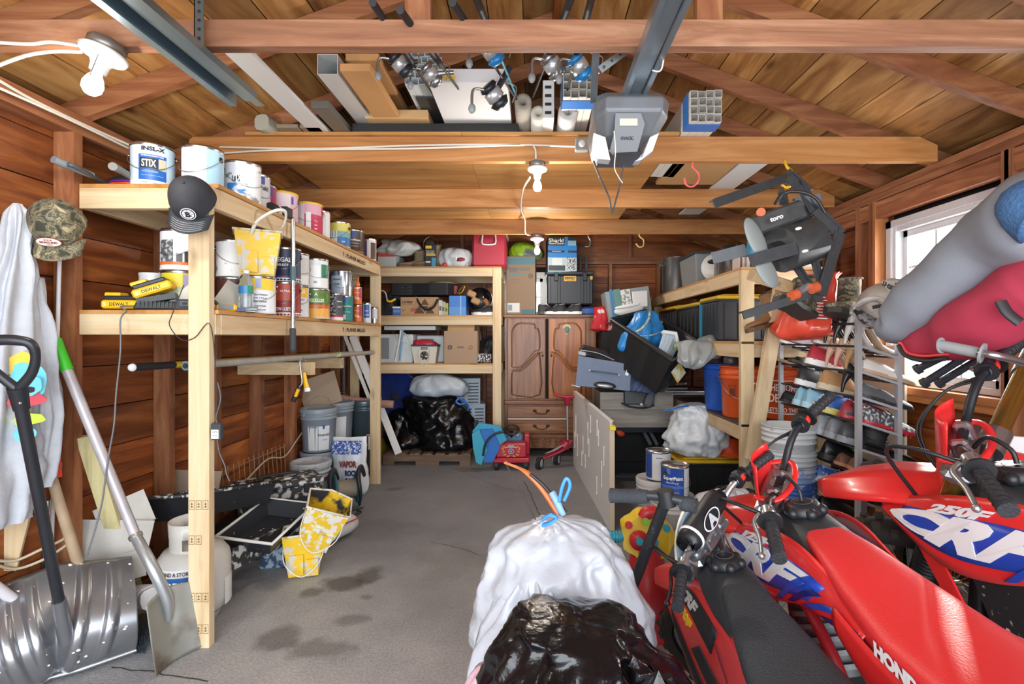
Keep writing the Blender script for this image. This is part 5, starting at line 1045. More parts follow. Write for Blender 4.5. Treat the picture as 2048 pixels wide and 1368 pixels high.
for k in range(7):b=MB();x=-1.58+k*.137;b.bx((x,5.28,.116),(x+.095,5.98,.132),wood('pallet_slat','5A4436','7A6250','9A8270','Y',rough=.8));wpart('deck_slat',b,t)
bag('black_rubbish_bag','large shiny black rubbish bag leaning right on the pallet','rubbish bag',[(-.98,5.55,.14,.2,.18),(-.95,5.55,.17,.31,.24),(-1.0,5.55,.38,.34,.26),(-1.08,5.55,.58,.33,.25),(-1.14,5.55,.70,.28,.2),(-1.16,5.55,.74,.05,.05)],BAGB,n=90,seed=3,amp=.05,fold=7,fa=.006,fine=.01,sub=8,ridge=.02)
t=bag('white_rubbish_bag','white drawstring bag lying on the big black rubbish bag','rubbish bag',[(-1.06,5.5,.72,.1,.08),(-1.05,5.5,.74,.28,.17),(-1.04,5.5,.82,.33,.2),(-1.06,5.5,.92,.24,.15),(-1.08,5.5,.965,.05,.04)],M('AEB9C6',.4,bump=.3,bsc=26),n=70,seed=5,amp=.035,fold=8,fa=.01,fine=.004)
b=MB();p=P(932,806,5.34);BT=M('2468B8',.35);b.tube([p,p+V((-.06,-.02,.05)),p+V((-.1,-.03,.02)),p+V((-.06,-.03,-.01)),p],.006,BT,n=5,ry=2);b.tube([p,p+V((.03,-.02,-.03)),p+V((.02,-.02,-.08))],.006,BT,n=5,ry=2);wpart('drawstring',b,t)
bag('black_rubbish_bag','smaller black rubbish bag behind the leaning white trim board','rubbish bag',[(-1.44,5.6,.14,.13,.15),(-1.44,5.6,.18,.2,.2),(-1.44,5.62,.36,.2,.18),(-1.5,5.64,.52,.12,.12),(-1.5,5.66,.58,.03,.03)],BAGB,n=70,seed=9,amp=.05,fold=7,fa=.006,fine=.018)
b=MB();b.lathe([(0,0),(.12,0),(.14,.03),(.14,.2),(.05,.24),(0,.24)],M('A88A22',.5),(-1.80,5.75,.0),n=20);solo('yellow_jug','dull yellow container in the dark behind the far post','container',b,(-1.80,5.75,0),world=True)
for k,(px0,px1,py0,py1,Y,lab)in enumerate(((886,956,757,820,5.62,'upper pale blue slatted crate beside the white bag'),(906,966,808,872,5.62,'lower pale blue crate under the slatted one'))):
 t=bx_thing('plastic_crate',lab,'crate',px0,px1,py0,py1,Y,.36,M('9AA9B6',.5),None,rot=8);a,c=P(px0,py1,Y),P(px1,py0,Y);w_,h=c.x-a.x,c.z-a.z
 b=MB()
 for i in range(8):b.bx((-w_/2+.03,-.183,h*(.12+.1*i)),(w_*.05,-.18,h*(.16+.1*i)),M('3A444E',.6));b.bx((w_*.15,-.183,h*(.12+.1*i)),(w_/2-.02,-.18,h*(.16+.1*i)),M('3A444E',.6))
 link('slots',b,t)
b=MB();b.box((-.79,5.8,.22),(.36,.34,.44),M('3A3634',.8),bev=.01);solo('dark_storage_box','dark box beneath the pale blue crates','box',b,(-.79,5.8,0),world=True)
for lab,pts,m in (('turquoise foam board leaning behind the red toy truck',[(945,862),(958,846),(1000,852),(1014,880),(985,900),(950,885)],M('2C9CC4',.5)),('turquoise folded beach mat in front of the pallet corner',[(944,868),(958,858),(975,900),(962,930),(952,925),(946,895)],M('30A0BE',.5)),('blue folded board wedged between mat and toy truck',[(962,860),(985,858),(1000,895),(985,925),(968,925)],M('1E6AC0',.5))):
 k=5.02+.07*('behind' in lab)+.035*('wedged' in lab);q=[P(x,y,k)for x,y in pts];b=MB();b.prism(q,(.0,.03,0),m);solo('foam_board',lab,'foam board',b,q[-2],world=True,bev=.008)
b=MB();b.tube([P(966,912,4.97),P(972,885,4.96),P(990,868,4.96),P(1008,864,4.96)],.012,DK,n=6,ry=.4);solo('black_strap','black strap over the blue boards','strap',b,P(966,912,4.97),world=True)
t=thing('ride_on_truck','red toddler ride-on truck with black steering wheel in front of the wardrobe','toy truck',(-.19,5.2,0))
RD=M('B01F34',.35)
b=MB();b.bx((-.41,5.08,.08),(-.03,5.42,.13),RD,bev=.01);b.bx((-.38,5.09,.13),(-.06,5.24,.28),RD,bev=.015);b.bx((-.38,5.24,.13),(-.32,5.42,.26),RD,bev=.01);b.bx((-.09,5.24,.13),(-.03,5.42,.34),RD,bev=.01);wpart('truck_body',b,t)
b=MB();b.bx((-.34,5.3,.2),(-.1,5.42,.33),M('5A7E98',.4),bev=.02);b.ball((-.29,5.29,.33),.03,M('8AA9BE',.3),10);b.ball((-.16,5.29,.33),.03,M('8AA9BE',.3),10);wpart('dashboard',b,t)
b=MB();b.lathe([(.075,-.012),(.09,0),(.075,.012),(.06,0),(.075,-.012)],DK,(-.225,5.27,.39),ax=(0,-.5,.85),n=24);b.cyl((-.225,5.27,.385),(-.225,5.32,.30),.02,DK);b.ball((-.225,5.27,.392),(.06,.04,.012),DK,10);wpart('steering_wheel',b,t)
for x in (-.37,-.07):b=MB();b.cyl((x-.02,5.12,.05),(x+.02,5.12,.05),.05,M('1A1B1E',.6),n=18);wpart('wheel',b,t)
b=MB();YD=M('C9A23C',.5)
for s_ in (-1,1):
 for k,(dx,dz,w_,h)in enumerate(((.07,.245,.02,.012),(.085,.225,.012,.03),(.075,.195,.025,.01),(.065,.165,.03,.012),(.03,.15,.03,.012),(.045,.24,.03,.008))):b.box((-.22+s_*dx,5.089,dz),(w_,.003,h),YD if k!=5 else M('D0D0D0',.3),(0,s_*20,0))
b.cyl((-.22,5.092,.20),(-.22,5.084,.20),.028,M('B8BCC0',.3),n=16);b.cyl((-.22,5.084,.20),(-.22,5.083,.20),.021,M('3A4A8A',.3),n=16);b.text('///',(-.22,5.0825,.20),(1,0,0),(0,0,1),.02,W_,.02,lift=.0005);b.box((-.22,5.088,.25),(.06,.004,.03),M('A0A4A8',.3));wpart('grille_decal',b,t)
t=thing('toddler_scooter','red toddler scooter with T-handle in front of the wardrobe','scooter',(.22,5.25,0))
RM=M('A8203C',.35);b=MB();b.tube([P(1085,916,5.2),P(1105,908,5.22),P(1128,896,5.25),P(1142,880,5.28)],[.03,.05,.06,.035],RM,n=10,ry=.4);b.tube([P(1128,893,5.24),P(1135,884,5.24)],[.06,.05],RM,n=10);wpart('deck',b,t)
b=MB();b.tube([P(1090,907,5.17),P(1108,900,5.18),P(1125,890,5.21)],[.01,.03,.03],M('A8A0A6',.6),n=8,ry=.25);wpart('grip_strip',b,t)
b=MB();b.cyl(P(1135,880,5.25),P(1134,808,5.25),.011,M('C2C6CA',.3,.9));wpart('stem',b,t)
b=MB();b.tube([P(1106,788,5.25),P(1120,792,5.25),P(1134,794,5.25),P(1150,793,5.25),P(1164,789,5.25)],[.012,.016,.02,.016,.012],RM,n=8);b.tube([P(1134,795,5.25),P(1134,812,5.25)],[.045,.016],RM,n=10,sm=1);wpart('handlebar',b,t)
for k,(px,Y,s_)in enumerate(((1079,5.16,1),(1114,5.34,.9))):b=MB();q=P(px,675,Y);q.z=.062*s_;b.cyl(q+V((-.02,.01,0)),q+V((.02,-.01,0)),.062*s_,M('26272B',.6),n=24);b.cyl(q+V((.021,-.012,0)),q+V((.024,-.013,0)),.042,M('C8CACC',.4),n=20);b.cyl(q+V((-.021,.0,0)),q+V((-.025,-.003,0)),.042,M('C8CACC',.4),n=20);wpart('wheel',b,t)
# wardrobe
t=AR=thing('wardrobe','carved walnut wardrobe with two doors over two drawers','wardrobe',(.20,5.95,0))
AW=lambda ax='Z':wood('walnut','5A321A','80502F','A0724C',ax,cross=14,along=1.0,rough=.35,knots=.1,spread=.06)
AW2=lambda ax='Z':wood('warm_lit_walnut','6A3612','A05C26','BC7834',ax,cross=14,along=1.0,rough=.35,knots=.1,spread=.05)  # same walnut, with the warm light on the right door put into its colour
ax0,ax1,ay0,ay1=-.315,.725,5.66,6.13
b=MB();b.bx((ax0,ay0+.02,.10),(ax1,ay1,1.60),AW());b.bx((ax0-.02,ay0-.01,1.602),(ax1+.02,ay1,1.632),AW('X'),bev=.006);b.bx((ax0-.012,ay0+.0,.60),(ax1+.012,ay1,.655),AW('X'),bev=.008);wpart('carcass',b,t)
def apx(px,py,dy=0):q=P(px,py,ay0-dy);return q
def door(x0,x1,z0,z1,m,mirror,rotz=0):
 p=thing('x','','')if False else None
 b=MB();b.bx((x0,ay0-.012,z0),(x1,ay0+.018,z1),m,bev=.004);d=wpart('door',b,t)
 b=MB();w_=x1-x0;mm=m;sx3=(lambda u:x1-u*w_)if mirror else (lambda u:x0+u*w_);y=ay0-.014;zz=lambda v:z0+v*(z1-z0)
 up=[(.13,.44),(.13,.80),(.16,.87),(.28,.935),(.50,.94),(.70,.93),(.73,.88),(.80,.87),(.84,.80),(.84,.62),(.74,.60),(.62,.54),(.48,.46),(.32,.40),(.13,.40)]
 lo=[(.13,.06),(.13,.33),(.32,.345),(.5,.40),(.65,.48),(.78,.535),(.84,.54),(.84,.06),(.13,.06)]
 for path in (up+[up[0]],lo):b.tube([(sx3(u),y,zz(v))for u,v in path],.008,mm,n=6,sm=3);
 for path in (up+[up[0]],lo):b.tube([(sx3(.485+(u-.485)*1.06),y+.003,zz((v-.5)*1.02+.5))for u,v in path],.004,M('3A2014',.4),n=5,sm=3)
 b.tube([(sx3(u),y-.003,zz(v))for u,v in ((.10,.36),(.3,.37),(.48,.43),(.64,.51),(.78,.57),(.92,.585))],.014,mm,n=6,ry=.5);wpart('panel_moulding',b,t).parent=d
 b=MB();kx=sx3(.93);b.box((kx,y-.008,zz(.56)),(.014,.01,.06),M('6A5A3A',.4,.8),bev=.003);b.ball((kx,y-.02,zz(.54)),.012,M('6A5A3A',.4,.8),8);wpart('door_pull',b,t).parent=d
 for o in d.children:o.matrix_parent_inverse=Matrix.Identity(4);o.location=(0,0,0)
 return d
d1=door(-.285,.145,.67,1.585,AW(),False);d2=door(.185,.605,.67,1.585,AW2(),True);d2['label']='right walnut door with warm light painted into its brown'
b=MB();b.bx((.15,ay0-.002,.67),(.18,ay0+.019,1.585),M('120C0A',.9));wpart('door_gap',b,t)
b=MB();q=P(1134,660,ay0-.02);PE=M('3C8A94',.5);b.ball(q,(.022,.004,.032),PE,10)
for k in range(7):a=R(-70+k*23);b.ball(q+V((math.sin(a)*.04,0,.012+math.cos(a)*.04)),(.013,.003,.016),M('CFC290',.5),8)
b.ball(q+V((0,0,-.045)),(.016,.003,.008),M('CFC290',.5),8);wpart('enamel_plaque',b,t)
for z0,z1 in ((.455,.59),(.27,.43)):
 b=MB();b.bx((-.285,ay0-.012,z0),(.63,ay0+.019,z1),AW('X'),bev=.006);b.bx((-.27,ay0-.018,z0+.012),(.615,ay0-.01,z1-.012),AW('X'),bev=.004);d=wpart('drawer',b,t)
 b=MB();c=(.10,ay0-.024,(z0+z1)/2);b.tube([(c[0]-.07,c[1],c[2]+.012),(c[0]-.05,c[1]-.02,c[2]-.012),(c[0],c[1]-.024,c[2]-.02),(c[0]+.05,c[1]-.02,c[2]-.012),(c[0]+.07,c[1],c[2]+.012)],.006,M('3E342A',.4,.8),n=6)
 for s_ in (-1,1):b.ball((c[0]+s_*.075,c[1]+.004,c[2]+.014),(.022,.005,.016),M('3E342A',.4,.8),8)
 o=wpart('drawer_pull',b,t);o.parent=d
b=MB();b.bx((-.28,ay0-.016,.432),(.4,ay0+.018,.452),M('B9B2A8',.5));wpart('chipped_edge',b,t)
b=MB();
for k in range(7):
 x=-.22+k*.13;b.tube([(x-.05,ay0-.01,.245),(x-.03,ay0-.016,.17),(x,ay0-.018,.15),(x+.03,ay0-.016,.17),(x+.02,ay0-.018,.20),(x-.01,ay0-.018,.19)],.009,AW('X'),n=6)
b.bx((ax0,ay0-.006,.215),(ax1,ay0+.018,.265),AW('X'),bev=.006);wpart('carved_apron',b,t)
for x in (ax0+.01,ax1-.09):b=MB();b.box((x+.04,ay0+.04,.05),(.08,.08,.10),AW(),taper=1.2,bev=.01);wpart('foot',b,t)
for x in (ax0+.01,ax1-.09):b=MB();b.box((x+.04,ay1-.06,.05),(.08,.08,.10),AW(),bev=.01);wpart('foot',b,t)
ZA=1.633
t=bx_thing('tall_carton','tall brown carton with teal bands standing on the wardrobe','box',1014,1072,512,629,5.72,.3,M('8E7660',.75),ZA,rot=-3,bands=[(0,1,.86,.98,M('4A7480',.6)),(.02,.68,.665,.70,M('5A7C80',.6)),(0,.46,.15,.20,M('4A7480',.6)),(.52,.97,.015,.09,M('3C6E80',.6)),(.04,.46,.04,.20,M('D2D4D2',.5)),(.06,.2,.07,.17,M('8A9298',.5))],prints=[('PREMIER CABINET',.45,.78,.04,.26,M('5A7078',.6)),('36 IN WALL',.25,.735,.014,.1,M('5A7078',.6)),('4',.84,.66,.03,.02,TXD),('O',.84,.66,.055,.055,TXD),('assembly required',.3,.6,.008,.1,M('6A6A60',.6)),('this side up',.3,.55,.008,.1,M('6A6A60',.6))])
bag('lime_backpack','lime green and grey bag on top of the tall carton','bag',[(-.08,5.88,2.30,.12,.1),(-.07,5.88,2.33,.19,.13),(-.09,5.88,2.42,.17,.12),(-.12,5.9,2.48,.08,.06),(-.12,5.9,2.5,.02,.02)],M('8AB024',.5,col2='5A6266',thr=.56,sc_=4),n=40,seed=6,amp=.03)
t=bx_thing('steam_cleaner_box','black and white appliance box bound with blue tape on the black toolbox','box',1094,1152,474,545,5.72,.26,M('2C3036',.45),None,rot=4,bands=[(0,1,.0,.44,M('B8C6CC',.5)),(.02,.6,.05,.2,M('3A4048',.5)),(.15,.5,.2,.4,M('D8DEE0',.5)),(.66,.97,.08,.42,M('4A5258',.5,col2='D0D4D6',thr=.5,sc_=60)),(.7,.98,.72,.9,M('8AB4C8',.5)),(0,1,.62,.76,M('2A80CC',.4)),(0,1,.42,.56,M('2A80CC',.4)),(.58,.7,.5,1,M('2A80CC',.4)),(0,1,.0,.03,M('3C98A0',.5))],prints=[('Shark',.28,.90,.045,.17,TXW),('!',.53,.90,.04,.01,TXW),('SteamCleaner',.3,.815,.02,.18,TXW),('STEAM',.3,.59,.012,.1,W_)])
t=thing('black_toolbox','large black wheeled toolbox with yellow name plate on the wardrobe','toolbox',P(1138,611,5.72));q=P(1138,611,5.9);
TX=M('2B3038',.5);b=MB();b.bx((q.x-.27,5.73,q.z),(q.x+.27,6.08,q.z+.34),TX,bev=.015);
for dx in (-.24,-.13,.14,.21):b.bx((q.x+dx-.018,5.715,q.z+.01),(q.x+dx+.018,5.729,q.z+.33),TX,bev=.004)
wpart('box_body',b,t)
b=MB();b.bx((q.x-.28,5.715,q.z+.342),(q.x+.28,6.09,q.z+.385),TX,bev=.012);wpart('lid',b,t)
b=MB();b.box((q.x,5.722,q.z+.30),(.14,.012,.06),M('D9A820',.4));b.text('DEWALT',(q.x,5.7155,q.z+.305),(1,0,0),(0,0,1),.03,DK,.12,bold=.05);b.text('TOUGHSYSTEM',(q.x,5.7155,q.z+.28),(1,0,0),(0,0,1),.008,DK,.1);wpart('name_plate',b,t);b=MB();b.box((q.x+.245,5.728,q.z+.31),(.03,.006,.04),M('D9A820',.4));wpart('name_plate',b,t)
for dx in (-.16,.17):b=MB();b.box((q.x+dx,5.712,q.z+.32),(.05,.02,.10),M('1E2126',.5),bev=.006);wpart('latch',b,t)
for dx,px in ((.13,1),(.2,2)):b=MB();b.bx((q.x+dx,5.98,q.z+.386),(q.x+dx+.03,6.02,q.z+.62),M('1A1B1E',.5));wpart('pull_bar',b,t)
b=MB();b.bx((.16,5.72,ZA),(.78,6.05,ZA+.085),M('1F55A8',.4),bev=.015);c=solo('blue_tool_case','flat blue tool case between wardrobe top and black toolbox','case',b,(.46,5.88,ZA),world=True)
b=MB();b.cyl(P(1175,620,5.715),P(1175,620,5.70),.02,DK,n=12);wpart('case_latch',b,c)if False else None
for k,(px,r_)in enumerate(((1090,4),(1118,182),(1150,176))):shoe('sneaker',('black sneaker at left on the wardrobe edge','black sneaker with white sole, middle on the wardrobe edge','black sneaker with white sole, right on the wardrobe edge')[k],(P(px+(14 if r_>90 else -14),628,5.6).x,5.67-.01*k,ZA+.001),(0,0,r_),.24,.085,M('232427',.6),W_ if k else M('4A4A4A',.6),accent=W_)
# red cap pile, toilet box, big tote, suitcase, dresser
bag('red_sports_shirt','red and white striped shirt bundled on a stack right of the wardrobe','shirt',[(.80,5.4,1.44,.1,.08),(.80,5.4,1.47,.15,.12),(.82,5.42,1.58,.13,.11),(.79,5.42,1.68,.07,.07),(.78,5.42,1.70,.02,.02)],M('B8202E',.7,col2='D8CCC8',thr=.6,sc_=9),n=48,seed=14,amp=.05,fold=6,fa=.015)
b=MB();b.bx((.75,5.3,1.0),(1.0,5.6,1.44),M('1A1B1F',.7),bev=.01);b.bx((.75,5.3,0),(1.0,5.6,.99),M('2A211A',.8),bev=.01);solo('black_carton_stack','dark stack under the red striped shirt beside the wardrobe','cartons',b,(.87,5.45,0),world=True)
t=thing('toilet_box','printed carton showing a white toilet, tilted over the big black tote','box',P(1258,610,5.35));q=P(1258,608,5.2)
b=MB();b.box(q+V((0,.18,0)),(.46,.34,.32),M('8E9698',.5),(0,-8,0));wpart('box_body',b,t)
b=MB();b.box(P(1225,608,5.185),(.03,.004,.31),M('2C7AB0',.5),(0,-8,0));b.box(P(1236,604,5.186),(.07,.003,.27),M('5E8A84',.5),(0,-8,0));b.box(P(1252,596,5.186),(.1,.003,.18),M('8E9490',.5,col2='E0E2E0',thr=.5,sc_=40),(0,-8,0));wpart('side_print',b,t)
b=MB();b.box(P(1280,598,5.16),(.15,.02,.17),M('DEDFE0',.35),(0,-4,0),bev=.006,taper=1.1);b.ball(P(1258,619,5.165),(.16,.018,.055),M('DEDFE0',.35),18,(0,-10,0));b.ball(P(1255,612,5.15),(.14,.015,.02),M('EDEEEE',.35),18,(0,-10,0));wpart('toilet_picture',b,t)
TB_=M('1C1D20',.4);TBR=M('26282B',.4)
def tote(name,label,A4,D,m,rimm,wall=.8):
 """open tub from rim corners A4 and a vector D toward the bottom"""
 A4=[V(a)for a in A4];D=V(D);c=sum(A4,V())/4;bot=[c+(a-c)*wall+D for a in A4];t=thing(name,label,'storage tub',sum(bot,V())/4)
 def sub(r_):
  out=[]
  for i in range(4):
   p,q=r_[i],r_[(i+1)%4]
   for k in range(6):out.append(p.lerp(q,k/6))
  return out
 def rib(r_,c_,amp):return [v+(c_-v).normalized()*(amp if i%2 else 0)for i,v in enumerate(r_)]
 b=MB();r0,r1=sub(A4),sub(bot);cb=sum(bot,V())/4
 mid=[a.lerp(q,.15)for a,q in zip(r0,r1)]
 b.skin([rib(r1,cb,.012),rib(mid,c,.012),r0],m,(1,0),False)
 ins=[v+(c-v)*.03 for v in r0];ib=[v+(cb-v)*.05-D*.04 for v in r1];b.skin([ins,ib],m,(0,1),False);wpart('tub_body',b,t)
 b=MB();r_=[c+(a-c)*1.02 for a in A4];r_.append(r_[0]);b.tube(r_,.018,rimm,n=8,sm=1,pw=.6);wpart('rim',b,t);return t
QA,QB,QC,QD=P(1225,640,4.6),P(1345,718,3.92),P(1412,689,4.15),P(1292,622,4.85)
t=tote('open_storage_tub','huge open black tub tipped toward the aisle, heaped with bags',[QA,QB,QC,QD],(-.10,.06,-.34),TB_,TBR)
b=MB();q=P(1357,745,4.02);b.box(q,(.14,.004,.11),M('D9DCD4',.5,col2='D8B83C',thr=.5,sc_=9),(-10,-34,40));wpart('paper_label',b,t)
bag('blue_shopping_bag','big bright blue woven shopping bag inside the tipped tub','shopping bag',[(.98,4.55,1.24,.14,.12),(.98,4.55,1.28,.2,.16),(1.0,4.52,1.42,.2,.16),(1.04,4.54,1.56,.12,.1),(1.07,4.56,1.62,.05,.05),(1.07,4.56,1.63,.02,.02)],M('2A86D0',.35),n=60,seed=31,amp=.05,fold=7,fa=.02)
b=MB();b.tube([P(1300,622,4.33),P(1297,640,4.3),P(1285,655,4.3),P(1272,664,4.3)],.012,M('6A8A94',.5,col2='C9C4A0',thr=.5,sc_=60),n=5,ry=.4);b.tube([P(1278,672,4.28),P(1300,671,4.27),P(1322,664,4.28)],.014,M('6A8A94',.5,col2='C9C4A0',thr=.5,sc_=60),n=5,ry=.4);solo('bag_strap','patterned carrying strap across the blue shopping bag','strap',b,P(1285,664,4.3),world=True)
t=tote('clear_food_box','clear plastic box lying tilted in the tipped tub',[P(1327,664,4.1),P(1351,667,4.05),P(1358,690,4.1),P(1336,684,4.15)],(-.06,.02,-.16),M('C4D4DE',.2,trans=.4),M('D4DEE4',.3))
bag('crumpled_clear_bag','crumpled clear plastic bag hanging over the near rim of the tub','plastic bag',[(1.22,3.84,1.13,.03,.03),(1.24,3.84,1.18,.10,.08),(1.28,3.86,1.26,.14,.1),(1.30,3.9,1.33,.12,.08),(1.34,3.92,1.36,.02,.02)],M('B4BABC',.2,trans=.35),n=50,seed=40,amp=.05,fold=9,fa=.02)
bag('crumpled_clear_bag','grey clear bag spilling right of the tub onto the shelf rail','plastic bag',[(1.42,3.95,1.2,.03,.03),(1.44,3.95,1.27,.1,.08),(1.46,3.97,1.35,.1,.08),(1.45,3.98,1.39,.02,.02)],M('A9B0B2',.2,trans=.35),n=40,seed=44,amp=.04,fold=9,fa=.02)
b=MB();b.ball(P(1368,692,4.0),(.08,.06,.04),M('7E9A3C',.7,col2='C8C8A0',thr=.5,sc_=40),12);b.noise(.02,12);solo('green_net_bag','small green crumpled net bag in the tub','net bag',b,P(1368,697,4.0),world=True)
t=thing('suitcase','slate blue soft suitcase lying flat with handle side toward the door','suitcase',P(1210,780,4.55));SB=M('74829A',.75,var=.05)
q0,q1=P(1151,712,4.5),P(1262,776,4.42);b=MB()
f=[P(1157,711,4.5),P(1263,730,4.42),P(1260,782,4.42),P(1151,771,4.5)];d=V((.12,.55,.0));
b.prism(f,d,SB);wpart('case_body',b,t,bev=.02)
b=MB();b.prism([P(1263,732,4.41),P(1276,735,4.55),P(1285,762,4.6),P(1260,780,4.41)],(0,.1,0),M('6A7890',.75));wpart('side_gusset',b,t)
b=MB();b.tube([P(1182,742,4.46),P(1200,744,4.43),P(1218,746,4.42),P(1236,749,4.4)],.011,M('4E5A70',.7),n=6,ry=.5,sm=2);wpart('handle',b,t)
b=MB();b.ball(P(1210,771,4.42),(.10,.02,.032),M('2A2E34',.4),18,(0,6,0));b.ball(P(1210,772,4.40),(.075,.012,.018),M('B8BEC6',.3,.6),16,(0,6,0));wpart('trolley_handle',b,t)
b=MB();b.box(P(1255,745,4.40),(.03,.004,.055),W_,(0,20,0));wpart('name_tag',b,t)
b=MB();b.ball(P(1179,741,4.465),.008,W_,8);b.ball(P(1238,750,4.405),.008,W_,8);wpart('studs',b,t)
b=MB();b.tube([P(1143,770,4.5),P(1160,774,4.5)],.008,M('C4C8CC',.3,.8),n=6,sm=1);wpart('bar_end',b,t)
b=MB();f=[P(1158,703,4.5),P(1168,694,4.6),P(1215,706,4.7),P(1230,722,4.55),P(1200,718,4.46)];b.prism(f,(.02,.25,.02),M('23262C',.5));b.tube([P(1160,700,4.5),P(1195,706,4.5),P(1228,720,4.5)],.004,M('B8BCBE',.5),n=5);c=solo('lumbar_cushion','thin black mesh bag with grey end on top of the suitcase','bag',b,P(1195,715,4.6),world=True,bev=.006)
b=MB();b.box(P(1164,707,4.48),(.07,.03,.035),M('A9B0B4',.5),(0,14,0),bev=.006);solo('grey_wedge','small grey wedge at the left end of the black mesh bag','wedge',b,P(1164,711,4.48),world=True)
GW=wood('grey_oak','7C7670','989188','ACA69E','X',cross=14,knots=.2,spread=.05)
t=thing('grey_desk','grey wood-grain drawer desk on a dark steel frame','desk',(.97,4.85,0))
b=MB();b.bx((.63,4.62,.53),(1.31,5.2,.86),GW);b.bx((.63,4.605,.70),(1.31,4.619,.86),GW);b.bx((.66,4.60,.535),(1.31,4.619,.695),GW);wpart('drawer_box',b,t)
FM=M('23262D',.45,.5);
for x in (.68,1.24):b=MB();b.bx((x,4.64,0),(x+.045,4.69,.53),FM);wpart('leg',b,t)
b=MB();b.bx((.70,4.64,.10),(1.26,4.66,.2),FM);wpart('lower_rail',b,t);b=MB();b.bx((.70,4.64,.48),(1.26,4.66,.53),FM);wpart('cross_rail',b,t)
b=MB();b.bx((.70,4.9,.13),(1.28,5.2,.45),M('141518',.7));solo('dark_bin','black bin in the shadow under the grey desk','bin',b,(1.0,5.0,.13),world=True)
for k in (0,1):b=MB();b.bar(P(1283+k*13,855,4.75),P(1302+k*13,890,4.66),.012,.03,M('8C98A2',.4,.6));solo('metal_bracket',('left','right')[k]+' grey metal strut leaning under the desk','strut',b,P(1302+k*13,890,4.66),world=True)
b=MB();b.ball(P(1240,866,4.62),(.05,.03,.03),M('D2502C',.5),8,(0,20,0));b.noise(.012,14);solo('orange_rag','small orange rag in the shadow below the desk corner','rag',b,P(1240,870,4.62),world=True)
t=thing('black_document_tray','black plastic flap tray hanging on the desk front','tray',P(1280,815,4.55))
b=MB();b.box(P(1277,795,4.57),(.27,.03,.13),M('2B3037',.45),(-8,0,0),bev=.008);wpart('flap',b,t);b=MB();b.tube([P(1243,806,4.54),P(1262,814,4.53),P(1290,816,4.53),P(1308,810,4.54)],.014,M('1E2126',.5),n=8,ry=.6);wpart('lower_lip',b,t)
b=MB();b.ball(P(1283,809,4.515),(.018,.006,.012),M('C4C4C0',.5),8);wpart('sticker',b,t)
bag('denim_clothes','blue denim clothes bundled beside the suitcase','clothes',[(1.0,4.5,.865,.08,.07),(1.0,4.5,.89,.12,.1),(1.03,4.5,.95,.10,.08),(1.05,4.5,1.0,.05,.04),(1.05,4.5,1.01,.02,.02)],M('54648A',.85),n=44,seed=51,amp=.05,fold=8,fa=.02)
b=MB();b.ball(P(1300,800,4.5),(.05,.02,.07),M('5A5E64',.8),10,(0,20,0));b.noise(.015,12);solo('grey_cloth','grey cloth draped over the desk front by the black tray','cloth',b,P(1300,812,4.5),world=True)
for k,(a,c)in enumerate((((1352,768),(1372,767)),((1333,777),(1374,777)),((1330,783),(1422,784)),((1345,788),(1432,788)))):
 b=MB();b.cyl(P(*a,4.35),P(*c,4.15),.008,M('B4C0CC',.3,.8),n=8);solo('aluminium_rod',('topmost of four pale rods right of the tub, shortest','second of four pale rods right of the tub','third of four pale rods right of the tub, long','lowest of four pale rods, reaching the blue bucket')[k],'rod',b,P(*a,4.35),world=True)
t=thing('white_door_slab','white hollow door slab standing on its long edge along the aisle','door slab',(.5,4.4,0));a,c=V((.545,3.50,0)),V((.44,5.36,0));d=c-a;nn=V((d.y,-d.x,0)).normalized()
b=MB();b.prism([a,c,c+V((0,0,.795)),a+V((0,0,.775))],nn*.035,M('E4E6E6',.5,var=.02));wpart('slab',b,t)
b=MB();b.prism([a-d.normalized()*.002,a-d.normalized()*.002+nn*.035,a-d.normalized()*.002+nn*.035+V((0,0,.774)),a-d.normalized()*.002+V((0,0,.774))],d.normalized()*-.003,M('C4B49C',.6));wpart('raw_edge',b,t)
b=MB();rr=random.Random(8)
for k in range(16):u=rr.uniform(.05,.93);v=rr.uniform(.1,.6);p=a+d*u+V((0,0,v))-nn*.0015;b.tube([p,p+V((0,0,.04)),p+V((0,0,rr.uniform(.12,.2)))],[.006,.003,.006],M('E4E4E0',.6),n=5,sm=1)
wpart('glue_marks',b,t)
b=MB();p=a+V((0,0,.73));b.box(p+nn*.02+V((0,-.01,0)),(.045,.02,.03),M('D8C82A',.5),bev=.003);b.box(p+nn*.03+V((0,-.01,.035)),(.02,.02,.02),M('5A4A3A',.5));wpart('corner_clip',b,t)
# right shelf
rs=thing('right_storage_shelf','pine shelf unit along the right wall carrying lidded totes and pots','shelf',(1.8,4.6,0))
RX0,RX1,RY0,RY1=1.39,2.0,3.30,5.85;RZ=(1.84,1.343,.79)
for k,zt in enumerate(RZ):
 b=MB();b.bx((RX0+.002,RY0,zt-.016),(RX1,RY1,zt),PLY('Y')if k<2 else wood('dark_ply','3A2A22','54423A','6A564A','Y'));wpart('shelf_board',b,rs)
 m=None
 wpart('rail',lum((RX0,RY0+.045,zt-.108),(RX0+.038,RY1,zt-.0165)),rs);wpart('rail',lum((RX0+.04,RY0+.04,zt-.108),(RX1,RY0+.078,zt-.0165)),rs)
wpart('post',lum((RX0,RY0-.0,0),(RX0+.089,RY0+.038,RZ[0]-.017)),rs);wpart('post',lum((RX0+.04,RY1-.04,0),(RX0+.13,RY1,RZ[0]-.11)),rs)
wpart('post',lum((RX1-.1,RY0-.0,0),(RX1-.01,RY0+.038,RZ[0]-.017)),rs)
b=MB();b.bar(P(1503,918,3.16),P(1563,566,3.10),.085,.038,PINE('Z'),up=(0,-1,0),bev=.002);solo('leaning_stud','pine stud leaning against the right shelf end','board',b,P(1503,918,3.16),world=True)
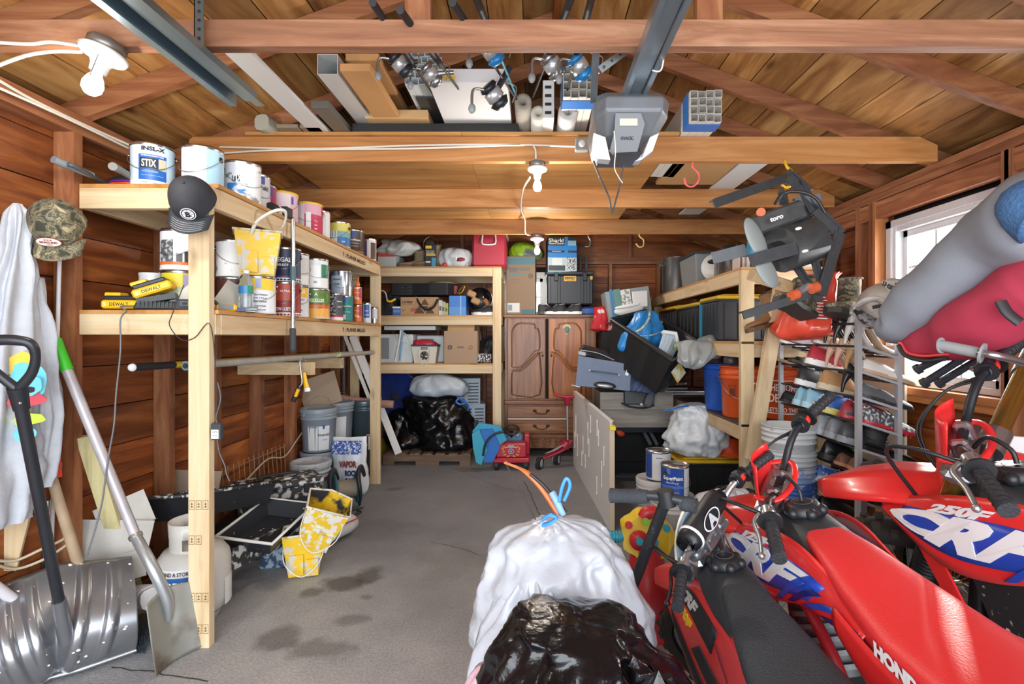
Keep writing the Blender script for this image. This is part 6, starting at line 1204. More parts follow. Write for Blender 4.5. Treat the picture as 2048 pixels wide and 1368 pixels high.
b=MB();b.bar(P(1500,548,3.25),P(1612,585,2.9),.038,.075,PINE('X'),up=(0,0,1),bev=.002);solo('loose_stud','short pine board angled off the right shelf top','board',b,P(1500,548,3.25),world=True)
def lid_tote(label,x0,x1,y0,y1,z,h,m,lidm,handle=True):
 t=thing('lidded_tote',label,'storage tote',((x0+x1)/2,(y0+y1)/2,z));b=MB();cx_,cy_=(x0+x1)/2,(y0+y1)/2
 b.box((cx_,cy_,z+(h-.03)/2),(x1-x0,y1-y0,h-.03),m,taper=1.0,bev=.012)
 for k in range(5):
  yy=y0+(y1-y0)*(.15+.175*k);b.bx((x0-.008,yy-.02,z+.02),(x0+.002,yy+.02,z+h-.06),m)
  xx=x0+(x1-x0)*(.12+.19*k);b.bx((xx-.025,y0-.008,z+.02),(xx+.025,y0+.002,z+h-.06),m)
 wpart('tote_body',b,t)
 b=MB();b.bx((x0-.012,y0-.012,z+h-.045),(x1+.012,y1+.012,z+h-.028),m,bev=.004);b2=MB();b2.bx((x0-.015,y0-.015,z+h-.027),(x1+.015,y1+.015,z+h),lidm,bev=.008);b2.bx((x0+.05,y0+.04,z+h),(x1-.05,y1-.04,z+h+.012),lidm,bev=.006);wpart('rim',b,t);wpart('lid',b2,t)
 if handle:b=MB();xx=(x0+x1)/2;b.tube([(xx-.06,y0-.012,z+.02),(xx-.06,y0-.014,z+.1),(xx+.06,y0-.014,z+.1),(xx+.06,y0-.012,z+.02)],.006,DK,n=6,sm=1);wpart('handle',b,t)
 return t
TOT=M('2F3338',.42);YLID=M('D9B62A',.4)
lid_tote('dark grey tote with yellow lid nearest the post on the right shelf',1.43,1.99,3.80,4.18,RZ[1]+.001,.35,TOT,YLID)
lid_tote('black tote with yellow lid behind the nearest one, right shelf',1.42,1.99,4.24,4.86,RZ[1]+.001,.33,M('1D1F22',.35),YLID,False)
lid_tote('farthest black tote with yellow lid at the back of the right shelf',1.42,1.99,4.92,5.5,RZ[1]+.001,.34,M('1D1F22',.35),M('D8A82A',.4),False)
b=MB();b.bx((1.42,4.195,RZ[1]+.001),(1.95,4.215,RZ[1]+.31),M('2C8AA8',.5));solo('teal_panel','teal board standing between the two nearest totes','board',b,(1.6,4.2,RZ[1]),world=True)
lid_tote('black tote with yellow lid on the floor under the tied white bag',1.17,1.72,3.95,4.35,.001,.39,M('1C1E22',.4),M('D9B22A',.4),False)
ZR1=RZ[0]+.001
def pot(label,x,y,z,r,h,m,lid=True,cooker=False):
 t=thing('stock_pot' if not cooker else 'pressure_cooker',label,'pot',(x,y,z));b=MB();b.lathe([(0,0),(r*.97,0),(r,.012),(r,h),(r*1.03,h+.004),(r*.98,h),(r*.97,.02),(0,.02)],m,n=36);link('pot_body',b,t)
 for s_ in (-1,1):b=MB();b.tube([(s_*r,-.04,h*.8),(s_*(r+.04),-.035,h*.83),(s_*(r+.04),.035,h*.83),(s_*r,.04,h*.8)],.006 if not cooker else .012,M('B8BCBE',.3,1)if not cooker else DK,n=6);link('handle',b,t)
 if cooker:b=MB();b.lathe([(r*1.03,h),(r*1.05,h+.02),(r*.9,h+.035),(r*.5,h+.05),(0,h+.052)],m,n=36);link('lid',b,t);b=MB();b.tube([(-.06,0,h+.05),(-.05,0,h+.085),(.05,0,h+.085),(.06,0,h+.05)],.014,DK,n=8);b.cyl((.03,-.03,h+.05),(.03,-.03,h+.1),.012,DK,n=8);link('valve_knob',b,t)
 return t
STL=M('B4B8BA',.25,.9,var=.1,sc_=8)
pot('tall dented steel stockpot at the back of the right shelf',1.60,5.50,ZR1,.16,.40,STL)
pot('steel pressure cooker with black lid handle above the shelf post',1.60,3.98,ZR1,.13,.17,M('A4A8AA',.15,.9),cooker=True)
t=thing('clear_bin','clear plastic bin with grey lid and white plate inside, right shelf','storage bin',(1.62,4.62,ZR1))
b=MB();b.box((0,0,.14),(.32,.42,.27),M('C4CED4',.15,trans=.55),bev=.01,taper=1.12);link('bin_body',b,t);b=MB();b.box((0,0,.285),(.38,.49,.02),M('3C4248',.4),bev=.006);link('lid',b,t)
b=MB();b.lathe([(0,0),(.1,0),(.125,.012),(.125,.016),(0,.006)],M('E8E8E8',.3),(1.60,4.32,ZR1+.135),ax=(-.2,-1,.1),n=28);solo('white_plate','round white plate leaning in front of the clear bin','plate',b,(1.6,4.32,ZR1),world=True)
bx_thing('spice_carton','small striped carton on the shelf above the post','carton',1478,1500,508,536,3.5,.12,M('C9C0B8',.5),ZR1,bands=[(.1,.3,0,1,M('6A4A4A',.5)),(.5,.7,0,1,M('8A7A70',.5))])
b=MB();b.box(P(1512,505,3.6),(.12,.1,.2),M('3E9AC8',.4),(0,10,0),bev=.01);solo('sky_blue_box','sky blue box behind the black blade','box',b,P(1512,530,3.6),world=True)
t=bx_thing('clear_caddy','clear plastic organiser on the shelf right of the hanging frame','organiser',1610,1640,445,500,3.45,.2,M('B9C6D4',.2,trans=.4),None)
bx_thing('white_carton','white carton under the clear organiser on the shelf end','carton',1590,1640,501,562,3.42,.25,M('C2C4C8',.5),None)
OR=M('D85A28',.4);ZL=RZ[2]+.001
bucket('orange bucket with black warning print just left of the shelf post',1.535,3.64,ZL,OR,open_=True,labels=[(.60,.64,-38,-14,DK),(.42,.58,-34,-16,M('6A2A18',.5))],texts=[('WARNING',-26,.62,.01,.05,OR),('THE',46,.62,.06,.1,TXW),('HOME',52,.4,.06,.15,TXW)],bail=10)
bucket('orange bucket with white diagonal lettering right of the shelf post',1.80,3.56,ZL,OR,open_=True,texts=[('THE HOME',0,.62,.05,.2,TXW),('DEPOT',0,.42,.06,.18,TXW),("LET'S DO THIS",0,.2,.03,.2,TXW)],labels=[(.74,.76,-50,50,TXW),(.12,.14,-50,50,TXW)])
bucket('blue bucket behind the first orange bucket',1.53,3.99,ZL,M('2A5EC0',.4),open_=True)
b=MB();b.lathe([(.05,0),(.055,.02),(.045,.07),(.0,.08)],M('3A3C40',.4),P(1462,727,3.64),n=18);solo('black_cap_lid','dark round tub sitting in the orange bucket','tub',b,P(1462,727,3.64),world=True)
t=bag('white_rubbish_bag','knotted translucent white bag full of scraps on the yellow-lidded floor tote','rubbish bag',[(1.36,4.1,.405,.1,.1),(1.36,4.1,.43,.2,.18),(1.36,4.08,.56,.225,.2),(1.37,4.08,.72,.20,.18),(1.34,4.08,.80,.12,.12),(1.30,4.06,.83,.03,.03)],BAGG,n=110,seed=61,amp=.045,fold=9,fa=.006,fine=.01,sub=8,ridge=.022)
b=MB();p=P(1350,825,3.9);b.tube([P(1328,821,3.92),P(1342,820,3.9),P(1360,814,3.9),P(1376,812,3.92)],.012,BT,n=6,ry=.6);wpart('drawstring',b,t)
b=MB();b.lathe([(.14,0),(.12,.015),(.07,.05),(.06,.12),(.0,.13)],M('C8481E',.5),P(1464,908,3.98),n=22);solo('orange_hat','orange rubber funnel beside the knotted white bag','funnel',b,P(1464,908,3.98),world=True)
# stacked pails, paint cans near the white slab
for k,lab in enumerate(('orange-red pail at the bottom of the nested stack behind the bikes','white pail with orange rim, second in the nested stack','blue-stained pail, third in the nested stack','pale blue pail, fourth in the nested stack','white pail with wire handle, fifth in the nested stack','off-white open pail on top of the nested stack')):
 m=(M('C8502E',.45),M('CFC8C4',.45,col2='B8483A',thr=.55),M('3A6CC0',.45,col2='C4CED8',thr=.58,sc_=12),M('8AA8D4',.45,col2='C4CCD4',thr=.5),M('C2C8CC',.45),M('C6CACC',.45,col2='8E9498',thr=.68,sc_=30))[k]
 bucket(lab,1.50,2.90,0.0+.092*k,m,h=.36 if k<5 else .40,r0=.125,r1=.142,open_=True,rings=(.93,.86,.78),bail=20 if k in (2,4)else None)
bucket('white pail under the left blue paint can',.88,3.52,0,M('CFCFCE',.45),h=.37,r0=.12,r1=.135,lid=M('C4C4C2',.45))
bucket('short white pail with grey lid carrying the front blue paint can',.90,3.18,0,M('C8C9C8',.45,col2='8A8C8C',thr=.68),h=.36,r0=.12,r1=.13,lid=M('9A9EA0',.5))
CANB=M('2450A4',.35)
can('white gallon can with blue sunburst corner, on the rear white pail',.89,3.50,.378,M('D8DADC',.4),[(0,1,-70,-24,M('2A4A94',.4))],[('latex base',10,.8,.008,.04,TXD)],da=-6)
can('bright blue gallon can with large white lettering and steel lid, on the front pail',.905,3.15,.367,CANB,[(.76,.95,-34,-18,M('5A78B8',.4)),(0,.95,40,90,M('D4D6DA',.4)),(.32,.40,-60,40,M('4A78C4',.4))],[('SuperPaint',-8,.62,.03,.125,TXW,.03),('EXTERIOR ACRYLIC LATEX',-10,.49,.007,.08,TXW),('with advanced technology',-10,.2,.006,.08,TXW),('GALLON',20,.08,.008,.03,TXW)],bail=50)
bucket('open white pail stained pink and purple inside, beside the toy',.95,2.78,0,M('D4D2D0',.45),h=.26,r0=.12,r1=.14,open_=True,inner=M('B8868A',.5,col2='C8694A',thr=.55,sc_=8))
bucket('frosted tub with black screw lid behind the bikes',1.33,3.25,0,M('B9BDBC',.4),h=.36,r0=.12,r1=.12,lid=M('24272B',.5),rings=())
b=MB();sack(b,[(1.20,2.9,.004,.22,.18),(1.22,2.9,.1,.30,.26),(1.22,2.9,.28,.3,.25),(1.2,2.92,.40,.2,.16),(1.18,2.92,.46,.04,.04)],M('CFD2D8',.5),n=80,seed=71,amp=.07,fold=9,fa=.03);solo('white_cloth_heap','heap of crumpled white sheeting behind the front bike','sheeting',b,(1.20,2.9,0),world=True)
# shoe rack
SR=M('B8BCC2',.4,.35);t=thing('shoe_rack','metal shoe rack with sloping black shelves along the right wall','shoe rack',(1.75,2.9,0))
LV=[1.325,1.196,1.067,.938,.804,.676,.54,.40];FX,BX_=1.646,1.848
for y in (2.5,3.28):
 for x,h in ((FX,1.46),(BX_,1.335)):b=MB();b.bar((x,y,0),(x,y,h),.024,.024,SR,up=(0,1,0));wpart('upright',b,t)
 for z in LV:b=MB();b.bar((FX+.012,y-.004,z),(BX_-.012,y-.004,z-.057),.012,.02,SR,up=(0,1,0));wpart('side_rail',b,t)
for z in LV+[1.44]:
 for u in (0,.35,.65,1):b=MB();q=V((FX+(BX_-FX)*u,2.5,z-.057*u));b.cyl(q,q+V((0,.78,0)),.006,M('1E1F22',.5),n=8);wpart('shelf_rod',b,t)
b=MB();b.bx((2.24,2.98,.36),(2.255,3.5,1.32),M('C9BDA6',.7));solo('plywood_sheet','pale board standing behind the shoe rack','board',b,(2.25,3.2,.36),world=True)
NUDE=M('C9A48C',.5);WHT=M('DAD8D4',.45);BKS=M('1B1B1E',.3);GYS=M('8A8E94',.6)
SH=[('white running shoe, far end of the top row of the rack','sneaker',0,1563,-.06,M('D8DADE',.7),W_,GYS),('white ribbed sneaker beside it in the top row of the rack','sneaker',0,1594,-.07,M('CFD2D8',.7),M('C2C8D0',.5),GYS),('tan wedge shoe in the top row between sneaker and black heels','loafer',0,1634,-.02,M('A88A68',.6),WHT,None),('glossy black stiletto, left of the pair in the top row','heel',0,1655,-.03,BKS,BKS,None),('glossy black stiletto, right of the pair in the top row','heel',0,1674,-.03,BKS,BKS,None),('cream high heel, left of the pair by the front upright','heel',0,1692,-.02,WHT,WHT,None),('cream high heel, right of the pair, toe beyond the front upright','heel',0,1706,.0,WHT,M('B79C7C',.5),None),('dark strappy sandal at the far end of the second row','sandal',1,1566,-.06,M('3A3632',.6),M('8A6E50',.6),None),('brown striped sandal in the second row','sandal',1,1598,-.06,M('4A3A30',.6),M('3A3430',.6),None),('red and white high-top shoe in the second row','sneaker',1,1630,-.05,M('B02A3C',.6),W_,M('D8D8D8',.5)),('nude high heel, left of the pair in the second row','heel',1,1658,-.03,NUDE,NUDE,None),('nude high heel, right of the pair in the second row','heel',1,1676,-.03,NUDE,NUDE,None),('wooden-heeled cream sandal near the front upright, second row','heel',1,1694,-.02,M('C8BCA8',.6),M('9A7850',.6),M('A88458',.6)),('white pointed flat shoe by the front upright, second row','loafer',1,1708,.03,WHT,M('B79C7C',.5),M('C9B49C',.6)),('black and white trainer in the third row','sneaker',2,1605,-.04,M('24262A',.5),W_,W_),('sand coloured fleece slipper boot in the third row','sneaker',2,1648,-.03,M('B58A5E',.9),M('CDBFA4',.6),M('D8C8A8',.9)),('black stiletto hanging by the front upright, third row','heel',2,1690,-.03,BKS,BKS,None),('charcoal flat shoe by the front upright, third row','loafer',2,1707,.02,M('5A5C60',.6),M('2A2A2C',.5),M('B8B4AC',.7)),('black slipper at the far end of the fourth row','loafer',3,1578,-.05,M('1E2022',.8),M('2A2B2E',.6),None),('pale blue soled shoe, left of its pair, fourth row','sneaker',3,1604,-.05,M('8ABCD4',.5),M('A8D4E6',.5),GYS),('pale blue soled shoe, right of its pair, fourth row','sneaker',3,1622,-.05,M('8ABCD4',.5),M('A8D4E6',.5),GYS),('blue and yellow trainer behind the red football boot','sneaker',3,1658,-.04,M('2C5AA8',.5),M('C8C060',.5),W_),('red and black football boot with studs, farther of its pair','cleat',3,1680,.0,M('A83040',.4,col2='3A2A30',thr=.5,sc_=16),M('B82838',.4),M('C83848',.5)),('grey and black knit football boot with red studs by the front upright','cleat',3,1702,.05,M('4A4C50',.5,col2='C2C4C8',thr=.54,sc_=60),M('B82838',.4),M('8A2434',.5)),('silver-grey running shoe, farthest of the fifth row','sneaker',4,1642,-.04,M('8A929A',.4),M('A4ACB4',.4),W_),('grey and crimson running shoe in the fifth row','sneaker',4,1662,-.03,M('7A8088',.4),M('8E969E',.4),M('B82848',.5)),('black and crimson running shoe in the fifth row','sneaker',4,1684,-.02,M('3A3E44',.4),M('8E969E',.4),M('A8B838',.5)),('glossy black sneaker with lime lettering in the sixth row','sneaker',5,1652,-.03,BKS,M('26282C',.5),M('A8C838',.5)),('brown leather loafer, farther of its pair in the sixth row','loafer',5,1680,-.02,M('6A4A3C',.5),M('B8805C',.6),None),('brown leather loafer, nearer of its pair in the sixth row','loafer',5,1698,.0,M('7A5444',.5),M('B8805C',.6),None),('blue and white football boot in the seventh row','cleat',6,1642,-.04,M('3A6CC0',.4,col2='D4DAE2',thr=.5,sc_=20),M('D4DAE2',.4),W_),('dark sandal with green tag in the seventh row','sandal',6,1690,-.02,M('24262A',.7),M('1E2022',.7),None),('black shoe on the lowest row of the rack','loafer',7,1650,-.04,BKS,M('26282C',.5),None)]
for lab,kind,lv,px,dx,up,so,acc in SH:
 X_=FX+dx;Y_=FX*F/(px-CX);shoe({'heel':'high_heel','sandal':'sandal','loafer':'flat_shoe','cleat':'football_boot'}.get(kind,'sneaker'),lab,(X_,Y_,LV[lv]+.010-.28*dx),(0,16,0),.285,.09,up,so,kind,acc)
CAMB=camo('camouflage_leather',['4A4438','6E6452','8E8468','5A5244'],30)
boot_thing('black ankle boot lying on the fifth row by the front upright',(1.72,2.60,LV[4]-.02),(0,18,0),.28,.09,.13,M('26272A',.6),BKS,True)
boot_thing('camouflage hunting boot with dark rubber toe, left one on the rack top',(1.52,2.72,1.47),(10,-18,-150),.29,.11,.22,CAMB,M('3A3A36',.6))
boot_thing('camouflage hunting boot standing beside its mate on the rack top',(1.76,2.74,1.45),(0,-10,-140),.29,.11,.24,CAMB,M('3A3A36',.6))
boot_thing('tan leather boot lying behind the red plastic bag',(1.62,3.18,1.46),(10,12,200),.30,.11,.22,M('8A6644',.7),M('5E4630',.7),False)
t=bag('red_shopping_bag','red plastic shopping bag with white print slumped on the shoe rack','shopping bag',[(1.62,2.95,1.36,.1,.14),(1.61,2.93,1.40,.13,.22),(1.63,2.93,1.55,.11,.21),(1.68,2.93,1.69,.09,.18),(1.72,2.93,1.75,.07,.13)],M('D84A36',.35),n=60,seed=81,amp=.04,fold=8,fa=.012)
b=MB()
for k in range(9):b.box(P(1636,588+k*6,2.72),(.05+.02*(k%3),.002,.005),W_,(0,5,-20))
b.text('recycle this bag',P(1642,655,2.72),(1,-.2,0),(0,0,1),.012,TXW,.1);wpart('bag_print',b,t)
t=thing('checkered_helmet','off-road helmet with black and white checks and worn lettering on the rack end','helmet',P(1770,640,2.45));HW=M('CFCDC6',.4);q=P(1775,612,2.5)
b=MB();b.ball(q,(.13,.15,.12),HW,22,(0,10,0));wpart('shell',b,t)
b=MB();pts=[P(1765,562,2.36),P(1785,556,2.36),P(1815,560,2.3),P(1836,575,2.25),P(1830,600,2.25),P(1800,612,2.3)];b.prism(pts,(.0,.012,.0),HW);wpart('peak',b,t)
b=MB()
for i in range(5):
 for j in range(3):
  if (i+j)%2:x0=1782+i*9;y0=564+j*10+i*1.5;b.prism([P(x0,y0,2.24),P(x0+9,y0+1,2.235),P(x0+10,y0+11,2.235),P(x0+1,y0+10,2.24)],(0,.003,0),BKS)
b.text('SHIFT',P(1778,573,2.24),(1,0,-.55),(.5,0,1),.022,TXD,.07,bold=.05);wpart('check_print',b,t)
b=MB();b.tube([P(1714,612,2.42),P(1735,600,2.36),P(1760,600,2.34),P(1782,625,2.32)],[.02,.028,.025,.02],HW,n=8,ry=.5);b.tube([P(1714,620,2.4),P(1735,640,2.34),P(1765,652,2.32),P(1785,650,2.3)],[.02,.035,.03,.02],M('8E9296',.4,col2='2A2C30',thr=.52,sc_=40),n=8,ry=.6);wpart('chin_guard',b,t)
b=MB();b.tube([P(1745,615,2.36),P(1765,612,2.34),P(1790,618,2.32)],.014,M('3A3C40',.6),n=8,ry=.6);wpart('mouth_vent',b,t)
def limp(name,label,cat,pts,rs,m,ry=.7,seed=1,amp=.02,extra=None,sm=6,n=30):
 t=thing(name,label,cat,V(pts[0]));b=MB();b.tube(pts,rs,m,n=n,sm=sm,ry=ry);b.noise(amp,4,seed);b.noise(amp*.4,12,seed+3);wpart('cover',b,t);return t
GC=M('858B95',.85,bump=.1,var=.05,sc_=6)
t=limp('folded_chair_bag','large grey fabric cover of a folded camping chair hanging across the window','chair bag',[P(1762,640,2.12),P(1788,652,2.08),P(1845,608,1.98),P(1930,546,1.84),P(2015,480,1.7),P(2090,430,1.55),P(2160,385,1.45),P(2185,370,1.42)],[.03,.095,.135,.145,.165,.175,.13,.03],GC,.85,3,.02)
b=MB();b.tube([P(2020,425,1.56),P(2050,415,1.5),P(2090,425,1.46),P(2110,430,1.44)],[.03,.085,.10,.03],M('3E6694',.8,bump=.6,bsc=90),n=14);wpart('mesh_pocket',b,t)
b=MB();b.tube([P(1795,585,1.98),P(1900,495,1.8),P(1990,405,1.68),P(2060,335,1.6)],.006,M('8E9298',.5),n=6);wpart('cord',b,t)
t=limp('folded_red_chair','raspberry red folded camping chair under the grey cover','camping chair',[P(1812,690,2.05),P(1845,690,1.98),P(1915,670,1.86),P(2000,625,1.72),P(2090,570,1.6),P(2190,515,1.46),P(2210,505,1.44)],[.03,.08,.115,.14,.155,.12,.03],M('A83048',.8,var=.08,sc_=6),.8,9,.02)
b=MB();b.tube([P(1800,685,2.0),P(1815,705,1.97),P(1850,712,1.9),P(1900,708,1.82)],.014,M('D84848',.7),n=6,ry=.4);b.tube([P(1797,690,1.99),P(1812,712,1.95),P(1850,722,1.88),P(1890,718,1.8)],.008,DK,n=6);wpart('trim',b,t)
b=MB();b.tube([P(2001,602,1.57),P(2015,625,1.555),P(2040,645,1.54)],.02,M('2A2C30',.6),n=6,ry=.3);wpart('strap',b,t)
for k,(a,c)in enumerate((((1832,740),(1935,690)),((1845,768),(1960,695)),((1875,768),(1990,700)))):
 b=MB();b.cyl(P(*a,1.95),P(*c,1.78),.014,M('3E444E',.35,.5),n=12);
 o=link('chair_leg',b,t,off=V(t.location));b=MB();b.cyl(P(*a,1.952),P(a[0]+8,a[1]-4,1.94),.02,M('2A2C30',.5),n=12);o2=wpart('leg_tip',b,t)
 # hanging machine frame
t=thing('engine_frame','grey steel frame holding a small engine and blade, hung from the amber beam','machine',P(1575,460,2.7));IR=M('53565A',.5,.55,var=.12);IR2=M('7E8482',.5,.3)
for a,c,w_,Ya,Yc in (((1427,408),(1572,357),.045,2.5,2.7),((1580,352),(1615,385),.07,2.7,2.66),((1603,372),(1632,428),.06,2.66,2.62),((1590,408),(1642,400),.06,2.66,2.62),((1632,420),(1682,468),.06,2.6,2.56),((1680,465),(1642,590),.055,2.56,2.52),((1500,522),(1662,478),.06,2.42,2.5),((1425,517),(1492,500),.06,2.7,2.62),((1486,632),(1618,590),.035,2.4,2.46),((1590,528),(1640,602),.045,2.62,2.5),((1625,500),(1640,560),.04,2.6,2.55),((1565,385),(1568,410),.05,2.7,2.68),((1606,405),(1612,445),.04,2.66,2.62)):
 b=MB();p,q=P(*a,Ya),P(*c,Yc);b.bar(p,q,w_,.008,IR,up=(0,-1,0));b.bar(p+V((0,.02,w_/2)),q+V((0,.02,w_/2)),.008,.045,IR,up=(0,-1,0));wpart('steel_bar',b,t)
b=MB();b.box(P(1548,440,2.6),(.26,.16,.10),M('4A4B4C',.5,.3,var=.2),(0,-20,0),bev=.012);wpart('engine_housing',b,t)
b=MB();b.cyl(P(1560,500,2.56),P(1622,480,2.62),.12,M('55585A',.5,.5,var=.15),n=24);b.cyl(P(1540,508,2.54),P(1562,500,2.56),.05,M('26282A',.5),n=18);wpart('motor_drum',b,t)
b=MB();b.text('toro',P(1553,436,2.475),(1,0,.35),(-.2,0,1),.022,M('E4E6E6',.4),.07,bold=.04);wpart('brand_letters',b,t)
for (cx_,cy_,rx,rz,an)in ((1512,478,.042,.115,-24),(1532,540,.045,.10,-28)):b=MB();b.ball(P(cx_,cy_,2.46),(rx,.006,rz),IR2,20,(0,an,0));wpart('blade',b,t)
b=MB();b.tube([P(1550,408,2.5),P(1565,388,2.5),P(1595,383,2.48),P(1630,395,2.46),P(1650,425,2.45)],.008,M('2A2B2E',.4),n=8);wpart('fuel_hose',b,t)
b=MB();b.cyl(P(1521,426,2.52),P(1522,424,2.5),.022,M('C8683C',.5),n=14);wpart('fuel_cap',b,t)
b=MB();b.cyl(P(1596,584,2.44),P(1618,572,2.46),.02,M('A9B0B8',.3,.7),n=12);wpart('lamp_body',b,t)
for a in ((1582,592),(1622,578)):b=MB();b.cyl(P(*a,2.43),P(a[0]+12,a[1]-4,2.44),.026,M('D0623A',.5),n=14);wpart('end_cap',b,t)
for p_ in ((1597,457),(1610,502)):b=MB();b.ball(P(*p_,2.44),(.018,.005,.008),W_,10,(0,-15,0));wpart('sticker',b,t)
def hook(label,pts,m,r_=.006):b=MB();b.tube(pts,r_,m,n=8);return solo('ceiling_hook',label,'hook',b,pts[0],world=True)
hook('yellow hook carrying the steel machine frame',[P(1570,322,2.8),P(1574,334,2.76),P(1584,345,2.74),P(1582,368,2.72),P(1572,375,2.72),P(1562,368,2.72)],M('E2B82A',.4),.008)
hook('red screw hook under the amber beam right of the opener',[P(1385,325,2.82),P(1386,335,2.82),P(1397,347,2.82),P(1396,362,2.82),P(1385,373,2.82),P(1373,370,2.82),P(1369,356,2.82)],M('D85A5A',.4))
hook('cream yellow hook under the farthest amber beam',[P(1278,468,4.8),P(1280,474,4.8),P(1287,480,4.8),P(1286,492,4.8),P(1278,494,4.8),P(1272,487,4.8)],M('E2C87A',.4),.007)
hook('steel hook under the farthest amber beam, left of the cream one',[P(1176,468,4.8),P(1177,474,4.8),P(1181,482,4.8),P(1178,493,4.8),P(1170,493,4.8)],M('8A8E92',.3,.9))
# lamps, wiring, opener, tracks
def lamp(label,x,y,tilt=(0,0,0),box=False,s_=1.0,lit=6):
 t=thing('pull_chain_lamp',label,'ceiling lamp',(x,y,PZT),tilt);t.scale=(s_,)*3;PO=M('E6E4E0',.25)
 if box:b=MB();b.lathe([(0,0),(.055,0),(.055,-.035),(0,-.035)],M('8A8882',.4,.6),n=8);link('junction_box',b,t)
 z=-.036 if box else 0;b=MB();b.lathe([(0,z),(.062,z),(.07,z-.008),(.062,z-.02),(.035,z-.028),(.026,z-.05),(.024,z-.075),(0,z-.075)],PO,n=28);link('holder',b,t)
 b=MB();b.lathe([(.014,z-.075),(.016,z-.085),(.024,z-.10),(.03,z-.12),(.028,z-.14),(.016,z-.155),(0,z-.16)],M('FFF8EC',.3,emit=lit),n=24);link('bulb',b,t)
 lo=light('lamp_bulb_light','POINT',(0,0,z-.19),(0,0,0),9*lit,(1,.93,.82),shadow_soft_size=.04);lo.parent=t
 b=MB();b.tube([(.018,-.035,z-.03),(.018,-.037,z-.11)],.0012,M('8A8A86',.4,.8),n=5,sm=1);link('pull_chain',b,t);return t
lamp('white porcelain pull-chain lamp under the front tie beam, top left',-1.44,1.68,(-8,12,0),True,lit=.9)
lamp('white pull-chain lamp with bulb under the second beam, centre',.028,2.83,box=True,s_=.85,lit=1.6)
lamp('farthest pull-chain lamp with clear bulb above the wardrobe',.045,4.80,box=True,lit=1.8)
WC=M('D6D0C2',.5)
def cable(label,pts,r_=.006,m=WC,name='electric_cable'):b=MB();b.tube(pts,r_,m,n=6);return solo(name,label,'cable',b,pts[0],world=True)
cable('upper white cable stapled along the second beam',[P(440,294,2.79),P(640,297,2.79),P(820,291,2.79),P(1000,289,2.79),P(1150,293,2.79)])
cable('lower white cable stapled along the second beam down to the centre lamp',[P(440,307,2.79),P(560,300,2.79),P(820,297,2.79),P(1040,290,2.79),P(1068,294,2.79),P(1072,318,2.8)])
cable('white cable from the centre lamp back to the farther beams',[P(1060,355,2.83),P(1046,380,3.2),P(1042,418,3.79),P(1050,440,4.5),P(1051,466,4.76),P(1062,471,4.78)])
cable('white cable into the front lamp box along the tie beam',[P(-20,84,1.66),P(60,88,1.66),P(105,84,1.66),P(170,94,1.66)])
cable('sagging white cable into the front lamp box',[P(-20,138,1.7),P(50,112,1.68),P(110,103,1.67),P(162,104,1.66)])
cable('pair of white cables running along the left top plate',[P(-20,150,1.85),P(60,197,2.0),P(160,246,2.2),P(258,290,2.45)],.007)
cable('second white cable along the left top plate',[P(-20,168,1.84),P(80,212,2.0),P(170,254,2.2),P(256,296,2.44)],.006)
t=thing('outlet_box','grey metal outlet box on the second beam left of the opener','outlet',P(1163,291,2.79));b=MB();b.box(P(1163,291,2.79),(.075,.04,.07),M('A2A4A2',.4,.5),bev=.004);wpart('box_body',b,t);b=MB();b.ball(P(1164,287,2.765),(.018,.006,.02),M('DCD8CC',.4),12);wpart('socket',b,t)
t=thing('garage_door_opener','grey garage door opener hanging at the end of its rail','door opener',(.39,2.1,2.33));OG=M('74787D',.35,.2);OD=M('5A5D62',.3)
b=MB();secs=((2.335,1.99,.140,.09,.392),(2.29,1.97,.145,.13,.392),(2.235,2.0,.145,.17,.388),(2.17,2.06,.115,.15,.38),(2.145,2.1,.085,.12,.375));rings=[]
for z,y,hx,hy,x in secs:rings.append([V((x+hx*a,y+.05+hy*c,z))for a,c in ((-1,-.6),(-.75,-1),(.75,-1),(1,-.6),(1,.9),(-1,.9))])
b.skin(rings[::-1],OG,(1,1),False);wpart('housing',b,t,bev=.008)
b=MB();f=lambda u,v:P(1190+128*u,200+120*v,1.86+.09*v)
b.prism([f(.32,.22),f(.72,.22),f(.78,.4),f(.66,.86),f(.30,.88),f(.24,.8),f(.30,.55)],(0,.03,0),OD);b.prism([f(.38,.32),f(.66,.32),f(.66,.44),f(.38,.44)],(0,-.006,0),M('B8B6A8',.5));b.text('OVACIC',f(.5,.64)+V((0,-.002,0)),(1,0,0),(0,0,1),.014,DK,.05,bold=.04);wpart('front_panel',b,t)
b=MB();b.prism([f(-.02,.55),f(.16,.62),f(.24,1.0),f(.05,.98),f(-.05,.85)],(0,.05,.0),M('D4D6D8',.4));wpart('light_cover',b,t);b=MB();b.prism([f(1.0,.55),f(.86,.62),f(.72,1.0),f(.62,1.02),f(.9,.85)],(0,.05,0),M('C4C6C8',.4));wpart('light_cover',b,t)
RL=M('A4B0B8',.3,.8);b=MB();b.bx((.375,.0,2.325),(.425,2.0,2.332),RL);b.bx((.355,0,2.31),(.372,2.0,2.35),RL);b.bx((.428,0,2.31),(.445,2.0,2.35),RL);b.bx((.38,.0,2.332),(.42,1.99,2.355),M('3A4248',.4,.7));c=MB();c.bar(P(1252,196,1.93),P(1305,20,1.5),.01,.01,RL);wpart('rail',b,t)
for px in (1187,1318):b=MB();p=P(px,205,2.0);b.bar(p,V((p.x,p.y+.1,2.36))if px>1200 else P(1192,100,1.76),.028,.003,M('9AA2A6',.35,.8),up=(0,-1,0));wpart('hanger_strap',b,t)
b=MB();b.bar(P(1200,140,1.8),P(1280,80,1.78),.028,.003,M('9AA2A6',.35,.8),up=(0,-1,0));
for k in range(5):u=.1+.2*k;q=P(1200+80*u,140-60*u,1.79);b.cyl(q,q+V((0,-.004,0)),.004,DK,n=8)
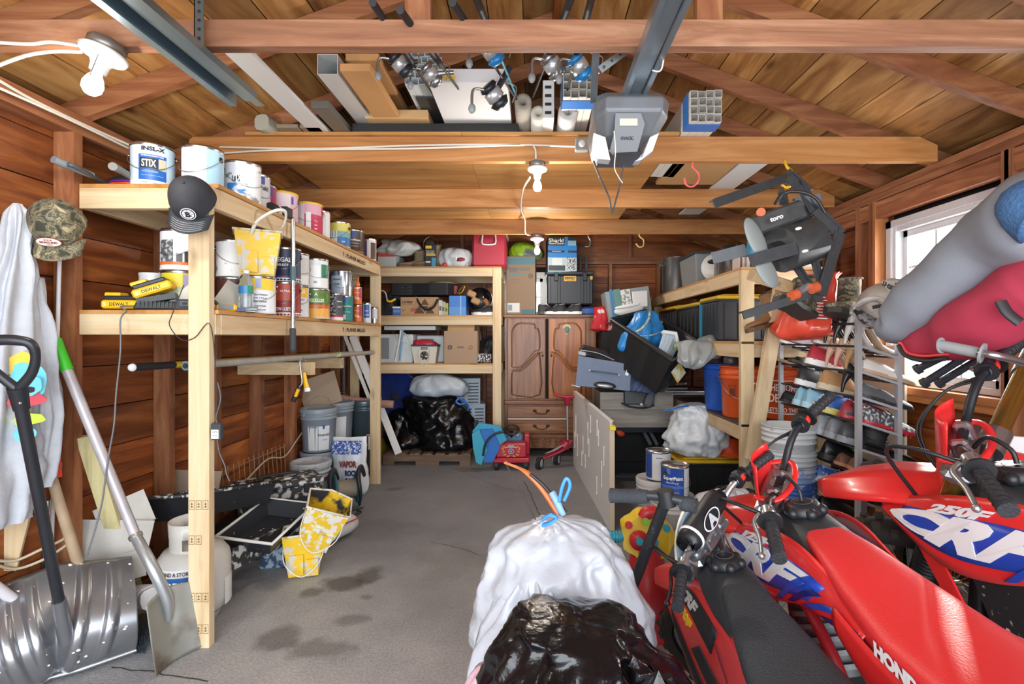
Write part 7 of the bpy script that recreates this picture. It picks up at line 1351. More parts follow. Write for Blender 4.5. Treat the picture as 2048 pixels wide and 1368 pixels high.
wpart('perforated_brace',b,t)
cable('black opener power cord in a long loop',[P(1187,322,2.05),P(1200,355,2.06),P(1218,395,2.1),P(1224,425,2.1),P(1232,400,2.1),P(1240,370,2.1),P(1248,326,2.08)],.004,M('3A3A3C',.5),'opener_cord')
cable('thin white bell wire hanging in front of the opener',[P(1228,262,1.84),P(1231,300,1.85),P(1229,335,1.88),P(1236,352,1.9),P(1245,366,1.92)],.0022)
cable('white wire curling down behind the opener rail',[P(1338,65,1.6),P(1330,100,1.66),P(1322,140,1.7),P(1305,141,1.72)],.003)
TK=M('8CA0AC',.3,.85)
t=thing('door_track','galvanised overhead door track running out of the top left corner','door track',(-1.12,1.5,2.3));b=MB();X_=-1.12
for x0,x1,z0,z1 in ((-.06,-.057,2.29,2.345),(-.06,-.025,2.345,2.348),(-.025,-.022,2.31,2.348),(-.022,.02,2.31,2.313),(.02,.023,2.29,2.345),(.023,.055,2.29,2.293),(-.085,-.06,2.29,2.293)):b.bx((X_+x0,.3,z0),(X_+x1,1.97,z1),TK)
wpart('channel',b,t)
b=MB();b.bx((X_-.012,1.655,2.345),(X_-.009,1.695,2.53),TK);b.bx((X_-.012,1.655,2.345),(X_+.02,1.658,2.53),TK)
for k in range(5):b.cyl((X_+.006,1.655,2.37+.03*k),(X_+.006,1.652,2.37+.03*k),.005,DK,n=8)
wpart('perforated_hanger',b,t)
# things on the loft
def lb(name,label,cat,x0,x1,y0,y1,z0,z1,m,hollow=False,face=None):
 t=thing(name,label,cat,((x0+x1)/2,(y0+y1)/2,z0));b=MB()
 if hollow:w_=.003;b.bx((x0,y0,z0),(x1,y1,z0+w_),m);b.bx((x0,y0,z1-w_),(x1,y1,z1),m);b.bx((x0,y0,z0+w_),(x0+w_,y1,z1-w_),m);b.bx((x1-w_,y0,z0+w_),(x1,y1,z1-w_),m)
 else:b.bx((x0,y0,z0),(x1,y1,z1),m,bev=.002)
 wpart('body',b,t);return t
VW=M('D2D2D0',.5);ZL_=LZ+.002
lb('white_trim_board','long white vinyl board sticking out over the loft edge, leftmost','trim board',-1.26,-1.15,1.98,4.6,ZL_,ZL_+.02,VW)
lb('square_downspout','hollow square white downspout sticking out of the loft','downspout',-1.0,-.905,2.3,4.7,ZL_+.06,ZL_+.155,M('C9CCCC',.35,.3),True)
lb('grey_channel','dull grey aluminium channel beneath the square downspout','channel',-1.12,-1.03,2.5,4.7,ZL_,ZL_+.035,M('7A7C78',.4,.6))
lb('long_carton','long flat brown carton on the loft, lower of two','carton',-.88,-.74,2.26,4.4,ZL_+.055,ZL_+.09,M('B98A58',.75));lb('long_carton','long flat brown carton on the loft, upper of two','carton',-.90,-.74,2.38,4.4,ZL_+.17,ZL_+.205,M('B98A58',.75))
lb('flat_carton','short tan flat carton at the loft edge','carton',-.93,-.58,2.74,3.6,ZL_+.052,ZL_+.10,M('C09C6C',.75));lb('rubber_mats','stack of black foam mats along the loft edge','mats',-1.02,-.08,2.80,4.2,ZL_,ZL_+.05,M('2C2E2C',.9,bump=.8,bsc=80))
lb('white_carton','big white flat carton lying on the loft under the fishing rods','carton',-.50,-.12,2.36,4.3,ZL_+.055,ZL_+.12,M('CFD0D2',.5));lb('dark_sheet','flat black panel with yellow tag beside the white carton','panel',-.62,-.36,2.62,3.4,ZL_+.105,ZL_+.115,M('2E2F30',.5));b=MB();b.bx(P(885,160,2.355),P(910,150,2.355)+V((0,.003,0)),YE);solo('yellow_sticker','yellow sticker on the end of the big white carton','sticker',b,P(895,155,2.35),world=True)
b=MB();b.tube([(-1.5,2.74,ZL_+.03),(-1.42,3.2,ZL_+.03)],.045,M('A9A89A',.5),n=10,pw=.7);solo('round_downspout','weathered round downspout end at the left of the loft','downspout',b,(-1.5,2.74,ZL_),world=True)
for k,x in enumerate((-1.42,-1.30)):lb('short_timber',('left','right')[k]+' grey weathered timber end at the loft edge','timber',x+.01*k,x+.12,2.74,3.1,ZL_-.0,ZL_+.02,M('8A7A66',.8))
def cells(name,label,c,nx,nz,s_,L_,m,jit=0,rot=0,band=None):
 t=thing(name,label,'pvc tubes',c);b=MB();r_=random.Random(3)
 for i in range(nx):
  for j in range(nz):
   if jit and r_.random()<.15:continue
   dx,dz=(i-nx/2)*s_+jit*(j%2)*s_*.5,j*s_;a=c+V((dx,r_.uniform(-.01,.01),dz));w_=.0025;q=s_*.96
   for (x0,z0,x1,z1)in ((0,0,q,w_),(0,q-w_,q,q),(0,w_,w_,q-w_),(q-w_,w_,q,q-w_)):b.bx(a+V((x0,0,z0)),a+V((x1,L_,z1)),m)
   b.bx(a+V((w_,.25,w_)),a+V((q-w_,.252,q-w_)),M('4A4E50',.8))
 wpart('tubes',b,t)
 if band:b=MB();b.bx(c+V((-nx/2*s_-.004,.03,-.004)),c+V((nx/2*s_+.004,.12,-.001)),band);b.bx(c+V((-nx/2*s_-.005,.03,-.004)),c+V((-nx/2*s_-.002,.12,nz*s_)),band);wpart('blue_band',b,t)
 return t
cells('tube_bundle','loose bundle of small square pvc tubes on the loft',V((-.56,2.5,ZL_+.118)),5,5,.034,1.2,M('BFC6C8',.5),jit=1)
cells('lattice_bundle','bundle of hollow pvc boards with blue wrap left of the opener',V((.235,2.5,ZL_+.05)),4,4,.04,1.6,M('CFCCC4',.5),band=M('2C6CB8',.5));cells('lattice_bundle','bundle of hollow pvc boards with blue wrap right of the opener',V((.92,2.62,ZL_-.02)),4,4,.042,.9,M('CFCCC4',.5),band=M('2C6CB8',.5))
for k,(px,py,Y,r_,m,lab)in enumerate(((1046,225,2.6,.045,M('A49C90',.7,bump=.5,bsc=90),'crumpled brown mesh roll at the middle of the loft edge'),(1077,232,2.66,.042,M('D2CEC2',.4),'shrink-wrapped cream roll with cardboard core on the loft'),(1136,232,2.66,.052,M('D0CDC8',.5),'thick white paper roll right of the perforated strip'))):
 q=P(px,py,Y);q.z=ZL_+r_+(.03 if k==0 else 0);b=MB();b.lathe([(r_*.4,.1),(r_*.4,0),(r_,0),(r_,.9),(0,.9)],m,q,ax=(0,1,.02),n=22);solo('material_roll',lab,'roll',b,q,world=True)
t=lb('perforated_strip','white perforated vinyl strip standing up between the rolls','strip',.055,.115,2.62,3.6,ZL_,ZL_+.20,M('D6D6D4',.45));b=MB()
for k in range(4):b.bx((.066,2.617,ZL_+.02+.045*k),(.10,2.62,ZL_+.035+.045*k),DK)
wpart('slots',b,t)
def reel(label,px,py,Y,m,s_=1.0,rod=((0,0),(0,0)),rm=DK):
 t=thing('fishing_rod',label,'fishing rod',P(px,py,Y));c=P(px,py,Y);(ax_,ay_),(bx_,by_)=rod;r0,r1=P(ax_,ay_,1.60),P(bx_,by_,3.0);r1.z=max(r1.z,LZ+.16)
 b=MB();m_=r0.lerp(r1,.35);b.cyl(r0,m_,.013,M('202226',.6),n=10);b.cyl(m_,r1,.006,rm,n=8);wpart('rod',b,t)
 m_=V(((r0.x+r1.x)/2,0,0));k=max(0,min(1,(Y-r0.y)/(r1.y-r0.y)));q=r0.lerp(r1,k)
 b=MB();b.tube([q,q.lerp(c,.6),c],.007*s_,m,n=6);b.lathe([(0,-.03),(.022,-.03),(.026,-.02),(.018,-.015),(.018,.015),(.028,.02),(.02,.035),(0,.04)],m,c,ax=(.6,.5,-.6),n=16);K_=Matrix.Translation(c)@Matrix.Scale(1.45*s_,4)@Matrix.Translation(-c);b.xf(K_);wpart('reel_body',b,t)
 b=MB();b.lathe([(.0185,-.014),(.024,-.012),(.024,.012),(.0185,.014)],M('C9CDD0',.3,.6),c,ax=(.6,.5,-.6),n=16);b.xf(K_);wpart('spool',b,t)
 b=MB();b.tube([c+V((-.01,-.02,0)),c+V((-.05,-.03,.0)),c+V((-.055,-.03,-.04))],.004,M('B8BCBE',.3,.9),n=5);b.ball(c+V((-.055,-.03,-.05)),(.010,.008,.014),M('8A8E92',.5),8);b.xf(K_);wpart('crank',b,t)
 b=MB();b.tube([c+V((.03,-.01,.03)),c+V((.06,-.02,.01)),c+V((.05,-.02,-.03))],.002,M('C4C8CA',.3,.9),n=5);b.xf(K_);wpart('bail_wire',b,t);return t
SV=M('A4A8AA',.25,.9);BLU=M('2C86C8',.35,.3)
reel('fishing rod with black and silver reel, leftmost under the beam',800,128,2.1,M('26282C',.3),1,((745,5),(900,240)));reel('fishing rod with silver reel above the pvc tubes',862,148,2.2,SV,1,((800,20),(960,235)));reel('fishing rod with large dark reel over the white carton',988,190,2.3,M('2E3238',.35,.5),1.2,((905,5),(1060,240)))
reel('teal fishing rod with blue reel under the beam',982,102,1.95,BLU,1,((950,-10),(1050,235)),M('3C8AA0',.4));reel('fishing rod with silver spinning reel above the mesh roll',1105,130,2.1,SV,1.1,((1145,-10),(1050,235)));reel('fishing rod with bright blue reel near the lattice bundle',1158,132,2.1,BLU,1.1,((1185,-10),(1120,235)))
lb('corrugated_carton','brown corrugated carton lying across beams right of the loft','carton',.92,1.35,2.9,3.7,PZT+.142,PZT+.17,M('B58C5C',.75));lb('vinyl_siding','white vinyl siding pieces beyond the brown carton','siding',1.36,1.55,2.88,4.6,PZT+.142,PZT+.152,VW)
# dirt bikes
AXS=V((-.454,0,.891));HDT=V((0,0,.90))
BRED=M('D62C2C',.28,coat=.3);BWH=M('E4E4E6',.3);BBL=M('2242A8',.35);BBK=M('1D1F23',.45);ALU=M('A9ADB2',.28,.9);CHR=M('B9BDC2',.3,.85);GRP=M('26292E',.7,bump=.5,bsc=160);SEATB=M('2B3036',.6,bump=.35,bsc=140)
def wheel(c,r_,w_,steer=None):
 """tyre with knobs, rim, spokes, hub; axis along y at c"""
 out=[];c=V(c);tb=MB();prof=[(r_-.075,-w_*.36),(r_-.045,-w_*.5),(r_-.02,-w_*.46),(r_-.012,-w_*.2),(r_-.012,w_*.2),(r_-.02,w_*.46),(r_-.045,w_*.5),(r_-.075,w_*.36)]
 tb.lathe(prof,M('2A2623',.85,var=.2,sc_=12),c,ax=(0,1,0),n=40)
 for k in range(36):
  a=2*PI*k/36;d=V((math.cos(a),0,math.sin(a)));tg=V((-math.sin(a),0,math.cos(a)));mt=Matrix((tg,V((0,1,0)),tg.cross(V((0,1,0))))).transposed()
  for dy in ((-.28,.28)if k%2 else (0,-.46,.46)):tb.box(c+d*(r_-(.006 if abs(dy)<.4 else .018))+V((0,dy*w_,0)),(.022,w_*.2,.022),M('3A332E',.85),mt)
 rm=MB();rm.lathe([(r_-.078,-.018),(r_-.086,-.018),(r_-.094,0),(r_-.086,.018),(r_-.078,.018)],ALU,c,ax=(0,1,0),n=40)
 sp=MB()
 for k in range(28):a=2*PI*k/28;s_=1 if k%2 else -1;a2=a+s_*.5;sp.cyl(c+V((math.cos(a2)*.035,s_*.03,math.sin(a2)*.035)),c+V((math.cos(a)*(r_-.09),0,math.sin(a)*(r_-.09))),.0016,M('C9BE9A',.3,.8),n=4)
 hb=MB();hb.cyl(c-V((0,.045,0)),c+V((0,.045,0)),.03,ALU,n=16);hb.lathe([(.07,.05),(.11,.05),(.11,.053),(.07,.053)],M('8A8E92',.3,.9),c,ax=(0,1,0),n=28)
 return (('tyre',tb),('rim',rm),('spokes',sp),('hub',hb))
def grid_fn(top,bot,y0,bul,slope=0):
 tp,bt=smooth_path([V((x,0,z))for x,z in top],6),smooth_path([V((x,0,z))for x,z in bot],6)
 at=lambda p,u:p[0].lerp(p[0],0)if u<=0 else (p[-1]if u>=1 else p[int(u*(len(p)-1))].lerp(p[min(int(u*(len(p)-1))+1,len(p)-1)],u*(len(p)-1)%1))
 def f(u,v,lift=0,s_=1):q=at(bt,u).lerp(at(tp,u),v);y=y0(u)+bul*math.sin(PI*min(1,max(0,v)))+lift-slope*v;return V((q.x,s_*y,q.z))
 return f
def patch(b,f,s_,u0,u1,v0,v1,m,lift=.004,sk=0):grid(b,lambda u,v:f(u0+(u1-u0)*u+sk*v,v0+(v1-v0)*v,lift,s_),12,3,m,True,s_<0)
def stext(b,f,s_,txt,u0,u1,v0,v1,m,lift=.006,shear=.3,bold=.05):
 g=textgeo(txt,bold,shear);vs=[]
 for x,y in g[0]:u=u0+(u1-u0)*((x+.5)if s_>0 else (.5-x));vs.append(f(u,v0+(v1-v0)*(y+.5),lift,s_))
 b.add(vs,g[1],m)
def bike(label,pose,kind):
 x,y,hd,lean,st,s_,rise=pose
 t=thing('dirt_bike',label,'motorcycle',(x,y,0));t.rotation_euler=(-lean,0,hd);t.scale=(s_,)*3
 S=Matrix.Rotation(st,4,AXS);ST=Matrix.Translation(HDT)@S@Matrix.Translation(-HDT)
 P_=lambda n,b,par=None,**k:link(n,b,par or t,**k)
 F_=lambda n,b,par=None,**k:link(n,b.xf(ST),par or t,**k)
 RW,FW={1:(.25,.27),2:(.30,.31),3:(.30,.33)}[kind]
 red=BRED;seatm=SEATB if kind==1 else M('D93032',.42,bump=.12,bsc=200)
 b=MB();rings=[]
 for xx,z,w_,h in ((-.245,.872,.050,.02),(-.27,.872,.066,.035),(-.36,.868,.082,.05),(-.5,.85,.105,.06),(-.68,.835,.125,.065),(-.86,.848,.128,.06),(-1.0,.87,.11,.045),(-1.05,.875,.06,.02)):
  rings.append([V((xx,w_*math.copysign(abs(math.cos(a))**.6,math.cos(a)),z-h*.5+h*.5*math.copysign(abs(math.sin(a))**.75,math.sin(a))-(.05 if math.sin(a)<-.3 else 0)))for a in [2*PI*i/28 for i in range(28)]])
 b.skin(rings,seatm,(1,1));b.add([],[],seatm)
 g=textgeo('HONDA',.07,0)
 if kind==2:
  for sd in (1,-1):b.add([V((-.74-(xx if sd>0 else -xx)*.16,sd*(.1315-(yy+.5)*.003),.80+yy*.032))for xx,yy in g[0]],g[1],W_)
 P_('seat',b)
 b=MB();rings=[[V((xx,w_*math.copysign(abs(math.cos(a))**.7,math.cos(a)),zc+h*math.sin(a)))for a in [2*PI*i/24 for i in range(24)]]for xx,zc,w_,h in ((.05,.80,.07,.03),(.0,.80,.085,.06),(-.12,.80,.10,.08),(-.24,.795,.10,.08),(-.36,.78,.085,.06))]
 b.skin(rings,M('2A2D32',.5),(1,1));P_('fuel_tank',b)
 b=MB();c=V((-.13,0,.875));b.lathe([(0,0),(.055,0),(.058,.012),(.05,.03),(.042,.036),(0,.038)],BBK,c,n=30);
 for k in range(6):a=k*PI/3;b.ball(c+V((math.cos(a)*.052,math.sin(a)*.052,.014)),(.018,.018,.018),BBK,10)
 b.lathe([(.028,.0385),(.031,.0395),(.028,.0395)],M('5A5E64',.4),c,n=24);P_('fuel_cap',b)
 if kind>1:b=MB();b.tube([c+V((0,0,.04)),c+V((.01,0,.075)),c+V((.06,.01,.10)),c+V((.11,.01,.06))],.006,BBK,n=8);P_('vent_hose',b)
 if kind==1:f=grid_fn([(.06,.74),(-.05,.80),(-.2,.80),(-.4,.775),(-.66,.76)],[(.05,.67),(-.02,.56),(-.14,.48),(-.3,.46),(-.62,.56)],lambda u:.21-.05*u,.012,.10)
 else:f=grid_fn([(.17,.755),(.05,.80),(-.1,.845),(-.26,.865),(-.42,.84),(-.6,.80)],[(.16,.735),(.06,.68),(-.06,.635),(-.18,.65),(-.36,.72),(-.6,.765)],lambda u:.185-.055*sst(.2,.9,u),.012,.045)
 for sd in (1,-1):
  b=MB();grid(b,lambda u,v:f(u,v,0,sd),30,8,red,True,sd>0 and False);
  if kind==1:patch(b,f,sd,.05,.62,.60,.84,BBK);patch(b,f,sd,.42,.72,.30,.48,BBK,sk=.08);stext(b,f,sd,'70F',.2,.38,.42,.55,YE);stext(b,f,sd,'CRF',.12,.4,.64,.80,M('C8C8C8',.4));patch(b,f,sd,.15,.9,.06,.2,BBK,sk=-.1)
  else:
   patch(b,f,sd,.12,.80,.20,.74,BBL,.003,.03);stext(b,f,sd,'CRF',.09,.76,.26,.74,BWH,.006,.4,.055);stext(b,f,sd,'125F' if kind==2 else '250F',.28,.52,.74,.87,BWH)
   for k in range(4):patch(b,f,sd,.62+.08*k,.66+.08*k,.05,.55,BBL if k%2==0 else M('16206A',.35),.0045,.1)
  P_('shroud',b,solid=.005)
  if kind>1:
   b=MB();l=[V((.10,sd*.15,.68)),V((.04,sd*.165,.64)),V((-.16,sd*.16,.40)),V((-.14,sd*.15,.46))];b.prism([V((-.02,sd*.16,.655)),V((.05,sd*.165,.66)),V((-.13,sd*.165,.36)),V((-.17,sd*.16,.36))],(0,sd*.006,0),red);P_('shroud_tip',b)
   b=MB();g2=grid_fn([(-.5,.80),(-.7,.78),(-1.0,.82)],[(-.5,.73),(-.7,.66),(-.98,.76)],lambda u:.128,.006);grid(b,lambda u,v:g2(u,v,0,sd),14,5,red);
   P_('side_panel',b,solid=.004)
 b=MB();rings=[[V((xx,w_*math.cos(a),z+.02*math.sin(a)))for a in [PI*i/10 for i in range(11)]]for xx,w_,z in ((-.85,.11,.79),(-1.05,.11,.83),(-1.25,.085,.90),(-1.34,.05,.93))];b.skin(rings,red,(0,0),closed=False);P_('rear_fender',b,solid=.004)
 if kind==3:
  for sd in (1,-1):b=MB();b.prism([V((-.08,sd*.13,.66)),V((-.32,sd*.13,.70)),V((-.40,sd*.13,.55)),V((-.16,sd*.13,.42))],(0,sd*.012,0),M('202226',.6,col2='B8B4A8',thr=.68,sc_=60));P_('radiator_guard',b)
 b=MB();b.box((-.32,0,.36),(.30,.20,.20),M('6E7174',.5,.5,var=.2),bev=.03);b.cyl((-.22,0,.42),(-.12,0,.62),.075,M('5A5D60',.5,.5),n=18)
 for k in range(6):q=V((-.215,0,.45)).lerp(V((-.13,0,.60)),k/5);b.cyl(q,q+V((.006,0,.012)),.09,M('6E7174',.5,.5),n=18)
 b.cyl((-.36,-.13,.36),(-.36,.13,.36),.07,M('2E3034',.4),n=22);P_('engine',b)
 for sd in (1,-1):
  b=MB();fm_=BBK if kind==3 else M('8A1A22',.4);b.tube([(0,sd*.03,.80),(-.15,sd*.09,.74),(-.42,sd*.11,.62),(-.50,sd*.10,.40),(-.44,sd*.09,.25),(-.2,sd*.07,.20),(-.02,sd*.04,.45),(.0,sd*.02,.72)],.016,fm_,n=8);P_('frame_tube',b)
  b=MB();b.bar((-.48,sd*.09,.36),(-.98,sd*.09,RW),.03,.05,ALU,up=(0,0,1),bev=.006);P_('swingarm',b)
 b=MB();b.tube([(-.10,-.05,.55),(-.02,-.1,.45),(-.05,-.13,.30),(-.3,-.15,.33),(-.55,-.15,.48),(-.8,-.15,.62)],[.02,.02,.022,.025,.04,.045],M('9A9DA0',.25,.9),n=12);P_('exhaust',b)
 wh=thing('w','','');bpy.data.objects.remove(wh)
 r_=None
 for nm,mb_ in wheel((-.98,0,RW),RW,.10):
  if r_ is None:r_=P_('rear_wheel',mb_)
  else:link(nm,mb_,r_)
 b=MB();b.tube([(-.98,.075,RW+.075),(-.5,.075,.36+.03),(-.47,.075,.36),(-.5,.075,.33),(-.98,.075,RW-.075)],.006,M('7E8890',.3,.8),n=5,sm=3);b.lathe([(.02,0),(.08,0),(.08,.004),(.02,.004)],M('8E9AA4',.3,.8),(-.98,.075,RW),ax=(0,1,0),n=30);P_('chain',b)
 r_=None;ax_c=V((.30+.03,0,FW))
 for nm,mb_ in wheel(ax_c,FW,.09):
  if r_ is None:r_=F_('front_wheel',mb_)
  else:F_(nm,mb_,r_)
 for sd in (1,-1):
  tp=HDT+V((.03,sd*.095,.0))+AXS*.03;bt=V((ax_c.x,sd*.095,FW));d=(bt-tp)
  b=MB();b.cyl(tp,tp+d*.5,.024,M('9A7A3C',.25,.8)if kind==3 else ALU,n=16);F_('fork_tube',b)
  b=MB()
  if kind==1:b.cyl(tp+d*.45,bt,.028,M('8E9296',.4,.6),n=16)
  elif kind==2:b.cyl(tp+d*.42,bt,.028,BBK,n=16)
  else:
   b.cyl(tp+d*.75,bt,.03,BBK,n=16)
   for k in range(18):q=tp+d*(.36+.022*k);b.lathe([(.034,-.006),(.042,0),(.034,.006)],BBK,q,ax=d,n=16)
  F_('fork_lower',b)
 b=MB()
 for k,z in ((0,.02),(1,-.14)):
  c=HDT+AXS*z+V((.03,0,0));b.box(c,(.075,.26,.03),ALU,(0,-27,0),bev=.012);b.cyl(c-AXS*.02,c+AXS*.025,.02,CHR,n=6)
  for sd in (1,-1):b.cyl(c+V((0,sd*.095,0))-AXS*.02,c+V((0,sd*.095,0))+AXS*.026,.03,ALU,n=18);b.cyl(c+V((0,sd*.095,0))+AXS*.026,c+V((0,sd*.095,0))+AXS*.034,.013,CHR,n=6)
 F_('triple_clamp',b)
 Z=lambda z:z+rise
 for sd in (1,-1):b=MB();b.box((.005,sd*.045,Z(.955)),(.045,.028,.06),ALU,bev=.008);F_('bar_clamp',b)
 bm=CHR if kind==1 else M('2B2E33',.4,.5);pts=[(-.13,-.40,Z(1.04)),(-.07,-.26,Z(1.045)),(-.035,-.17,Z(1.03)),(.0,-.07,Z(.97)),(.0,.07,Z(.97)),(-.035,.17,Z(1.03)),(-.07,.26,Z(1.045)),(-.13,.40,Z(1.04))]
 b=MB();b.tube(pts,.0125,bm,n=12);hb=F_('handlebar',b)
 if kind==1:
  b=MB();b.cyl((-.03,-.17,Z(1.035)),(-.03,.17,Z(1.035)),.008,bm);F_('crossbar',b,hb)
  b=MB();b.tube([(-.015,-.13,Z(1.035)),(-.01,-.11,Z(1.035)),(-.01,.11,Z(1.035)),(-.015,.13,Z(1.035))],[.034,.044,.044,.034],BBK,n=18,sm=2)
  for q,m in ((.036,W_),(.032,BBK)):b.add([V((-.055-(.0005 if m is BBK else 0),math.cos(a)*q*1.6,Z(1.042)+math.sin(a)*q*.9))for a in [2*PI*i/24 for i in range(24)]],[tuple(range(24))],m)
  b.text('A',(-.056,0,Z(1.042)),(0,-1,0),(0,0,1),.05,M('B9BCC0',.5),.06,bold=.05);b.lathe([(.045,0),(.049,.002),(.049,.01),(.045,.012)],W_,(-.01,.085,Z(1.035)),ax=(0,1,0),n=22);F_('bar_pad',b,hb)
 for sd in (1,-1):
  e,i_=V((-.13,sd*.40,Z(1.04))),V((-.075,sd*.27,Z(1.0445)));d=(e-i_).normalized();b=MB();b.cyl(i_,e,.0175,GRP,n=18);b.cyl(e-d*.006,e+d*.004,.02,GRP,n=18);b.cyl(i_-d*.004,i_+d*.003,.034,BBK,n=22)
  for k in range(6):q=i_+d*(.018+.02*k);b.lathe([(.0175,-.003),(.0195,0),(.0175,.003)],BBK,q,ax=d,n=18)
  F_('grip',b,hb)
  b=MB();p0=i_-d*.035;b.box(p0,(.035,.045,.035),ALU if kind!=2 or sd>0 else BBK,bev=.008);b.cyl(p0-d*.018,p0+d*.018,.02,CHR,n=14);F_('lever_perch',b,hb)
  b=MB();lp=[p0+V((.025,0,0)),p0+V((.05,0,-.005))+d*.03,p0+V((.045,0,-.01))+d*.09,p0+V((.05,0,-.012))+d*.16];b.tube(lp,[.010,.008,.007,.006],CHR if kind>1 else BBK,n=8,ry=.7);b.ball(lp[-1],.010,CHR if kind>1 else BBK,10);F_('lever',b,hb)
 b=MB();q=V((-.06,-.235,Z(1.045)));b.box(q+V((.0,0,.005)),(.05,.04,.055),BBK,bev=.012);b.cyl(q+V((0,.02,0)),q+V((0,-.02,0)),.03,BBK,n=18);F_('throttle_housing',b,hb)
 b=MB();b.box((-.088,-.235,Z(1.055)),(.008,.02,.022),M('E0342C',.4),bev=.002);F_('kill_switch',b,hb)
 for k in range(2):b=MB();b.tube([(-.04,-.225,Z(1.03)-.012*k),(.06,-.20,Z(1.0)),(.13+.01*k,-.10,.93),(.09,-.03,.80),(-.03,.0+.02*k,.72)],.0045,BBK,n=6);F_('control_cable',b,hb)
 b=MB();b.tube([(-.05,.23,Z(1.03)),(.05,.22,Z(1.08)),(.15,.14,Z(1.02)),(.15,.08,.82),(.12,.06,.62)],.006,BBK,n=6);F_('brake_hose',b,hb)
 b=MB()
 if kind==1:
  n=28
  for q,xx,m in ((1,.075,M('E4E0D2',.4)),(.93,.069,M('8CA0B4',.5))):
   c=V((xx+.02,0,.89));pts=[c+V((-.35*math.sin(a)*.17,math.cos(a)*.14*q,math.sin(a)*.18*q))for a in [2*PI*i/n for i in range(n)]];b.prism(pts,(.005,0,0),m)
 else:
  f2=grid_fn([(.0,.0),(1,0)],[(0,0),(1,0)],lambda u:0,0)
  def pl(u,v):w_=.10*(1-.35*abs(v-.45)-.3*max(0,v-.75)*2);a=(u-.5)*2;return V((.115-.035*a*a-.075*v,a*w_,.80+.26*v))
  grid(b,pl,12,12,red);b.tube([(.05,-.09,.96),(-.02,-.10,.95),(-.05,-.04,.945),(-.05,.04,.945),(-.02,.10,.95),(.05,.09,.96)],.011,red,n=8,ry=.6);b.ball((.05,.0,.86),(.025,.025,.02),M('D89A1E',.4),10)
 F_('number_plate',b,solid=.004)
 b=MB();dz=-.10 if kind==1 else 0;ln=.98 if kind==3 else .86;rings=[[V((xx*ln,w_*math.cos(a),z+dz+.028*math.sin(a)+.012*math.exp(-(math.cos(a)*3)**2)))for a in [PI*i/14 for i in range(15)]]for xx,w_,z in ((-.10,.05,.74),(-.02,.08,.765),(.10,.105,.80),(.22,.105,.815),(.34,.09,.81),(.44,.06,.795),(.47,.03,.785))]
 b.skin(rings,red if kind!=1 else M('C8383A',.4,var=.12,sc_=8),(0,0),closed=False);F_('front_fender',b,solid=.004)
 return t
bike('small red dirt bike with black seat and white-faced bar pad, nearest the bags',(.697,1.543,1.515,.177,.815,.817,-.024),1)
bike('red dirt bike with long red seat and white-on-blue side letters, middle of three',(.97,1.627,1.524,.164,.912,.967,-.031),2)
bike('largest red dirt bike, standing nearest the window wall at the right frame edge',(1.602,1.589,1.582,.19,.759,1.116,.004),3)
t=thing('dirt_bike','gold-forked dirt bike with white and red side panel behind the largest one','motorcycle',(1.85,1.9,0))
b=MB();b.cyl(P(2052,742,1.86),P(1992,872,1.72),.03,M('B89A50',.22,.9),n=20);b.cyl(P(2075,700,1.92),P(2050,750,1.86),.04,ALU,n=20);b.cyl(P(1995,866,1.73),P(1975,905,1.70),.042,ALU,n=20);wpart('fork_tube',b,t)
b=MB();b.cyl(P(1972,905,1.70),V((1.45,1.62,.25)),.028,BBK,n=16);wpart('fork_lower',b,t)
r_=None
for nm,mb_ in wheel((0,0,0),.34,.09):
 mb_.xf(Matrix.Translation((1.72,2.05,.34))@Matrix.Rotation(R(80),4,'Z'));r_=wpart(nm if r_ else 'front_wheel',mb_,t)
b=MB();b.prism([P(1905,878,1.78),P(2000,872,1.8),P(2110,880,1.8),P(2110,960,1.75),P(1995,962,1.72)],(.01,.02,0),BWH);b.prism([P(1915,886,1.77),P(2050,930,1.74),P(2110,925,1.74),P(2040,905,1.77)],(0,-.004,0),BRED);b.prism([P(1980,930,1.73),P(2100,950,1.73),P(2040,955,1.72)],(0,-.004,0),BRED);wpart('side_panel',b,t)
b=MB();b.tube([P(1958,706,1.62),P(1995,712,1.58),P(2070,730,1.6)],.0125,ALU,n=10);wpart('handlebar',b,t)
b=MB();b.cyl(P(1882,691,1.72),P(1965,707,1.62),.019,M('8C9092',.6),n=18);b.cyl(P(1881,691,1.722),P(1884,691,1.718),.028,M('8C9092',.6),n=18);b.cyl(P(1962,706,1.622),P(1967,707,1.617),.034,M('8C9092',.6),n=18);wpart('grip',b,t)
b=MB();b.bx((1.75,1.2,.7),(1.98,1.8,.86),M('2A2D32',.5),bev=.03);wpart('fuel_tank',b,t)
b=MB();b.tube([(1.86,1.3,.84),(1.86,.9,.86),(1.86,.5,.9)],.10,BRED,n=14,ry=1.1);wpart('seat',b,t)
b=MB();b.bx((1.76,1.0,.25),(1.96,1.45,.6),M('55585C',.5,.5),bev=.03);wpart('engine',b,t)
r_=None
for nm,mb_ in wheel((0,0,0),.33,.1):mb_.xf(Matrix.Translation((1.86,.5,.33))@Matrix.Rotation(R(90),4,'Z'));r_=wpart(nm if r_ else 'rear_wheel',mb_,t)
b=MB();b.cyl(P(1742,955,2.35),P(1768,950,2.3),.075,M('3E4246',.4,.4),n=24);b.cyl(P(1769,950,2.298),P(1770,950,2.297),.025,BBK,n=6);b.bar(P(1725,985,2.36),V((P(1718,1000,2.38).x,2.38,0)),.03,.03,ALU);solo('exercise_roller','black ribbed drum on a steel leg beside the shoe rack foot','roller',b,V((P(1718,1000,2.38).x,2.38,0)),world=True)
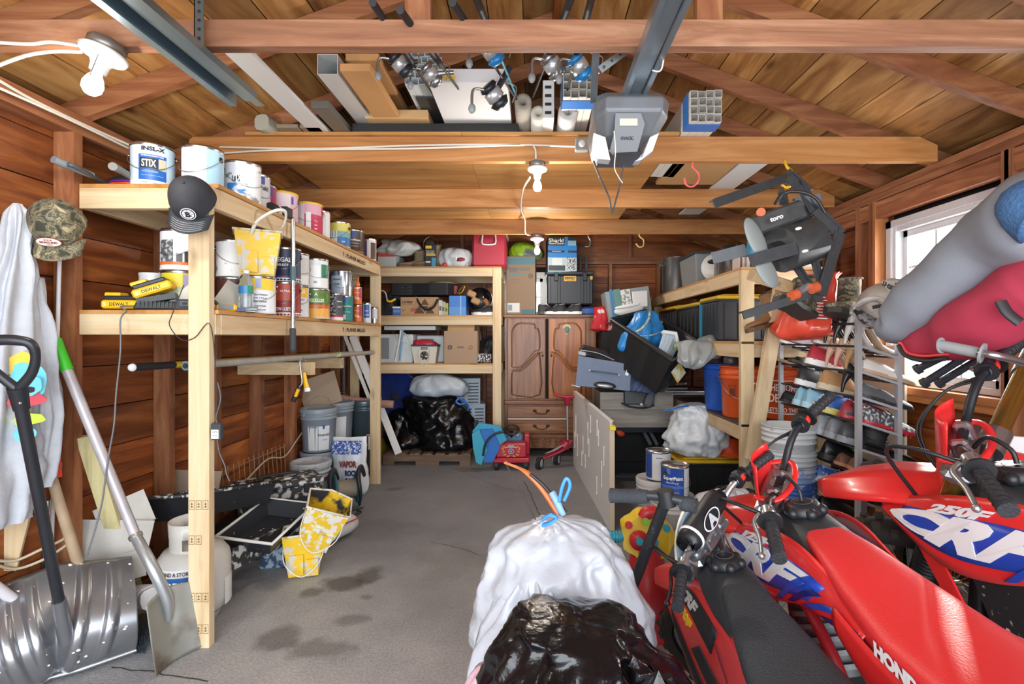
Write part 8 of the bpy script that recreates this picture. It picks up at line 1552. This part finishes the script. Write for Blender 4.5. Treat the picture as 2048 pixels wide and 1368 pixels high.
# kick scooter, toy, bags, bow
t=thing('kick_scooter','black kick scooter with foam T-grips between the white bag and the small bike','scooter',(.30,1.9,0));p,q=P(1332,1000,1.44),P(1205,1330,1.70)
b=MB();b.cyl(p,q,.017,M('26282B',.35,.3,col2='5A5C5E',thr=.64,sc_=40),n=14);q2=q+(q-p).normalized()*.2;b.cyl(q,q2,.02,BBK,n=14);wpart('stem',b,t)
b=MB();a,c=P(1300,988,1.46),P(1392,1010,1.40);b.tube([P(1290,990,1.47),P(1335,994,1.44),c],.0145,M('3A3D42',.4,.4),n=12,sm=2);b.cyl(P(1330,980,1.44),P(1336,1012,1.44),.024,BBK,n=14);wpart('handlebar',b,t)
for a,c in ((P(1222,991,1.52),P(1296,993,1.465)),(P(1392,1012,1.40),P(1362,1006,1.425))):b=MB();b.tube([a,a.lerp(c,.3),a.lerp(c,.7),c],[.023,.0205,.022,.019],M('33373D',.85,bump=.4,bsc=120),n=14);wpart('grip',b,t)
b=MB();z_=V((q2.x,q2.y,.10));b.bar(z_,z_+V((-.02,-.45,-.02)),.11,.02,BBK,bev=.004);b.cyl(q2,z_,.018,BBK,n=10);wpart('deck',b,t)
for dy in (.06,-.50):b=MB();b.cyl(z_+V((-.012,dy,-.05)),z_+V((.012,dy,-.05)),.05,M('3A3C40',.6),n=22);wpart('wheel',b,t)
t=thing('activity_toy','yellow toddler activity toy with red base and turquoise handle','toy',(.56,2.32,0));c=P(1300,1082,2.3);TY=M('E6C82E',.35);TRD=M('C8303A',.35);TQ=M('38A8C4',.35)
b=MB();pts=[]
for i in range(28):a=2*PI*i/28;k=1+.07*math.cos(7*a);pts.append(c+V((math.cos(a)*.125*k,.03+math.sin(a)*.03,math.sin(a)*.095*k)))
b.prism(pts,(.0,.06,.02),TY,True);wpart('console',b,t,bev=.012)
b=MB();b.tube([c+V((-.02,.05,.09)),c+V((.0,.05,.115)),c+V((.05,.05,.11))],.03,TRD,n=10);b.lathe([(.0,0),(.045,0),(.045,.01),(0,.012)],TRD,c+V((-.05,.01,.0)),ax=(0,-1,.1),n=20);wpart('red_dial',b,t)
for k,(dx,dz,m)in enumerate(((-.10,.075,TRD),(-.05,.0,TQ),(.02,-.005,TQ),(.04,.085,M('6ABF4A',.4)),(-.02,.09,M('8AC84A',.4)),(.075,.06,TQ))):b=MB();q=c+V((dx,.0,dz));b.cyl(q,q+V((0,-.014,.002)),.017,m,n=14);wpart('button',b,t)
b=MB();
for k in range(7):b.cyl(c+V((-.13-.014*k,.05,0)),c+V((-.14-.014*k,.05,0)),.028,TQ,n=14)
b.cyl(c+V((-.12,.05,0)),c+V((-.225,.05,0)),.022,TQ);wpart('side_handle',b,t)
b=MB();b.lathe([(.16,0),(.16,.05),(.11,.18),(.07,c.z-.05),(0,c.z-.05)],TRD,(c.x,c.y+.06,0),n=24);wpart('base',b,t)
b=MB();b.ball((c.x-.10,c.y-.05,.20),(.03,.02,.05),M('8AC8D8',.3),10);wpart('blue_gem',b,t)
WB_=M('BCC2CC',.35,bump=.5,bsc=22,coat=.15)
t=bag('white_rubbish_bag','tall overfilled white drawstring bag standing at the front centre','rubbish bag',[(.09,1.5,.004,.2,.18),(.09,1.5,.06,.27,.23),(.09,1.5,.3,.265,.23),(.09,1.5,.55,.25,.21),(.085,1.5,.70,.205,.18),(.075,1.5,.77,.15,.13),(.06,1.5,.81,.06,.05),(.055,1.5,.825,.025,.025)],WB_,n=170,seed=91,amp=.04,fold=13,fa=.007,sub=10,ridge=.012,tie=lambda v:v*v,fine=.008)
b=MB();BT2=M('3C8AD8',.35)
b.tube([P(1085,1040,1.42),P(1100,1030,1.41),P(1113,1036,1.41),P(1100,1046,1.41),P(1086,1050,1.42)],.010,BT2,n=6,ry=.5);wpart('drawstring',b,t);b=MB();b.tube([P(1118,1005,1.5),P(1124,975,1.5),P(1133,957,1.5),P(1140,972,1.5),P(1128,1002,1.5)],.006,BT2,n=6,ry=.5);wpart('drawstring',b,t)
bag('white_rubbish_bag','lower white bag slumped left of the tall drawstring bag','rubbish bag',[(-.02,1.28,.004,.18,.16),(-.01,1.28,.06,.20,.18),(-.0,1.30,.35,.165,.15),(.0,1.32,.6,.12,.11),(.0,1.34,.71,.05,.05),(.0,1.34,.73,.02,.02)],WB_,n=90,seed=95,amp=.035,fold=13,fa=.014,fine=.006)
bag('pink_tinted_bag','small pinkish plastic bag tucked at the foot of the white bags','plastic bag',[(-.06,1.08,.44,.05,.05),(-.06,1.08,.5,.09,.09),(-.06,1.08,.58,.09,.08),(-.06,1.08,.645,.05,.05),(-.06,1.08,.65,.01,.01)],M('C9A8B4',.3,bump=.4,bsc=30),n=60,seed=97,amp=.02,fold=15,fa=.01)
t=bag('black_rubbish_bag','glossy black bag with twisted neck in the front centre foreground','rubbish bag',[(.12,.98,.004,.2,.2),(.12,.98,.06,.24,.24),(.13,.98,.35,.25,.24),(.115,.99,.58,.215,.2),(.09,1.0,.72,.16,.15),(.08,1.0,.79,.10,.09),(.08,1.0,.81,.03,.03)],BAGB,n=150,seed=99,amp=.045,fold=9,fa=.006,fine=.012,sub=12,ridge=.026)
b=MB();k0=0;n=26;rings=[]
for i,(x,y,z,rx)in enumerate(((.16,.93,.62,.05),(.19,.90,.655,.025),(.21,.89,.675,.02),(.225,.885,.70,.03),(.235,.885,.73,.04),(.24,.89,.755,.045))):rings.append([V((x,y,z))+V((math.cos(a)*rx*(1+.5*math.sin(5*a+i)),math.sin(a)*rx*.7,math.cos(a)*rx*-.5+.3*rx*math.sin(7*a)))for a in [2*PI*j/n for j in range(n)]])
b.skin(rings,BAGB,(1,1));b.noise(.012,14,3);wpart('twisted_neck',b,t)
t=thing('recurve_bow','orange and black wooden bow sticking out of the white bag','bow',P(1110,1030,1.55));BO=M('C46A38',.35,var=.2,sc_=30)
b=MB();b.tube([P(1010,925,1.62),P(1022,930,1.61),P(1042,938,1.6),P(1062,952,1.59),P(1084,976,1.58),P(1104,1005,1.57),P(1120,1032,1.56),P(1130,1060,1.55)],[.008,.006,.008,.015,.016,.017,.019,.018],BO,n=8,ry=.6);wpart('limb',b,t)
b=MB();b.tube([P(1060,948,1.58),P(1086,970,1.57),P(1110,998,1.56),P(1132,1025,1.55)],.006,BBK,n=6);b.tube([P(1104,985,1.565),P(1112,1000,1.555),P(1126,1030,1.55)],.012,M('8AB4D0',.4),n=6);wpart('grip_inlay',b,t)
b=MB();b.cyl(P(1013,930,1.615),P(1082,1060,1.5),.0022,M('3A3A38',.6),n=6);wpart('bow_string',b,t)
# groups of things that repeat
GR_={'spray_can':'spray cans on the middle left shelf','drill_battery':'drill batteries','baseball_cap':'hanging caps','cardboard_sheet':'cardboard sheets behind the shovels','tan_cable':'cables on the left wall','bracket_arm':'pine bracket arms','steel_track':'upright steel tracks','trim_board':'white trim boards','work_boot':'boots','small_carton':'small cartons on the middle back shelf','rubbish_bag':'rubbish bags','black_rubbish_bag':'black rubbish bags','white_rubbish_bag':'white rubbish bags','crumpled_clear_bag':'clear bags in the tub','plastic_crate':'pale blue crates','foam_board':'blue foam boards','air_conditioner':'window air conditioners','metal_bracket':'struts under the desk','aluminium_rod':'pale rods right of the tub','lidded_tote':'yellow-lidded totes','high_heel':'shoes on the rack','flat_shoe':'shoes on the rack','football_boot':'shoes on the rack','sandal':'shoes on the rack','ceiling_hook':'hooks under the beams','pull_chain_lamp':'pull-chain lamps','electric_cable':'house wiring','long_carton':'long cartons on the loft','short_timber':'timber ends on the loft','lattice_bundle':'pvc bundles on the loft','material_roll':'rolls on the loft','fishing_rod':'fishing rods under the roof','dirt_bike':'dirt bikes','paint_pail':'yellow paint pails'}
for o in [o for o in bpy.data.objects if not o.parent and 'category' in o]:
 n=o.name.split('.')[0];z,x=o.location.z,o.location.x
 if n in GR_:o['group']=GR_[n]
 elif n=='sneaker':o['group']='shoes on the rack' if x>1 else 'sneakers by the wardrobe'
 elif n=='paint_can':o['group']='paint cans by the white door slab' if x>0 else ('paint cans on the top left shelf' if z>2 else 'paint cans on the middle left shelf')
 elif n=='bucket':o['group']='buckets along the left wall' if x<0 else ('buckets on the low right shelf' if z>.6 else ('nested pail stack' if abs(x-1.5)<.01 else 'pails by the white door slab'))
